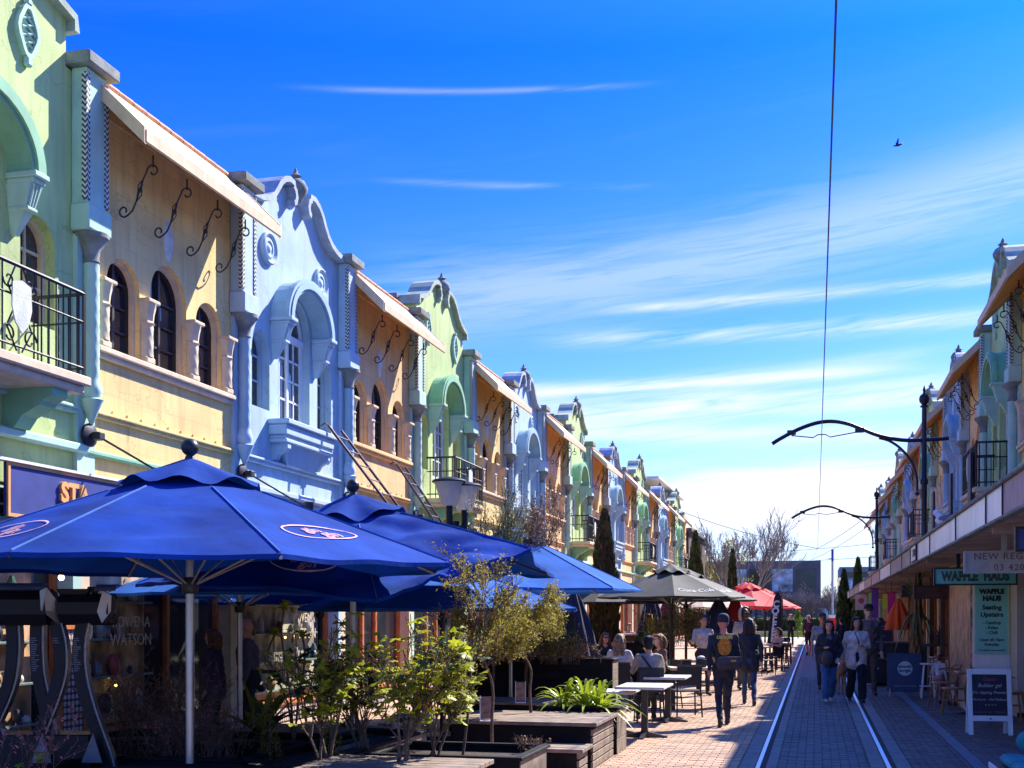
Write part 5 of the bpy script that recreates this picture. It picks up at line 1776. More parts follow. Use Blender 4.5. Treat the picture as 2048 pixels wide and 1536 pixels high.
# teal cushioned bench, lower right corner
M_CUSH = mat('teal_cushion', (.015, .24, .28), .8, var=.15, scale=5, bump=.25)
t = thing('cushioned_bench', 'dark timber bench with teal seat cushion in the bottom right corner', 'bench', (1.46, 9.75, 0))
part(t, 'bench_frame', M_POST, lambda q: (q.bbox(0, 1.5, 0, 1.25, .30, .44, .01)))
for a in (.05, 1.4):
    for b in (.05, 1.15):
        part(t, 'leg', M_POST, lambda q: q.bbox(a, a + .06, b, b + .06, 0, .299, .006))
part(t, 'metal_edge', M_WHITE, lambda q: q.bbox(-.02, -.001, 0, 1.25, .40, .45, .004))
part(t, 'cushion', M_CUSH, lambda q: (q.bbox(.06, 1.5, .03, .60, .445, .53, .03), q.bbox(.06, 1.5, .61, 1.2, .445, .53, .03)))
t2 = thing('bolster', 'teal bolster pillow at the right edge on the cushioned bench', 'pillow', (1.75, 10.9, .53))
part(t2, 'pillow', M_CUSH, lambda q: q.ball((.1, 0, .11), .16, 14, (1.3, .6, .8)), True)

# ladders, balcony items and gull on the right upper floor
x, y = 1.95, 21.8
t = thing('seagull', 'grey winged white gull perched on the verandah edge', 'bird', (1.99, 19.9, 3.05), R(150))
part(t, 'body', M_WHITE, lambda q: (q.ball((0, 0, .15), .10, 14, (1.9, .8, .85)), q.ball((.16, 0, .27), .055, 12), q.tube([(.08, 0, .18), (.16, 0, .27)], [.06, .045], 10)), True)
part(t, 'wing', mat('gull_grey', (.16, .17, .20), .7), lambda q: (q.ball((-.05, .06, .17), .08, 12, (2.0, .35, .75)), q.ball((-.05, -.06, .17), .08, 12, (2.0, .35, .75))), True)
part(t, 'beak', M_PORG, lambda q: q.tube([(.20, 0, .265), (.26, 0, .25)], [.014, .004], 6))
for s_ in (-.03, .03):
    part(t, 'leg', M_PORG, lambda q: q.tube([(0, s_, .08), (0, s_, 0)], .006, 5))
x, y, z = S(1795, 60)[0], S(1795, 60)[1], ZV(290, 60)
t = thing('flying_bird', 'small dark bird flying high against the blue sky on the right', 'bird', (x, y, z), YAW)
part(t, 'body', M_BLKF, lambda q: (q.tube([(-.22, 0, -.05), (-.1, 0, -.04), (.05, 0, -.01), (.2, 0, .05), (.24, 0, .05)], [.02, .045, .06, .04, .01], 8), q.ball((.19, 0, .055), .045, 8)), True)
part(t, 'wing', M_BLKF, lambda q: q.add([(.02, .02, 0), (-.07, .02, 0), (-.02, .25, .22), (.05, .2, .2)], [(0, 1, 2, 3), (3, 2, 1, 0)]))
part(t, 'wing', M_BLKF, lambda q: q.add([(.04, -.02, 0), (-.10, -.02, 0), (-.03, -.16, .30), (.03, -.12, .26)], [(0, 1, 2, 3), (3, 2, 1, 0)]))

# right balcony screens and pots
M_SCR = mat('dark_screen', (.04, .03, .045), .6, var=.2)
for i, (y, lab) in enumerate(((26.0, 'dark folding screen on the nearest right hand balcony'), (29.6, 'dark folding screen beside the round topped potted plants'), (33.8, 'dark folding screen on the third right hand balcony'))):
    t = thing('balcony_screen', lab, 'screen', (XR - .75, y - .6, 3.6), 0, 'screens on the right balconies')
    part(t, 'panel', M_SCR, lambda q: (q.bbox(0, .03, 0, .5, 0, 1.35, .01), q.box(.03, .05, .0, .03, 0, 1.35)))
# ------------------------------------------------------------------ people
SKIN_TONES = {'light': (.62, .36, .25), 'mid': (.50, .29, .18), 'dark': (.12, .06, .04), 'ruddy': (.58, .24, .17)}


def capsule(q, a, b, ra, rb, n=10):
    a, b = Vector(a), Vector(b)
    d = (b - a)
    L = d.length
    t_ = d.normalized() if L > 1e-6 else Vector((0, 0, 1))
    pts, rs = [], []
    for i in range(4):
        an = PI / 2 * i / 3
        pts.append(a - t_ * ra * math.cos(an))
        rs.append(max(.0008, ra * math.sin(an)))
    for i in range(1, 5):
        an = PI / 2 * (4 - i) / 4
        pts.append(b + t_ * rb * math.cos(an + 0) if i else b)
        rs.append(max(.0008, rb * math.sin(an)))
    # rebuild in order
    pts = [a - t_ * ra * math.cos(PI / 2 * i / 3) for i in range(4)] + [b + t_ * rb * math.sin(PI / 2 * i / 3) for i in range(4)]
    rs = [max(.0008, ra * math.sin(PI / 2 * i / 3)) for i in range(4)] + [max(.0008, rb * math.cos(PI / 2 * i / 3)) for i in range(4)]
    q.tube(pts, rs, n)


def person(label, x, y, rz, H=1.7, pose='stand', top=(.02, .02, .02), bottom=(.03, .03, .05), shoes=(.03, .03, .03), skin='light', hair=(.02, .015, .012), hair_len=0,
           hat=None, hood=None, sleeve=True, shorts=False, bulk=1.0, long_top=0.0, seat=.46, arms=None, glasses=False, turn=0.0, z0=0.0, wide_leg=0.0, inner=None, group=None, step=.0, flip=1):
    """local frame: +y is the way the person faces"""
    t = thing('person', label, 'person', (x, y, z0), rz, group)
    k = H / 1.75
    bones = []          # (a, b, ra, rb, zone)

    def bn(a, b, ra, rb, zone):
        bones.append((Vector(a) * k, Vector(b) * k, ra * k, rb * k, zone))
    sit = pose == 'sit'
    hipz = .92 if not sit else (seat + .10) / k
    lean = {'stand': .0, 'walk': .03, 'sit': .04, 'lean': .22}[pose if pose in ('stand', 'walk', 'sit', 'lean') else 'stand']
    B = bulk
    hip = Vector((0, 0, hipz))
    chest = hip + Vector((0, .02 + lean, .36))
    neck = hip + Vector((0, .0 + lean * 1.3, .55))
    bn(hip + Vector((0, 0, -.02)), hip + Vector((0, .01, .08)), .135 * B, .125 * B, 'bottom')
    bn(hip + Vector((-.07, 0, -.01)), hip + Vector((.07, 0, -.01)), .11 * B, .11 * B, 'bottom')
    bn(hip + Vector((0, .01, .12)), chest, .118 * B, .135 * B, 'top')
    bn(chest + Vector((-.085, 0, .02)), chest + Vector((.085, 0, .02)), .105 * B, .105 * B, 'top')
    bn(chest + Vector((-.07, 0, -.12)), chest + Vector((.07, 0, -.12)), .10 * B, .10 * B, 'top')
    bn(chest + Vector((-.12, -.01, .12)), chest + Vector((.12, -.01, .12)), .065 * B, .065 * B, 'top')
    bn(neck + Vector((0, 0, -.04)), neck + Vector((0, .015, .07)), .058, .052, 'skin')
    if long_top:
        bn(hip + Vector((-.06, 0, -long_top)), hip + Vector((-.05, 0, .1)), .13 * B, .13 * B, 'top')
        bn(hip + Vector((.06, 0, -long_top)), hip + Vector((.05, 0, .1)), .13 * B, .13 * B, 'top')
    # legs
    W = wide_leg
    for s_ in (-1, 1):
        hj = hip + Vector((s_ * .085, 0, -.03))
        if sit:
            kn = hj + Vector((s_ * .05, .42, .0))
            an = Vector((kn.x, kn.y + .02 + .04 * s_, .09))
        elif pose == 'walk':
            f_ = s_ * flip
            kn = hj + Vector((0, .20 if f_ > 0 else -.02, -.42))
            an = kn + Vector((0, .04 if f_ > 0 else -.26, -.39 if f_ > 0 else -.36))
            an.z = max(an.z, .085) if f_ > 0 else an.z
        else:
            kn = hj + Vector((s_ * .015, .02, -.42))
            an = hj + Vector((s_ * .03, -.01, -.80))
        mid = hj.lerp(kn, .45)
        bn(hj, kn, .088 * B, .058 + W, 'bottom')
        if shorts:
            bn(kn, kn.lerp(an, .3), .052, .056, 'skin')
            bn(kn.lerp(an, .3), an, .056, .036, 'skin')
        else:
            bn(kn, an.lerp(kn, .1), .06 + W, .048 + W * 1.3, 'bottom')
        toe = Vector((0, .15, -.055))
        if pose == 'walk' and s_ * flip < 0:
            toe = Vector((0, .10, -.12))
        bn(an + Vector((0, -.03, -.035)), an + toe, .042, .036, 'shoes')
        bn(an, an + Vector((0, -.02, -.03)), .042, .045, 'shoes')
    # arms
    A = arms or ('hang', 'hang')
    for s_, mode in ((-1, A[0]), (1, A[1])):
        sh = chest + Vector((s_ * .175 * (.85 + .15 * B), -.01, .125))
        if mode == 'hang':
            el = sh + Vector((s_ * .05, -.03, -.28))
            wr = el + Vector((s_ * .01, .06, -.25))
        elif mode == 'swing_f':
            el = sh + Vector((s_ * .05, .05, -.27))
            wr = el + Vector((-s_ * .02, .17, -.17))
        elif mode == 'swing_b':
            el = sh + Vector((s_ * .06, -.12, -.25))
            wr = el + Vector((0, -.02, -.25))
        elif mode == 'bag':
            el = sh + Vector((s_ * .07, .0, -.26))
            wr = el + Vector((-s_ * .14, .16, .02))
        elif mode == 'table':
            el = sh + Vector((s_ * .07, .12, -.23))
            wr = el + Vector((-s_ * .06, .23, .03))
        elif mode == 'face':
            el = sh + Vector((s_ * .05, .17, -.20))
            wr = el + Vector((-s_ * .10, .08, .22))
        elif mode == 'reach':
            el = sh + Vector((s_ * .10, .10, -.24))
            wr = el + Vector((s_ * .12, .2, .03))
        elif mode == 'pocket':
            el = sh + Vector((s_ * .09, -.06, -.26))
            wr = el + Vector((-s_ * .07, .12, -.19))
        bn(sh, el, .056 * (.6 + .4 * B), .045 * (.6 + .4 * B), 'top')
        fore = 'top' if sleeve else 'skin'
        bn(el, wr, .045 * (.6 + .4 * B) if sleeve else .038, .034 if sleeve else .026, fore)
        d = (wr - el).normalized()
        side = d.cross(Vector((0, 0, 1)))
        side = side.normalized() if side.length > .1 else Vector((0, 1, 0)) * 1.0
        palm = wr + d * .085
        bn(wr, palm, .026, .032, 'skin')
        for j, (o_, L_) in enumerate(((-.028, .062), (-.01, .075), (.009, .072), (.027, .056))):
            f0 = palm + side * o_
            f1 = f0 + d * L_ * .55
            f2 = f1 + (d * .7 + Vector((0, .35, -.25))).normalized() * L_ * .5
            bn(f0, f1, .010, .009, 'skin')
            bn(f1, f2, .009, .008, 'skin')
        bn(wr + d * .03 + side * .025, wr + d * .07 + side * .055, .012, .010, 'skin')
    # head
    hc = neck + Vector((0, .035, .155))
    hr = Matrix.Translation(hc) @ Matrix.Rotation(turn, 4, 'Z')
    hm = MB()
    hm.ball((0, 0, .02), .098, 20, (.80, .98, 1.12))
    hm.ball((0, .030, -.05), .066, 16, (.86, .95, 1.02))
    hm.tube([(0, .092, .025), (0, .112, -.012), (0, .098, -.025)], [.010, .016, .010], 8)
    hm.tube([(-.022, .086, -.056), (.022, .086, -.056)], [.007, .007], 6)
    hm.tube([(-.045, .078, .048), (.045, .078, .048)], [.012, .012], 6)
    for s_ in (-1, 1):
        hm.ball((s_ * .080, -.002, .005), .026, 8, (.35, .75, 1.2))
    hv = [(hr @ Vector(v)) * k for v in hm.v]
    q = MB()
    q.add(hv, hm.f)
    for a, b, ra, rb, z_ in bones:
        capsule(q, a, b, ra, rb, 12)
    me = bpy.data.meshes.new('body')
    me.from_pydata(q.v, [], q.f)
    tmp = bpy.data.objects.new('tmp_body', me)
    col.objects.link(tmp)
    rm = tmp.modifiers.new('r', 'REMESH')
    rm.mode = 'VOXEL'
    rm.voxel_size = .0125 * k
    sm = tmp.modifiers.new('s', 'SMOOTH')
    sm.factor = .5
    sm.iterations = 2
    dg = bpy.context.evaluated_depsgraph_get()
    fin = bpy.data.meshes.new_from_object(tmp.evaluated_get(dg))
    bpy.data.objects.remove(tmp)
    nv = len(fin.vertices)
    co = np.empty(nv * 3)
    fin.vertices.foreach_get('co', co)
    co = co.reshape(-1, 3)
    # cloth folds
    nn_ = np.empty(nv * 3)
    fin.vertices.foreach_get('normal', nn_)
    nn_ = nn_.reshape(-1, 3)
    best = np.full(nv, 1e9)
    zone = np.zeros(nv, int)
    Z = ['skin', 'top', 'bottom', 'shoes']
    for a, b, ra, rb, z_ in bones:
        a_, b_ = np.array(a), np.array(b)
        ab = b_ - a_
        tt = np.clip(((co - a_) @ ab) / max(1e-9, ab @ ab), 0, 1)
        dd = np.linalg.norm(co - (a_ + tt[:, None] * ab), axis=1) - (ra + (rb - ra) * tt)
        w_ = dd < best
        best[w_] = dd[w_]
        zone[w_] = Z.index(z_)
    hcn = np.array(hc) * k
    hd = np.linalg.norm((co - hcn) / np.array([.085, .1, .125]) / k, axis=1)
    zone[(hd < 1.12)] = 0
    fold = (np.sin(co[:, 2] * 75 + 5 * np.sin(co[:, 0] * 28 + co[:, 1] * 22)) * .5 + np.sin(co[:, 2] * 31 + co[:, 0] * 40)) * .0042
    fold[(zone == 0) | (zone == 3)] = 0
    co2 = co + nn_ * fold[:, None]
    fin.vertices.foreach_set('co', co2.ravel())
    nm = '_%d' % (len([o for o in bpy.data.objects if o.name.startswith('person')]))
    fin.materials.clear()
    fin.materials.append(mat('skin_' + skin, SKIN_TONES[skin], .55, var=.08, scale=12, bump=.03))
    fin.materials.append(mat('top_%s' % str(tuple(int(c * 99) for c in top)), top, .9, var=.2, scale=9, bump=.2, bscale=120))
    fin.materials.append(mat('trousers_%s' % str(tuple(int(c * 99) for c in bottom)), bottom, .9, var=.25, scale=9, bump=.2, bscale=120))
    fin.materials.append(mat('shoes_%s' % str(tuple(int(c * 99) for c in shoes)), shoes, .6, var=.2))
    nf = len(fin.polygons)
    v0 = np.empty(nf, int)
    lv = np.empty(len(fin.loops), int)
    fin.loops.foreach_get('vertex_index', lv)
    fin.polygons.foreach_get('loop_start', v0)
    fin.polygons.foreach_set('material_index', zone[lv[v0]])
    fin.polygons.foreach_set('use_smooth', np.ones(nf, bool))
    fin.name = 'body'
    body = ob('body', fin, t)
    K = Matrix.Diagonal((k, k, k, 1)) @ hr
    # eyes
    if H > .5:
        for s_ in (-1, 1):
            e = MB()
            e.ball(K @ Vector((s_ * .032, .0915, .027)), .0105 * k, 8, (1.25, .6, .8))
            e.obj('eye', mat('eye_dark', (.03, .02, .02), .2), t)
    # hair
    mh = mat('hair_%s' % str(tuple(int(c * 200) for c in hair)), hair, .6, var=.5, scale=25, bump=.5, bscale=90)
    if hair_len is not None:
        q = MB()
        q.ball((0, -.016, .045), .103, 18, (.85, .98, 1.0))
        q.ball((0, -.045, .0), .10, 14, (.84, .8, 1.0))
        q.ball((-.03, .045, .10), .06, 10, (1.0, .8, .55))
        q.ball((.035, .045, .098), .06, 10, (1.0, .8, .55))
        if hair_len > 0:
            for s_ in (-1, 1):
                q.tube(smooth([(s_ * .05, .01, .10), (s_ * .088, .0, .02), (s_ * .095, -.01, -.08), (s_ * .09, -.02, -.08 - hair_len)]), [.03] * 10 + [.035, .03, .012], 8)
            for a in (-.06, -.02, .02, .06):
                q.tube(smooth([(a * .6, -.06, .08), (a, -.105, 0), (a * 1.2, -.10, -.1), (a * 1.1, -.09, -.1 - hair_len)]), [.04] * 10 + [.04, .032, .01], 8)
        mm = q
        mm.v = [tuple(K @ Vector(v)) for v in mm.v]
        # keep the face clear
        hme = mm.mesh('hair', mh, True)
        rmv = []
        b = bmesh.new()
        b.from_mesh(hme)
        inv = K.inverted()
        for v in b.verts:
            lc = inv @ v.co
            if lc.y > .055 and lc.z < .075 and abs(lc.x) < .07:
                v.co = K @ Vector((lc.x * 1.05, .03, lc.z + .01))
            else:
                v.co += Vector((mnoise.noise(v.co * 60), mnoise.noise(v.co * 60 + Vector((9, 0, 0))), mnoise.noise(v.co * 60 + Vector((0, 9, 0))))) * .006
        b.to_mesh(hme)
        b.free()
        ob('hair', hme, t)
    if hat:
        kind, c = hat
        q = MB()
        if kind == 'beanie':
            q.lathe([(.089, .02), (.093, .04), (.094, .085), (.088, .12), (.068, .148), (.036, .162), (.001, .167)], 0, -.012, 18)
        else:
            q.lathe([(.092, .05), (.094, .075), (.086, .115), (.064, .142), (.03, .154), (.001, .156)], 0, -.010, 18)
            q.add([(-.075, .07, .062), (.075, .07, .062), (.06, .165, .05), (-.06, .165, .05), (-.075, .07, .07), (.075, .07, .07), (.06, .165, .057), (-.06, .165, .057)],
                  [(0, 3, 2, 1), (4, 5, 6, 7), (0, 1, 5, 4), (1, 2, 6, 5), (2, 3, 7, 6), (3, 0, 4, 7)])
        q.v = [tuple(K @ Vector(v)) for v in q.v]
        q.obj('hat', mat('hat_%s' % str(tuple(int(x_ * 99) for x_ in c)), c, .9, var=.2), t, True)
    if hood:
        q = MB()
        q.lathe([(.10, -.13), (.125, -.06), (.128, .02), (.118, .09), (.085, .14), (.03, .165), (.001, .167)], 0, -.02, 20, a0=R(150), a1=R(390))
        q.lathe([(.116, -.13), (.119, .0), (.109, .08), (.075, .13), (.001, .155)], 0, -.02, 20, a0=R(150), a1=R(390))
        q.v = [tuple(K @ Vector(v)) for v in q.v]
        q.obj('hood', mat('hood_%s' % str(tuple(int(x_ * 99) for x_ in hood)), hood, .9, var=.15), t, True)
    if glasses:
        q = MB()
        for s_ in (-1, 1):
            q.bbox(s_ * .034 - .026, s_ * .034 + .026, .096, .105, .012, .044, .004)
            q.tube([(s_ * .058, .098, .03), (s_ * .084, .01, .03)], .004, 5)
        q.box(-.01, .01, .098, .104, .03, .036)
        q.v = [tuple(K @ Vector(v)) for v in q.v]
        q.obj('sunglasses', M_BLKF, t)
    if inner:
        q = MB()
        cc = (chest + Vector((0, .095 * B, .03))) * k
        q.ball(cc, .06 * k, 12, (1.0, .55, 2.3))
        q.obj('shirt_front', mat('inner_%s' % str(tuple(int(x_ * 99) for x_ in inner)), inner, .9), t, True)
    t['_k'] = k
    return t, chest * k, hip * k, neck * k


P_ = {}
AWAY, TOWARD = 0.0, PI
t, ch, hp, nk = person('man in black long sleeved top with orange back print and grey beanie walking away', -1.37, 18.72, YAW * .5 + .06, 1.70, 'walk', top=(.028, .03, .04), bottom=(.03, .03, .05), hat=('beanie', (.035, .03, .05)), skin='ruddy',
                       hair=(.10, .06, .03), hair_len=None, arms=('swing_b', 'swing_f'), bulk=1.12, flip=1)
mo = mat('orange_print', (.80, .26, .02), .8, var=.4, scale=30)
my = mat('yellow_print', (.75, .55, .12), .8)
part(t, 'back_print', mo, lambda q: (q.lathe([(.001, 0), (.125, 0), (.125, .012), (.001, .018)], n=24, M=Matrix.Translation((0, ch.y - .145, ch.z - .02)) @ Matrix.Rotation(R(90 - 6), 4, 'X') @ Matrix.Diagonal((.85, 1.1, 1, 1)))))
text('LEBRON', .062, my, t, (0, ch.y - .152, ch.z + .125), (1, 0, 0), (0, .12, 1), depth=.006, bold=.006)
t2 = thing('shoulder_bag', 'dark grey shoulder bag with orange patch on the beanie man\'s hip', 'bag', (-1.28, 18.50, 0), YAW)
part(t2, 'pouch', mat('charcoal_bag', (.05, .045, .055), .8, var=.2, bump=.1), lambda q: q.bbox(-.19, .20, -.06, .06, .88, 1.08, .055))
part(t2, 'flap', mat('charcoal_bag_flap', (.065, .055, .065), .8), lambda q: q.bbox(-.17, .18, -.070, -.058, .98, 1.075, .006))
part(t2, 'patch', mo, lambda q: q.box(.02, .10, -.080, -.073, 1.0, 1.035))
part(t2, 'strap', M_BLKF, lambda q: q.tube([(-.17, .0, 1.1), (-.22, .08, 1.28), (-.16, .10, 1.42)], .014, 5))

person('dark haired woman in long black coat and blue jeans walking away', -1.22, 23.2, YAW * .4, 1.64, 'walk', top=(.03, .025, .04), bottom=(.03, .06, .15), hair=(.02, .012, .01), hair_len=.10, arms=('hang', 'swing_b'), bulk=1.2, long_top=.12, flip=-1)
x, y = S(1489, 27.5)
person('tall man in white hooded sweatshirt and dark glasses facing the camera', x, y, PI + YAW, 1.86, 'stand', top=(.55, .52, .48), bottom=(.10, .10, .10), skin='dark', hood=(.55, .53, .50), hair_len=None, glasses=True, bulk=1.1, turn=.3)
x, y = S(1406, 25.5)
person('woman in cream sweater with hair tied up serving beside the tables', x, y, PI + .5, 1.70, 'stand', top=(.58, .50, .42), bottom=(.03, .03, .04), skin='mid', hair=(.08, .03, .015), hair_len=0, arms=('hang', 'reach'), bulk=1.08)
x, y = S(1276, 33)
person('standing man with ginger hair in dark green shirt beside the booth', x, y, YAW - PI / 2 - .3, 1.72, 'lean', top=(.03, .06, .05), bottom=(.03, .03, .04), hair=(.20, .07, .03), arms=('table', 'table'), sleeve=False)
x, y = S(1298, 19.1)
t, ch, hp, nk = person('black haired man in beige shirt sitting with his back to the camera', x, y, YAW, 1.70, 'sit', top=(.42, .37, .30), bottom=(.05, .05, .05), hair=(.012, .01, .01), arms=('table', 'table'), bulk=1.15)
part(t, 'crossbody_strap', M_BLKF, lambda q: q.tube([(-.12, ch.y - .10, nk.z - .03), (-.02, ch.y - .155, ch.z + .02), (.14, ch.y - .15, ch.z - .2)], .018, 5))
x, y = S(1238, 21.5)
person('woman with long blond hair sitting with her back to the camera', x, y, YAW - .25, 1.68, 'sit', top=(.62, .62, .64), bottom=(.10, .12, .25), hair=(.34, .23, .13), hair_len=.28, bulk=1.05, arms=('table', 'table'))
x, y = S(1208, 25.5)
person('woman in black with sunglasses seated facing the camera at the planter', x, y, PI + YAW + .3, 1.62, 'sit', top=(.02, .02, .02), bottom=(.04, .04, .05), hair=(.12, .05, .04), hair_len=.08, glasses=True, arms=('face', 'table'), skin='ruddy')
x, y = S(1326, 22.3)
person('diner in patterned brown top leaning over the table', x, y, YAW + 1.9, 1.66, 'sit', top=(.16, .08, .06), bottom=(.03, .03, .03), hair=(.22, .10, .04), hair_len=.06, arms=('table', 'face'))
x, y = S(1258, 36)
person('child with light hair in pale pink behind the booth wall', x, y, PI + YAW, 1.45, 'stand', top=(.6, .42, .45), bottom=(.1, .1, .15), hair=(.36, .20, .10))
x, y = S(1665, 23.75)
x, y = S(1657, 23.7)
t, ch, hp, nk = person('woman in black jacket and blue flared jeans walking towards the camera', x, y, PI + YAW * .4, 1.60, 'walk', top=(.025, .028, .045), bottom=(.04, .13, .30), shoes=(.55, .55, .55), hair=(.015, .01, .01), hair_len=.17, arms=('pocket', 'bag'), bulk=1.22, wide_leg=.018,
                       inner=(.22, .22, .24), long_top=.05)
t2 = thing('crossbody_bag', 'rounded charcoal bag worn in front by the woman in jeans', 'bag', (x, y - .19, 0), PI)
part(t2, 'pouch', mat('slate_bag', (.055, .055, .075), .6, var=.2), lambda q: q.ball((.03, 0, .87), .13, 14, (.9, .5, 1.25)), True)
part(t2, 'strap', M_BLKF, lambda q: q.tube([(.1, -.01, .98), (.05, -.02, 1.2), (-.06, .06, 1.38)], .009, 5))
x, y = S(1712, 23.7)
t, ch, hp, nk = person('woman in oversized off white jacket and wide black trousers walking towards the camera', x, y, PI + YAW * .4 + .05, 1.66, 'walk', top=(.66, .60, .54), bottom=(.014, .013, .022), hair=(.02, .012, .01), hair_len=.11, skin='mid', arms=('bag', 'swing_b'),
                       bulk=1.28, wide_leg=.03, inner=(.72, .72, .74), long_top=.10, flip=-1)
part(t, 'camera_strap', M_BLKF, lambda q: q.tube([(.06, ch.y + .15, nk.z - .02), (.0, ch.y + .18, ch.z), (-.02, ch.y + .19, ch.z - .12)], .010, 5))
x, y = S(1644, 28)
person('man in dark cap and grey t-shirt walking behind the woman in jeans', x, y, PI + YAW * .4, 1.74, 'walk', top=(.26, .28, .32), bottom=(.03, .03, .06), hat=('cap', (.07, .06, .05)), skin='ruddy', sleeve=False, arms=('hang', 'hang'), hair_len=None)
x, y = S(1737, 25.6)
person('tall man in brown hoodie, black cap and sunglasses behind the off white jacket', x, y, PI + YAW * .4, 1.92, 'stand', top=(.17, .11, .10), bottom=(.13, .10, .08), hat=('cap', (.015, .012, .012)), hair_len=None, glasses=True, bulk=1.22, arms=('hang', 'hang'))
person('man in maroon top, black shorts and white cap walking away in the distance', -.29, 52.8, .1, 1.68, 'walk', top=(.12, .04, .05), bottom=(.015, .015, .015), shorts=True, hat=('cap', (.5, .5, .52)), skin='ruddy', arms=('swing_b', 'hang'), hair_len=None, bulk=1.1)
person('distant figure in black with pale hair standing near the street end', -1.29, 66.0, PI, 1.74, 'stand', top=(.015, .015, .02), bottom=(.015, .015, .03), hair=(.5, .4, .25), arms=('hang', 'face'))
x, y = S(1682, 50)
person('dark dressed figure far down the right footway', x, y, .3, 1.6, 'stand', top=(.03, .03, .04), bottom=(.02, .02, .03))
x, y = S(1766, 40)
person('seated dark haired customer silhouetted under the right verandah', x, y, 1.4, 1.6, 'sit', top=(.03, .025, .03), bottom=(.03, .03, .04), seat=.75)
x, y = S(1950, 22.6)
person('small child with dark ponytail in white top behind the chalkboard', x, y, PI / 2 + .3, 1.25, 'sit', top=(.50, .46, .55), bottom=(.2, .1, .15), hair=(.03, .012, .01), hair_len=.06, seat=.45)
x, y = S(1878, 22.9)
person('toddler in white top between the bentwood chairs', x, y, -.5, .95, 'sit', top=(.5, .48, .5), bottom=(.4, .2, .2), hair=(.10, .04, .03), seat=.40)
x, y = S(850, 14.3)
person('person in red top sitting low behind the lime leaved shrub', x, y, PI / 2 + .4, 1.5, 'sit', top=(.50, .03, .03), bottom=(.45, .42, .42), hair=(.03, .015, .012), seat=.40, hair_len=.06)
x, y = S(428, 15.6)
person('woman in dark purple coat looking into the shop window', x, y, PI / 2 + .1, 1.52, 'stand', top=(.05, .025, .07), bottom=(.012, .012, .016), hair=(.16, .05, .03), hair_len=.08, bulk=1.25, long_top=.10)
x, y = S(498, 15.9)
person('balding man in grey purple jacket looking into the shop window', x, y, PI / 2 + .35, 1.66, 'stand', top=(.09, .075, .12), bottom=(.02, .02, .03), skin='ruddy', hair_len=None, bulk=1.25)
x, y = S(1560, 36)
person('diner leaning on the far cafe table under the red parasols', x, y, 2.2, 1.6, 'sit', top=(.45, .30, .26), bottom=(.04, .04, .05), hair=(.10, .05, .03), hair_len=.05, arms=('table', 'table'))
x, y = S(1512, 47)
person('seated guest in the shade of the farthest red parasol', x, y, 2.6, 1.6, 'sit', top=(.35, .25, .20), bottom=(.04, .04, .05), hair=(.10, .05, .03))

# dog
x, y = S(1681, 26.3)
t = thing('dog', 'tan dog walking between the two women', 'dog', (x, y, 0), PI + YAW * .4)
q = MB()
for a, b, ra, rb in (((0, .22, .52), (0, -.22, .53), .115, .085), ((0, .25, .55), (0, .38, .70), .08, .055), ((0, .38, .71), (0, .45, .72), .065, .055), ((0, .45, .71), (0, .56, .68), .04, .028),
                     ((.06, .20, .45), (.065, .22, .24), .045, .026), ((.065, .22, .24), (.065, .20, .04), .024, .02), ((-.06, .20, .45), (-.065, .28, .26), .045, .026), ((-.065, .28, .26), (-.065, .26, .05), .024, .02),
                     ((.065, -.2, .47), (.07, -.14, .30), .065, .04), ((.07, -.14, .30), (.07, -.26, .17), .035, .022), ((.07, -.26, .17), (.07, -.24, .04), .021, .02),
                     ((-.065, -.2, .47), (-.07, -.12, .31), .065, .04), ((-.07, -.12, .31), (-.07, -.22, .18), .035, .022), ((-.07, -.22, .18), (-.07, -.20, .04), .021, .02),
                     ((.065, .21, .025), (.065, .25, .022), .024, .02), ((-.065, .27, .025), (-.065, .31, .022), .024, .02), ((.07, -.23, .025), (.07, -.19, .022), .024, .02), ((-.07, -.19, .025), (-.07, -.15, .022), .024, .02),
                     ((0, -.28, .54), (0, -.42, .44), .025, .015), ((.045, .40, .77), (.055, .38, .70), .02, .012), ((-.045, .40, .77), (-.055, .38, .70), .02, .012)):
    capsule(q, a, b, ra, rb, 10)
me = bpy.data.meshes.new('body')
me.from_pydata(q.v, [], q.f)
tmp = bpy.data.objects.new('tmp_body', me)
col.objects.link(tmp)
rm = tmp.modifiers.new('r', 'REMESH')
rm.mode = 'VOXEL'
rm.voxel_size = .010
fin = bpy.data.meshes.new_from_object(tmp.evaluated_get(bpy.context.evaluated_depsgraph_get()))
bpy.data.objects.remove(tmp)
fin.materials.append(mat('tan_fur', (.34, .22, .13), .9, var=.3, scale=10, bump=.4))
for p in fin.polygons:
    p.use_smooth = True
ob('body', fin, t)
part(t, 'nose', M_BLKF, lambda q: q.ball((0, .585, .69), .018, 8))
for s_ in (-1, 1):
    part(t, 'eye', M_BLKF, lambda q: q.ball((s_ * .035, .475, .745), .011, 6))
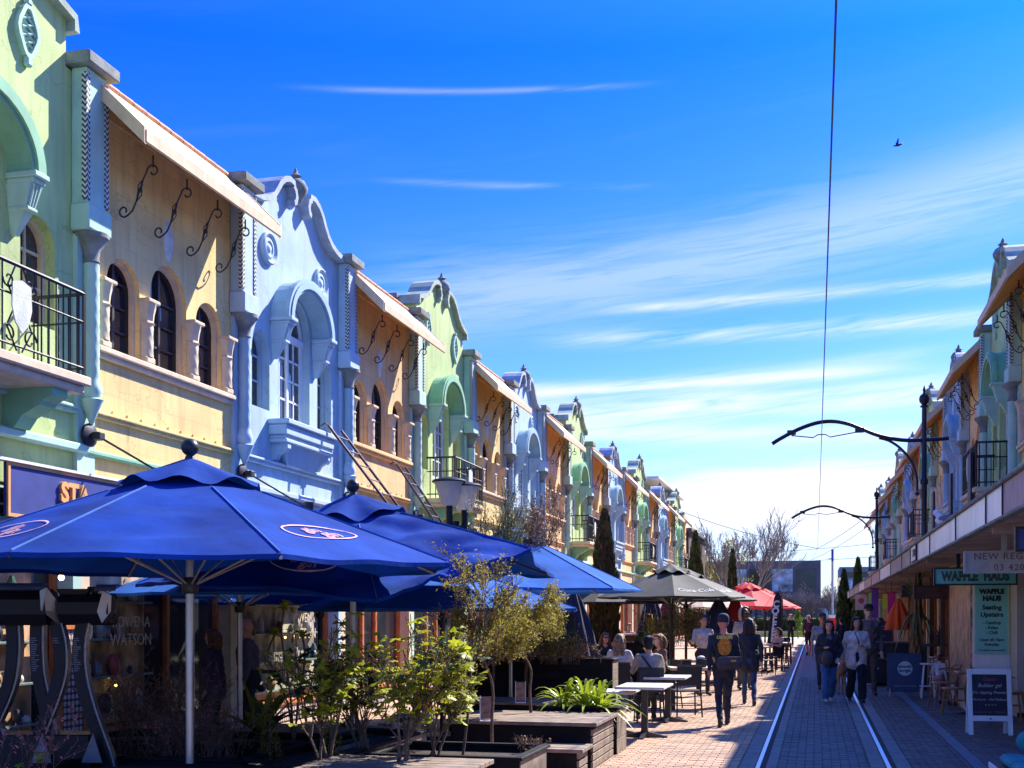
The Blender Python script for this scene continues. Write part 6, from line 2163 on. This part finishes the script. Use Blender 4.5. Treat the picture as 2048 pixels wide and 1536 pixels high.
# ------------------------------------------------------------------ plants
M_LIME = mat('lime_leaf', (.42, .46, .025), .5, var=.25, scale=14, bump=.1, trans=.45, rnd=.3)
M_DGRN = mat('dark_leaf', (.035, .07, .018), .5, var=.3, scale=10, bump=.1, trans=.25, rnd=.3)
M_OLIVE = mat('olive_leaf', (.38, .32, .05), .6, var=.3, scale=10, trans=.35, rnd=.4)
M_CYP = mat('cypress_leaf', (.055, .11, .018), .7, var=.5, scale=3, trans=.2, rnd=.45)
M_CYPB = mat('cypress_brown', (.15, .085, .04), .8, var=.4, scale=3, rnd=.4)
M_BRONZE = mat('bronze_leaf', (.24, .11, .065), .7, var=.3, trans=.25, rnd=.4)
M_PINKF = mat('pink_blossom', (.62, .22, .26), .7, var=.3, trans=.3, rnd=.3)
M_BARK = mat('grey_brown_bark', (.14, .09, .06), .9, var=.35, scale=14, bump=.4)
M_TWIG = mat('bare_twig', (.26, .21, .18), .9, var=.3, scale=8)
M_STRAP = mat('strap_leaf', (.36, .44, .03), .4, var=.2, scale=5, trans=.3, rnd=.25)
M_YUC = mat('yucca_leaf', (.42, .40, .05), .5, var=.2, trans=.2, rnd=.3)
M_BRN = mat('dead_frond', (.30, .15, .05), .8, var=.3, rnd=.3)
M_RUST = mat('rust_twigs', (.46, .26, .12), .9, var=.3, rnd=.3)


def rvec(rg):
    while True:
        v = Vector((rg.uniform(-1, 1), rg.uniform(-1, 1), rg.uniform(-1, 1)))
        if .05 < v.length < 1:
            return v.normalized()


def leaf_quads(q, c, rg, s, flat=.0, n=1):
    for _ in range(n):
        d = rvec(rg)
        d.z = d.z * (1 - flat) + .1
        u = d.cross(rvec(rg)).normalized()
        w = d.cross(u).normalized()
        a = s * rg.uniform(.6, 1.3)
        q.add([c - u * a, c + w * a * .38, c + u * a, c - w * a * .38], [(0, 1, 2, 3)])


def branches(q, p, d, L, r, depth, rg, tips, spread=.6, up=.12, nseg=4, min_r=.004):
    pts = [p]
    rs = [r]
    for i in range(nseg):
        d = (d + rvec(rg) * .16 + Vector((0, 0, up))).normalized()
        p = p + d * L / nseg
        pts.append(p)
        rs.append(max(min_r, r * (1 - .5 * (i + 1) / nseg)))
    q.tube(pts, rs, 5 if r < .03 else 8, cap=False)
    tips += pts[nseg // 2:]
    if depth:
        nb = rg.choice((2, 3, 3))
        for k in range(nb + (1 if depth > 2 else 0)):
            o_ = pts[rg.randint(max(1, nseg // 2), nseg)]
            nd = (d + rvec(rg) * spread).normalized()
            branches(q, o_, nd, L * rg.uniform(.55, .85), max(min_r, r * .52), depth - 1, rg, tips, spread, up, nseg, min_r)


LOBE = None


def lobed_leaf_mesh(name, m, s, lobes=5):
    vs = [(0, 0, 0)]
    n = lobes * 4
    for i in range(n):
        a = -PI / 2 + 2 * PI * (i + .5) / n
        r_ = s * (.72 + .28 * math.cos(lobes * (a + PI / 2) + PI)) * (1.0 if True else 1)
        vs.append((r_ * math.cos(a), r_ * math.sin(a) + s * .55, .12 * s * math.cos(3 * a) - .25 * r_ * abs(math.cos(a))))
    vs[0] = (0, s * .55, .05 * s)
    fs = [(0, 1 + i, 1 + (i + 1) % n) for i in range(n)]
    me = bpy.data.meshes.new(name)
    me.from_pydata(vs, [], fs)
    me.materials.append(m)
    for p in me.polygons:
        p.use_smooth = True
    return me


def put_leaf(me, parent, p, rg, droop=.3, sc_=1.0):
    d = Vector((rg.uniform(-1, 1), rg.uniform(-1, 1), rg.uniform(-.6, .5))).normalized()
    o = bpy.data.objects.new('leaf', me)
    col.objects.link(o)
    o.parent = parent
    qn = d.to_track_quat('Y', 'Z')
    o.rotation_mode = 'QUATERNION'
    o.rotation_quaternion = qn
    k = rg.uniform(.65, 1.2) * sc_
    o.scale = (k, k, k)
    o.location = p
    return o


# the big lime leaved shrub
lm = lobed_leaf_mesh('leaf', M_LIME, .07)
lm2 = lobed_leaf_mesh('leaf', M_DGRN, .07)


def big_shrub(label, u, zc, z0, top, width, n, seed, dark=.3):
    rg = random.Random(seed)
    x, y = S(u, zc)
    t = thing('lime_shrub', label, 'shrub', (x, y, z0), YAW, 'lime leaved shrubs')
    q = MB()
    tips = []
    for k in range(4):
        d0 = Vector((rg.uniform(-.5, .5) * width, rg.uniform(-.3, .3), 1)).normalized()
        branches(q, Vector((rg.uniform(-.08, .08), rg.uniform(-.05, .05), 0)), d0, (top - z0) * .42, .016, 3, rg, tips, .55 * width ** .5, .10)
    q.obj('stem', M_BARK, t)
    tips = [p for p in tips if p.z < top - z0 and p.z > (top - z0) * .22]
    for k in range(n):
        p = rg.choice(tips) + rvec(rg) * .07
        put_leaf(lm if rg.random() > dark else lm2, t, p, rg)
    q = MB()
    for k in range(1500):
        leaf_quads(q, rg.choice(tips) + rvec(rg) * .09 * rg.random(), rg, .016)
    q.obj('young_leaves', M_OLIVE, t)
    return t


big_shrub('lime leaved shrub with sunlit lobed foliage right of the parasol pole', 800, 9.9, .42, 1.68, 1.0, 240, 5, .22)
big_shrub('lime leaved shrub in the bottom middle, left of the taller one', 655, 10.3, .42, 1.62, 1.1, 210, 8, .35)
big_shrub('rightmost lime leaved shrub with leaves down to the planter edge', 868, 10.6, .42, 1.6, .7, 130, 14, .2)
big_shrub('small lime leaved shrub behind the planter edge', 730, 11.4, .3, 1.55, 1.0, 120, 21, .4)


def rosette(t, p, n, L, m, rg, w=.02, droop=.5, nm='leaf', up=.6, arc=None):
    for k in range(n):
        a = 2 * PI * k / n + rg.uniform(-.3, .3)
        el_ = rg.uniform(.15, 1.0) * up
        h = Vector((math.cos(a), math.sin(a), 0))
        pts = []
        LL = L * rg.uniform(.7, 1.1)
        for i in range(7):
            f_ = i / 6
            pts.append(p + h * LL * f_ * math.cos(el_) + Vector((0, 0, 1)) * (LL * f_ * math.sin(el_) * 1.2 - droop * LL * f_ ** 2.2))
        side = Vector((-h.y, h.x, 0))
        q = MB()
        vs = []
        for i, c in enumerate(pts):
            ww = w * (1 - (i / 6) ** 2.5) * (1 if i else .6) + .001
            vs += [c - side * ww, c - Vector((0, 0, ww * .35)), c + side * ww]
        q.add(vs, [f_ for i in range(6) for f_ in ((i * 3, i * 3 + 1, i * 3 + 4, i * 3 + 3), (i * 3 + 1, i * 3 + 2, i * 3 + 5, i * 3 + 4))])
        q.obj(nm, m, t, True)


rg = random.Random(4)
t = thing('strap_leaf_plant', 'lush strap leaved plant glowing lime green at the end of the bench platform', 'plant', (-2.82, 14.9, .5))
for dx_, dy_ in ((-.25, -.05), (0, .1), (.2, -.1), (.05, -.2)):
    rosette(t, Vector((dx_, dy_, .04)), 30, .68, M_STRAP, rg, .026, .62, up=1.35)
x, y = S(588, 12.6)
t = thing('rosette_plant', 'tall stemmed green rosette plant rising above the lime shrubs', 'plant', (x, y, .3), YAW)
q = MB()
for a, b, c in ((-.10, 0, 1.48), (.08, .05, 1.18), (-.22, .1, 1.2)):
    q.tube(smooth([(0, 0, 0), (a * .4, b, c * .4), (a * 1.3, b, c * .8), (a, b, c)]), .012, 6)
q.obj('stem', M_BARK, t)
for a, b, c in ((-.10, 0, 1.48), (.08, .05, 1.18), (-.22, .1, 1.2)):
    rosette(t, Vector((a, b, c)), 16, .15, M_LIME, rg, .022, .5, up=1.1)
    rosette(t, Vector((a, b, c + .02)), 9, .09, M_LIME, rg, .02, .2, up=1.3)
x, y = S(520, 12.2)
t = thing('broad_leaf_plant', 'broad golden leaved plant beneath the low blue parasol', 'plant', (x, y, .5), YAW)
rosette(t, Vector((0, 0, 0)), 15, .62, mat('golden_broad_leaf', (.20, .24, .025), .45, var=.25, trans=.35, rnd=.35), rg, .062, .25, up=1.3)
rosette(t, Vector((.1, 0, .05)), 8, .40, M_DGRN, rg, .06, .5, up=.9)
# conical pot shrubs
for u, zc, h_, lab in ((540, 11.0, .62, 'small upright conical shrub at the planter corner'), (662, 10.8, .75, 'narrow conical golden shrub among the lime shrubs')):
    x, y = S(u, zc)
    t = thing('conical_shrub', lab, 'shrub', (x, y, .35), 0, 'small conical shrubs')
    part(t, 'stem', M_BARK, lambda q: q.tube([(0, 0, 0), (0, 0, h_ * .9)], .01, 5))
    q = MB()
    for k in range(900):
        f_ = rg.random() ** 1.3
        a = rg.uniform(0, 2 * PI)
        r_ = (1 - f_) * .12 * rg.uniform(.5, 1.1) + .01
        leaf_quads(q, Vector((r_ * math.cos(a), r_ * math.sin(a), f_ * h_)), rg, .017)
    q.obj('foliage', mat('golden_small_leaf', (.19, .17, .02), .6, var=.3, trans=.3, rnd=.45), t)


def small_tree(name, label, u, zc, z0, ztop, trunk_h, rad, nleaf, ls, m, seed, cat='tree', group=None, depth=4, r0=.022, lean=0, up=.1, squash=1.0, ntr=1, spread=.62, xoff=0):
    rg = random.Random(seed)
    x, y = S(u, zc)
    t = thing(name, label, cat, (x, y, z0), YAW, group)
    q = MB()
    tips = []
    for k in range(ntr):
        top = Vector((lean + rg.uniform(-.1, .1), rg.uniform(-.1, .1), trunk_h))
        pts = smooth([(k * .12, 0, 0), (k * .1 + lean * .3 + rg.uniform(-.04, .04), 0, trunk_h * .4), (lean * .7, .02, trunk_h * .75), top])
        q.tube(pts, [r0 * (1 - .4 * i / len(pts)) for i in range(len(pts))], 8, cap=False)
        for j in range(5):
            d0 = (Vector((rg.uniform(-1, 1), rg.uniform(-1, 1), rg.uniform(.3, 1.3)))).normalized()
            branches(q, top - Vector((0, 0, rg.uniform(0, .25) * trunk_h * .4)), d0, rad * .62, r0 * .5, depth - 1, rg, tips, spread, up, 3, .0028)
    q.obj('trunk', M_BARK, t)
    if nleaf:
        q = MB()
        for k in range(nleaf):
            p = rg.choice(tips) + rvec(rg) * rad * .14 * rg.random()
            leaf_quads(q, p, rg, ls)
        q.obj('crown', m, t)
    return t


small_tree('small_tree', 'small olive tree with fine golden foliage growing through the bench platform', 985, 12.9, .0, 1.95, 1.25, .60, 9500, .017, M_OLIVE, 31, group='slim trees in the planters', r0=.02)
small_tree('small_tree', 'second olive tree, denser and lit yellow, just behind the first', 1062, 14.6, .5, 2.0, 0.72, .64, 12000, .018, M_OLIVE, 32, group='slim trees in the planters', r0=.02)
small_tree('small_tree', 'leaning brown sapling stem rising from the low planter', 925, 11.0, .4, 2.2, 1.3, .5, 1500, .018, M_OLIVE, 33, group='slim trees in the planters', r0=.014, lean=.12)
small_tree('twiggy_tree', 'tall twiggy tree with tiny rust coloured buds between the lamp and blue parasols', 1050, 19.5, .4, 3.9, 1.9, 1.15, 4200, .022, M_RUST, 34, r0=.03, depth=5, up=.2, spread=.5)
small_tree('twiggy_tree', 'wispy bare tree with green tips left of the tall twiggy one', 985, 18.0, .4, 3.6, 1.9, .9, 2600, .02, mat('pale_green_tips', (.26, .27, .08), .7, rnd=.4, trans=.3), 35, r0=.025, depth=5, up=.22, spread=.45)
rgb = random.Random(77)


def low_growth(label, u0, u1, zc, z, n, m, name='low_plants', hgt=.2, ls=.018, stems=40, cat='plants'):
    x0, y0 = S(u0, zc)
    x1, y1 = S(u1, zc)
    t = thing(name, label, cat, ((x0 + x1) / 2, (y0 + y1) / 2, z), YAW)
    q = MB()
    L = (u1 - u0) * zc / FPX / 2
    tips = []
    for k in range(stems):
        p = Vector((rgb.uniform(-L, L), rgb.uniform(-.2, .2), 0))
        d = Vector((rgb.uniform(-.5, .5), rgb.uniform(-.4, .4), 1)).normalized()
        branches(q, p, d, hgt * .6, .005, 2, rgb, tips, .7, .05, 3, .002)
    q.obj('stem', M_BARK, t)
    q = MB()
    for k in range(n):
        leaf_quads(q, rgb.choice(tips) + rvec(rgb) * .02, rgb, ls)
    q.obj('foliage', m, t)
    return t


low_growth('bronze leaved twiggy bush in front of the tiled shop plinth', 230, 420, 11.4, .38, 2600, M_BRONZE, 'bronze_bush', .75, .016, 60, 'bush')
low_growth('dark bronze bush by the parasol pole', 300, 480, 10.9, .38, 2200, M_BRONZE, 'bronze_bush', .42, .015, 50, 'bush')
low_growth('brownish pink dried flowers in the low planter', 1035, 1090, 11.6, .40, 260, M_RUST, 'dried_flowers', .12, .014, 26)
low_growth('reddish heather growing along the tall black planter', 940, 1200, 19.3, .95, 2600, M_RUST, 'heather', .28, .022, 90)
low_growth('grey green shrub hanging over the tall black planter', 1080, 1160, 19.0, .93, 1500, M_OLIVE, 'grey_green_shrub', .45, .02, 30, 'shrub')
low_growth('flowering shrub with cream blooms below the black parasols', 1310, 1400, 30.6, .9, 2600, mat('cream_green_leaf', (.30, .30, .14), .6, rnd=.5, trans=.3), 'flowering_shrub', .85, .04, 60, 'shrub')
low_growth('pink blossom twigs with fresh green leaves in the lower left corner', -10, 120, 8.9, .38, 240, M_PINKF, 'blossom_twigs', .55, .016, 9)
rg = random.Random(12)
x, y = S(70, 8.8)
t = thing('green_shoots', 'bright green shoots among the blossom twigs', 'plants', (x, y, .6), YAW)
for a, b in ((.05, .08), (-.1, .0), (.32, -.13), (.42, -.1), (-.22, -.1)):
    for k in range(5):
        put_leaf(lm, t, Vector((a, 0, b)) + rvec(rg) * .03, rg, sc_=.55)
x, y = S(1303, 31)
t = thing('yucca', 'spiky yellow green yucca in the far planter', 'plant', (x, y, .95), YAW)
rosette(t, Vector((0, 0, .25)), 34, .62, M_YUC, rg, .022, .1, up=1.5)
x, y = S(1346, 31.5)
t = thing('cabbage_tree', 'slim palm like tree with yellow spikes and dead brown skirt behind the black parasol pole', 'tree', (x, y, .5), YAW)
part(t, 'trunk', M_BARK, lambda q: q.tube([(0, 0, 0), (0, 0, 1.3)], .05, 8))
rosette(t, Vector((0, 0, 1.3)), 30, .6, M_YUC, rg, .022, .0, up=1.5)
rosette(t, Vector((0, 0, 1.15)), 26, .75, M_BRN, rg, .03, 1.5, 'dead_leaf', up=.6)
# tall palm like tree under the right verandah
x, y = S(1832, 27.6)
t = thing('cabbage_tree', 'shaggy cabbage tree with long spiky leaves rising behind the navy sandwich board', 'tree', (x, y, 0), 0)
part(t, 'pot', M_BLKF, lambda q: q.lathe([(.16, 0), (.2, .35), (.18, .36), (.001, .34)], n=14))
part(t, 'trunk', M_BRN, lambda q: q.lathe([(.11, .34), (.13, .6), (.12, .75), (.15, .9), (.12, 1.1), (.16, 1.3), (.12, 1.5), (.13, 1.8), (.08, 2.2)], n=18, flute=.2, nf=7, twist=2))
rosette(t, Vector((0, 0, 2.1)), 30, .80, mat('grey_green_spike', (.13, .15, .05), .6, rnd=.4), rg, .022, .35, up=1.2)
rosette(t, Vector((0, 0, 1.75)), 26, .6, mat('hanging_olive_frond', (.18, .15, .05), .8, rnd=.4), rg, .03, 1.9, 'dead_leaf', up=.5)
x, y = S(1880, 27.0)
t = thing('agave', 'dark bronze spiky plant on the shop ledge behind the tables', 'plant', (x, y, 1.05), 0)
part(t, 'pot', M_BLKF, lambda q: q.lathe([(.1, 0), (.13, .18), (.001, .17)], n=12))
rosette(t, Vector((0, 0, .15)), 20, .35, mat('bronze_spike', (.09, .06, .05), .6, rnd=.4), rg, .02, .2, up=1.1)


def cypress(label, u, zc, h_, r_, n, ls, seed, brown=.4, z0=0):
    rg = random.Random(seed)
    x, y = S(u, zc)
    t = thing('cypress', label, 'cypress', (x, y, z0), 0, 'pencil cypresses')
    part(t, 'trunk', M_BARK, lambda q: q.tube([(0, 0, 0), (0, 0, h_ * .93)], [.07, .02], 7))
    q, q2 = MB(), MB()
    for k in range(n):
        f_ = rg.random()
        rr = r_ * (min(1, (1 - f_) * 1.8) ** .6) * (min(1, f_ * 12 + .4)) * (1 + .35 * mnoise.noise(Vector((f_ * 11, seed, 0))))
        a = rg.uniform(0, 2 * PI)
        rr *= .55 + .5 * rg.random() ** .4 + .12 * math.sin(a * 5 + f_ * 14)
        p = Vector((rr * math.cos(a), rr * math.sin(a), .05 + f_ * h_))
        tgt = q2 if rg.random() < brown * (.5 + .5 * math.sin(a * 1.0 + 2.6)) * (1.3) else q
        d = Vector((math.cos(a) * .3, math.sin(a) * .3, 1)).normalized()
        s_ = d.cross(rvec(rg)).normalized()
        L_ = ls * rg.uniform(.6, 1.4)
        tgt.add([p - s_ * L_ * .22, p + s_ * L_ * .22, p + d * L_], [(0, 1, 2)])
    q.obj('crown', M_CYP, t)
    if q2.v:
        q2.obj('dry_side', M_CYPB, t)
    return t


cypress('tall dark pencil cypress with dry brown side rising past the black parasols', 1209, 32, 4.4, .36, 15000, .12, 1, .6)
cypress('pencil cypress standing against the brown end building on the left', 1391, 62, 5.9, .42, 7000, .18, 2, .2)
cypress('pencil cypress before the bare tree and the red parasols', 1465, 70, 5.4, .30, 6000, .18, 3, .25)
cypress('pencil cypress next to the far right lamp, left of the pair', 1688, 70, 4.2, .36, 6000, .18, 4, .15)
cypress('pencil cypress tucked under the end of the right verandah', 1716, 76, 5.2, .38, 5000, .18, 5, .1)

# ------------------------------------------------------------------ the far end of the street
M_GLZ = mat('office_glass', (.05, .07, .07), .1, var=.5, scale=.3, bump=0)
M_DCLAD = mat('dark_office_cladding', (.15, .14, .15), .6, var=.3, scale=.4)
M_BRNCL = mat('brown_timber_cladding', (.08, .04, .028), .8, var=.35, scale=2.5, bump=.2, streak=.3)
M_TANCL = mat('grey_concrete_frame', (.30, .32, .32), .8, var=.15)
t = thing('end_building', 'dark brown clad building closing the left terrace', 'building', (-8.6, 83.2, 0))
for i in range(14):
    part(t, 'cladding_board', M_BRNCL, lambda q: q.bbox(.0, .12, i * .9 + .01, (i + 1) * .9 - .02, 0, 7.5, .01))
part(t, 'body', M_BRNCL, lambda q: q.box(-9, 0, 0, 12.6, 0, 7.5))
part(t, 'flat_roof', M_DCLAD, lambda q: (q.box(-9, .35, -.3, 12.9, 7.501, 7.7)))
t = thing('rooftop_block', 'dark roof structure with projecting eaves behind the last gables', 'building', (-10.5, 66, 0))
part(t, 'block', M_DCLAD, lambda q: q.box(-5, 1, 0, 12, 7.6, 9.2))
part(t, 'roof_slab', M_WHITE, lambda q: (q.box(-5.2, 2.2, -.5, 13, 9.21, 9.3), q.box(-5.2, 1.8, 4, 13, 8.6, 8.7)))
t = thing('office_block', 'wide dark glazed office block behind bare trees across the street end', 'building', (-14, 120, 0), 0)
part(t, 'upper_storey', M_DCLAD, lambda q: q.box(-6, 14.5, 0, 14, 3.3, 7.0))
part(t, 'lower_storey', M_DCLAD, lambda q: q.box(-8, 16.5, 1.5, 14, 0, 3.1))
part(t, 'floor_band', M_DCLAD, lambda q: q.box(-6.3, 14.8, -.3, 14, 3.1, 3.3))
M_PANE = mat('painted_reflection_pane', (.62, .72, .68), .25, var=.6, scale=.8, bump=0)  # sky reflection painted in as a pale green base colour of the glass
for i in range(9):
    fr = part(t, 'window', M_DCLAD, lambda q: (q.box(-5.6 + i * 2.2, -5.5 + i * 2.2, -.06, 0, 3.6, 6.6), q.box(-5.6 + i * 2.2, -3.5 + i * 2.2, -.06, 0, 6.6, 6.7)))
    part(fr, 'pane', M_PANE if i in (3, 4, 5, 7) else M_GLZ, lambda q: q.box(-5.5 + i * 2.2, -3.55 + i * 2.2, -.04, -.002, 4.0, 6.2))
for i in range(11):
    fr = part(t, 'shop_window', M_TANCL, lambda q: q.box(-7.5 + i * 2.15, -7.4 + i * 2.15, 1.42, 1.5, 0, 3.0))
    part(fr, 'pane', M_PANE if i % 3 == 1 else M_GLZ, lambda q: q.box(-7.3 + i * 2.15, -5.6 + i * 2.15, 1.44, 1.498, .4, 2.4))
t = thing('office_block', 'pale framed modern block right of the dark office', 'building', (6, 150, 0))
part(t, 'frame', M_TANCL, lambda q: (q.box(-3.2, 12, 0, 12, 6.9, 7.5), q.box(-3.2, -2.6, 0, 12, 0, 6.9), q.box(3, 3.5, 0, 12, 0, 6.9), q.box(3.6, 12, -1, 12, 7.6, 9.2)))
part(t, 'glazing', M_GLZ, lambda q: q.box(-2.6, 12, .4, 12, 0, 6.89))
for i in range(5):
    part(t, 'window', M_PANE, lambda q: q.box(-2.2 + i * 1.6, -1.0 + i * 1.6, .3, .39, 4.2, 6.2))
    part(t, 'window', M_PANE, lambda q: q.box(-2.2 + i * 1.6, -1.0 + i * 1.6, .3, .39, .8, 2.9))
# lawn, hedge, road
M_LAWN = mat('sunlit_lawn', (.32, .34, .04), .9, var=.25, scale=1.2, bump=.5, bscale=30)
M_ROAD = mat('asphalt', (.055, .055, .06), .9, var=.2, scale=3, bump=.2)
M_CONC = mat('pale_concrete_paving', (.46, .43, .40), .85, var=.1, scale=.6)
sheet('plaza', M_CONC, -40, 40, 84, 104, -.02)
sheet('cross_street', M_ROAD, -90, 90, 109, 119, -.02)
o = sheet('lawn', M_LAWN, -9, 3.2, 96, 103, .03)
q = MB()
rg = random.Random(2)
for k in range(9000):
    p = Vector((rg.uniform(-9, 3.2), rg.uniform(96, 103), .03))
    q.add([p, p + Vector((.03, 0, 0)), p + Vector((rg.uniform(-.03, .03), rg.uniform(-.03, .03), .12))], [(0, 1, 2)])
g_ = q.obj('grass', M_LAWN)
g_['kind'] = 'stuff'
t = thing('hedge', 'long clipped dark green hedge across the street end', 'hedge', (-3, 104.5, 0))
q = MB().box(-11.8, 11.8, .1, 1.1, 0, 1.35)
q.obj('hedge_core', M_DGRN, t)
q = MB()
for k in range(14000):
    f = rg.random()
    p = Vector((rg.uniform(-12, 12), rg.uniform(-.05, 1.2), rg.uniform(.02, 1.5)))
    if rg.random() < .6:
        p.y = rg.uniform(-.08, .1)
    elif rg.random() < .6:
        p.z = rg.uniform(1.35, 1.5)
    leaf_quads(q, p, rg, .09)
q.obj('foliage', M_DGRN, t)
wl_ = part(None, 'low_wall', M_CONC, lambda q: (q.bbox(-15, 9, 103.2, 103.6, 0, .35, .02)))
tag(wl_, 'low pale garden wall in front of the hedge', 'wall')


def bare_tree(label, u, zc, h_, seed, r0=.28, lean=(0, 0), m=M_TWIG, depth=5, sp=.5, leafy=0, lm_=None, L=.42):
    rg = random.Random(seed)
    x, y = S(u, zc)
    t = thing('bare_tree', label, 'tree', (x, y, 0), 0, 'bare trees at the street end')
    q = MB()
    tips = []
    pts = smooth([(0, 0, 0), (lean[0] * .3, 0, h_ * .15), (lean[0] * .6, 0, h_ * .3)])
    q.tube(pts, [r0 * (1 - .35 * i / len(pts)) for i in range(len(pts))], 10, cap=False)
    top = pts[-1]
    for k in range(5):
        a = 2 * PI * k / 5 + rg.uniform(-.4, .4)
        d = Vector((math.cos(a) * .75, math.sin(a) * .6, rg.uniform(.5, 1.1))).normalized()
        branches(q, top - Vector((0, 0, rg.uniform(0, h_ * .08))), d, h_ * L, r0 * .42, depth, rg, tips, sp, .09, 4, .012)
    q.obj('trunk', m, t)
    if leafy:
        q = MB()
        for k in range(leafy):
            leaf_quads(q, rg.choice(tips) + rvec(rg) * .25, rg, .14)
        q.obj('crown', lm_, t)
    return t


bare_tree('large bare spreading tree left of the street end above the red parasols', 1478, 92, 7.8, 3, .30, (.2, 0), depth=5, L=.35, sp=.42)
bare_tree('bare pale branched tree on the right before the office block', 1660, 112, 3.4, 5, .22, depth=5, sp=.7, L=.40)
bare_tree('bare twiggy tree with purplish haze of branches mid street end', 1600, 110, 3.2, 6, .2, depth=5, sp=.8, L=.40)
bare_tree('bare twiggy tree in front of the dark office, left of centre', 1545, 114, 3.3, 9, .2, depth=5, sp=.8, L=.40)
bare_tree('olive tinged tree with thin new leaf behind the left cypress', 1425, 98, 6.6, 7, .2, depth=3, sp=.8, leafy=2600, lm_=M_OLIVE)
x, y = S(1596, 86)
t = thing('young_tree', 'bright lime young tree standing before the hedge', 'tree', (x, y, 0))
part(t, 'trunk', M_BARK, lambda q: q.tube([(0, 0, 0), (0, 0, 1.7)], .04, 6))
q = MB()
for k in range(2200):
    f = rg.random()
    a = rg.uniform(0, 2 * PI)
    r_ = (1 - f) * .62 * rg.uniform(.4, 1.1) * (1 + .3 * math.sin(f * 25))
    leaf_quads(q, Vector((r_ * math.cos(a), r_ * math.sin(a), .35 + f * 2.0)), rg, .07)
q.obj('crown', mat('fresh_lime_leaf', (.15, .24, .02), .6, rnd=.5, trans=.25), t)
t = thing('mast', 'tall pale steel mast with blue top at the street end', 'mast', (S(1665, 100)[0], S(1665, 100)[1], 0))
part(t, 'post', mat('galvanised', (.42, .44, .46), .5, metal=.4), lambda q: q.tube([(0, 0, 0), (0, 0, 6.2)], .09, 8))
part(t, 'top_section', mat('blue_paint', (.03, .04, .35), .5), lambda q: q.tube([(0, 0, 6.2), (0, 0, 7.2)], .10, 8))
part(t, 'bracket', M_IRON, lambda q: q.tube([(-.35, 0, 6.4), (0, 0, 6.4)], .03, 5))
x, y = S(1680, 80)
t = thing('street_lamp', 'slim black street lamp with white lantern near the right cypresses', 'street lamp', (x, y, 0))
part(t, 'post', M_IRON, lambda q: q.tube([(0, 0, 0), (0, 0, 3.6)], .06, 8))
part(t, 'lantern', M_LBOWL, lambda q: q.lathe([(.10, 3.6), (.2, 3.95), (.24, 4.05), (.05, 4.2)], n=12))
x, y = S(1405, 80)
t = thing('street_lamp', 'slim lamp with pale drum lantern behind the black parasols', 'street lamp', (x, y, 0))
part(t, 'post', M_IRON, lambda q: q.tube([(0, 0, 0), (0, 0, 3.2)], .06, 8))
part(t, 'lantern', M_WHITE, lambda q: q.lathe([(.20, 3.1), (.26, 3.6), (.3, 3.65), (.05, 3.75)], n=12))
# feather flag
x, y = S(1550, 38.5)
t = thing('feather_flag', 'tall black feather flag with white vertical lettering at the far tables', 'flag', (x, y, 0), YAW)
part(t, 'cloth', M_BLKT, lambda q: q.prism([(-.26, .75), (.20, .7), (.22, 2.2), (.10, 2.5), (-.02, 2.3), (-.16, 1.6)], -.006, .006, Matrix.Rotation(-PI / 2, 4, 'Z')))
part(t, 'pole', M_IRON, lambda q: (q.tube([(.23, 0, 0), (.24, 0, 2.2), (.12, 0, 2.6)], .018, 6), q.bbox(.05, .42, -.2, .2, 0, .05, .01)))
for k, ch_ in enumerate('COFFEE'):
    text(ch_, .30, M_WPRINT, t, (.03 - .02 * k, -.012, 2.05 - k * .22), (1, 0, 0), (.1, 0, 1), depth=.002, bold=.012)
x, y = S(1668, 82)
t = thing('notice_board', 'red and white notice board beside the far right lamp', 'sign', (x, y, 0))
part(t, 'panel', M_PRED, lambda q: q.bbox(-.35, .35, -.02, .02, .7, 1.5, .01))
part(t, 'header', M_WHITE, lambda q: q.bbox(-.35, .35, -.03, .02, 1.51, 1.72, .01))
part(t, 'post', M_IRON, lambda q: (q.box(-.33, -.28, -.02, .02, 0, .7), q.box(.28, .33, -.02, .02, 0, .7)))
# red banner by the lamp post, dark fence panel
x, y = S(907, 23.5)
t = thing('wall_heater', 'red heater panel hung behind the lamp post', 'heater', (x, y, 0), YAW)
part(t, 'panel', mat('heater_red', (.75, .05, .07), .6), lambda q: q.bbox(-.19, .19, -.02, .02, 1.72, 1.93, .02))  # plain red surface without emission
part(t, 'stand', M_IRON, lambda q: q.tube([(0, .03, 0), (0, .03, 1.9)], .02, 6))
x, y = S(1112, 20.6)
t = thing('sandwich_board', 'tall black notice board with white print leaning behind the tall planter', 'sandwich board', (x, y, 0), YAW)
part(t, 'panel', M_BLKT, lambda q: q.bbox(-.34, .34, -.02, .02, .3, 1.75, .01, Matrix.Rotation(R(-8), 4, 'X')))
text('MG', .26, M_PRT, t, (0, .135, 1.45), (1, 0, 0), (0, .14, 1), depth=.002, bold=.012)
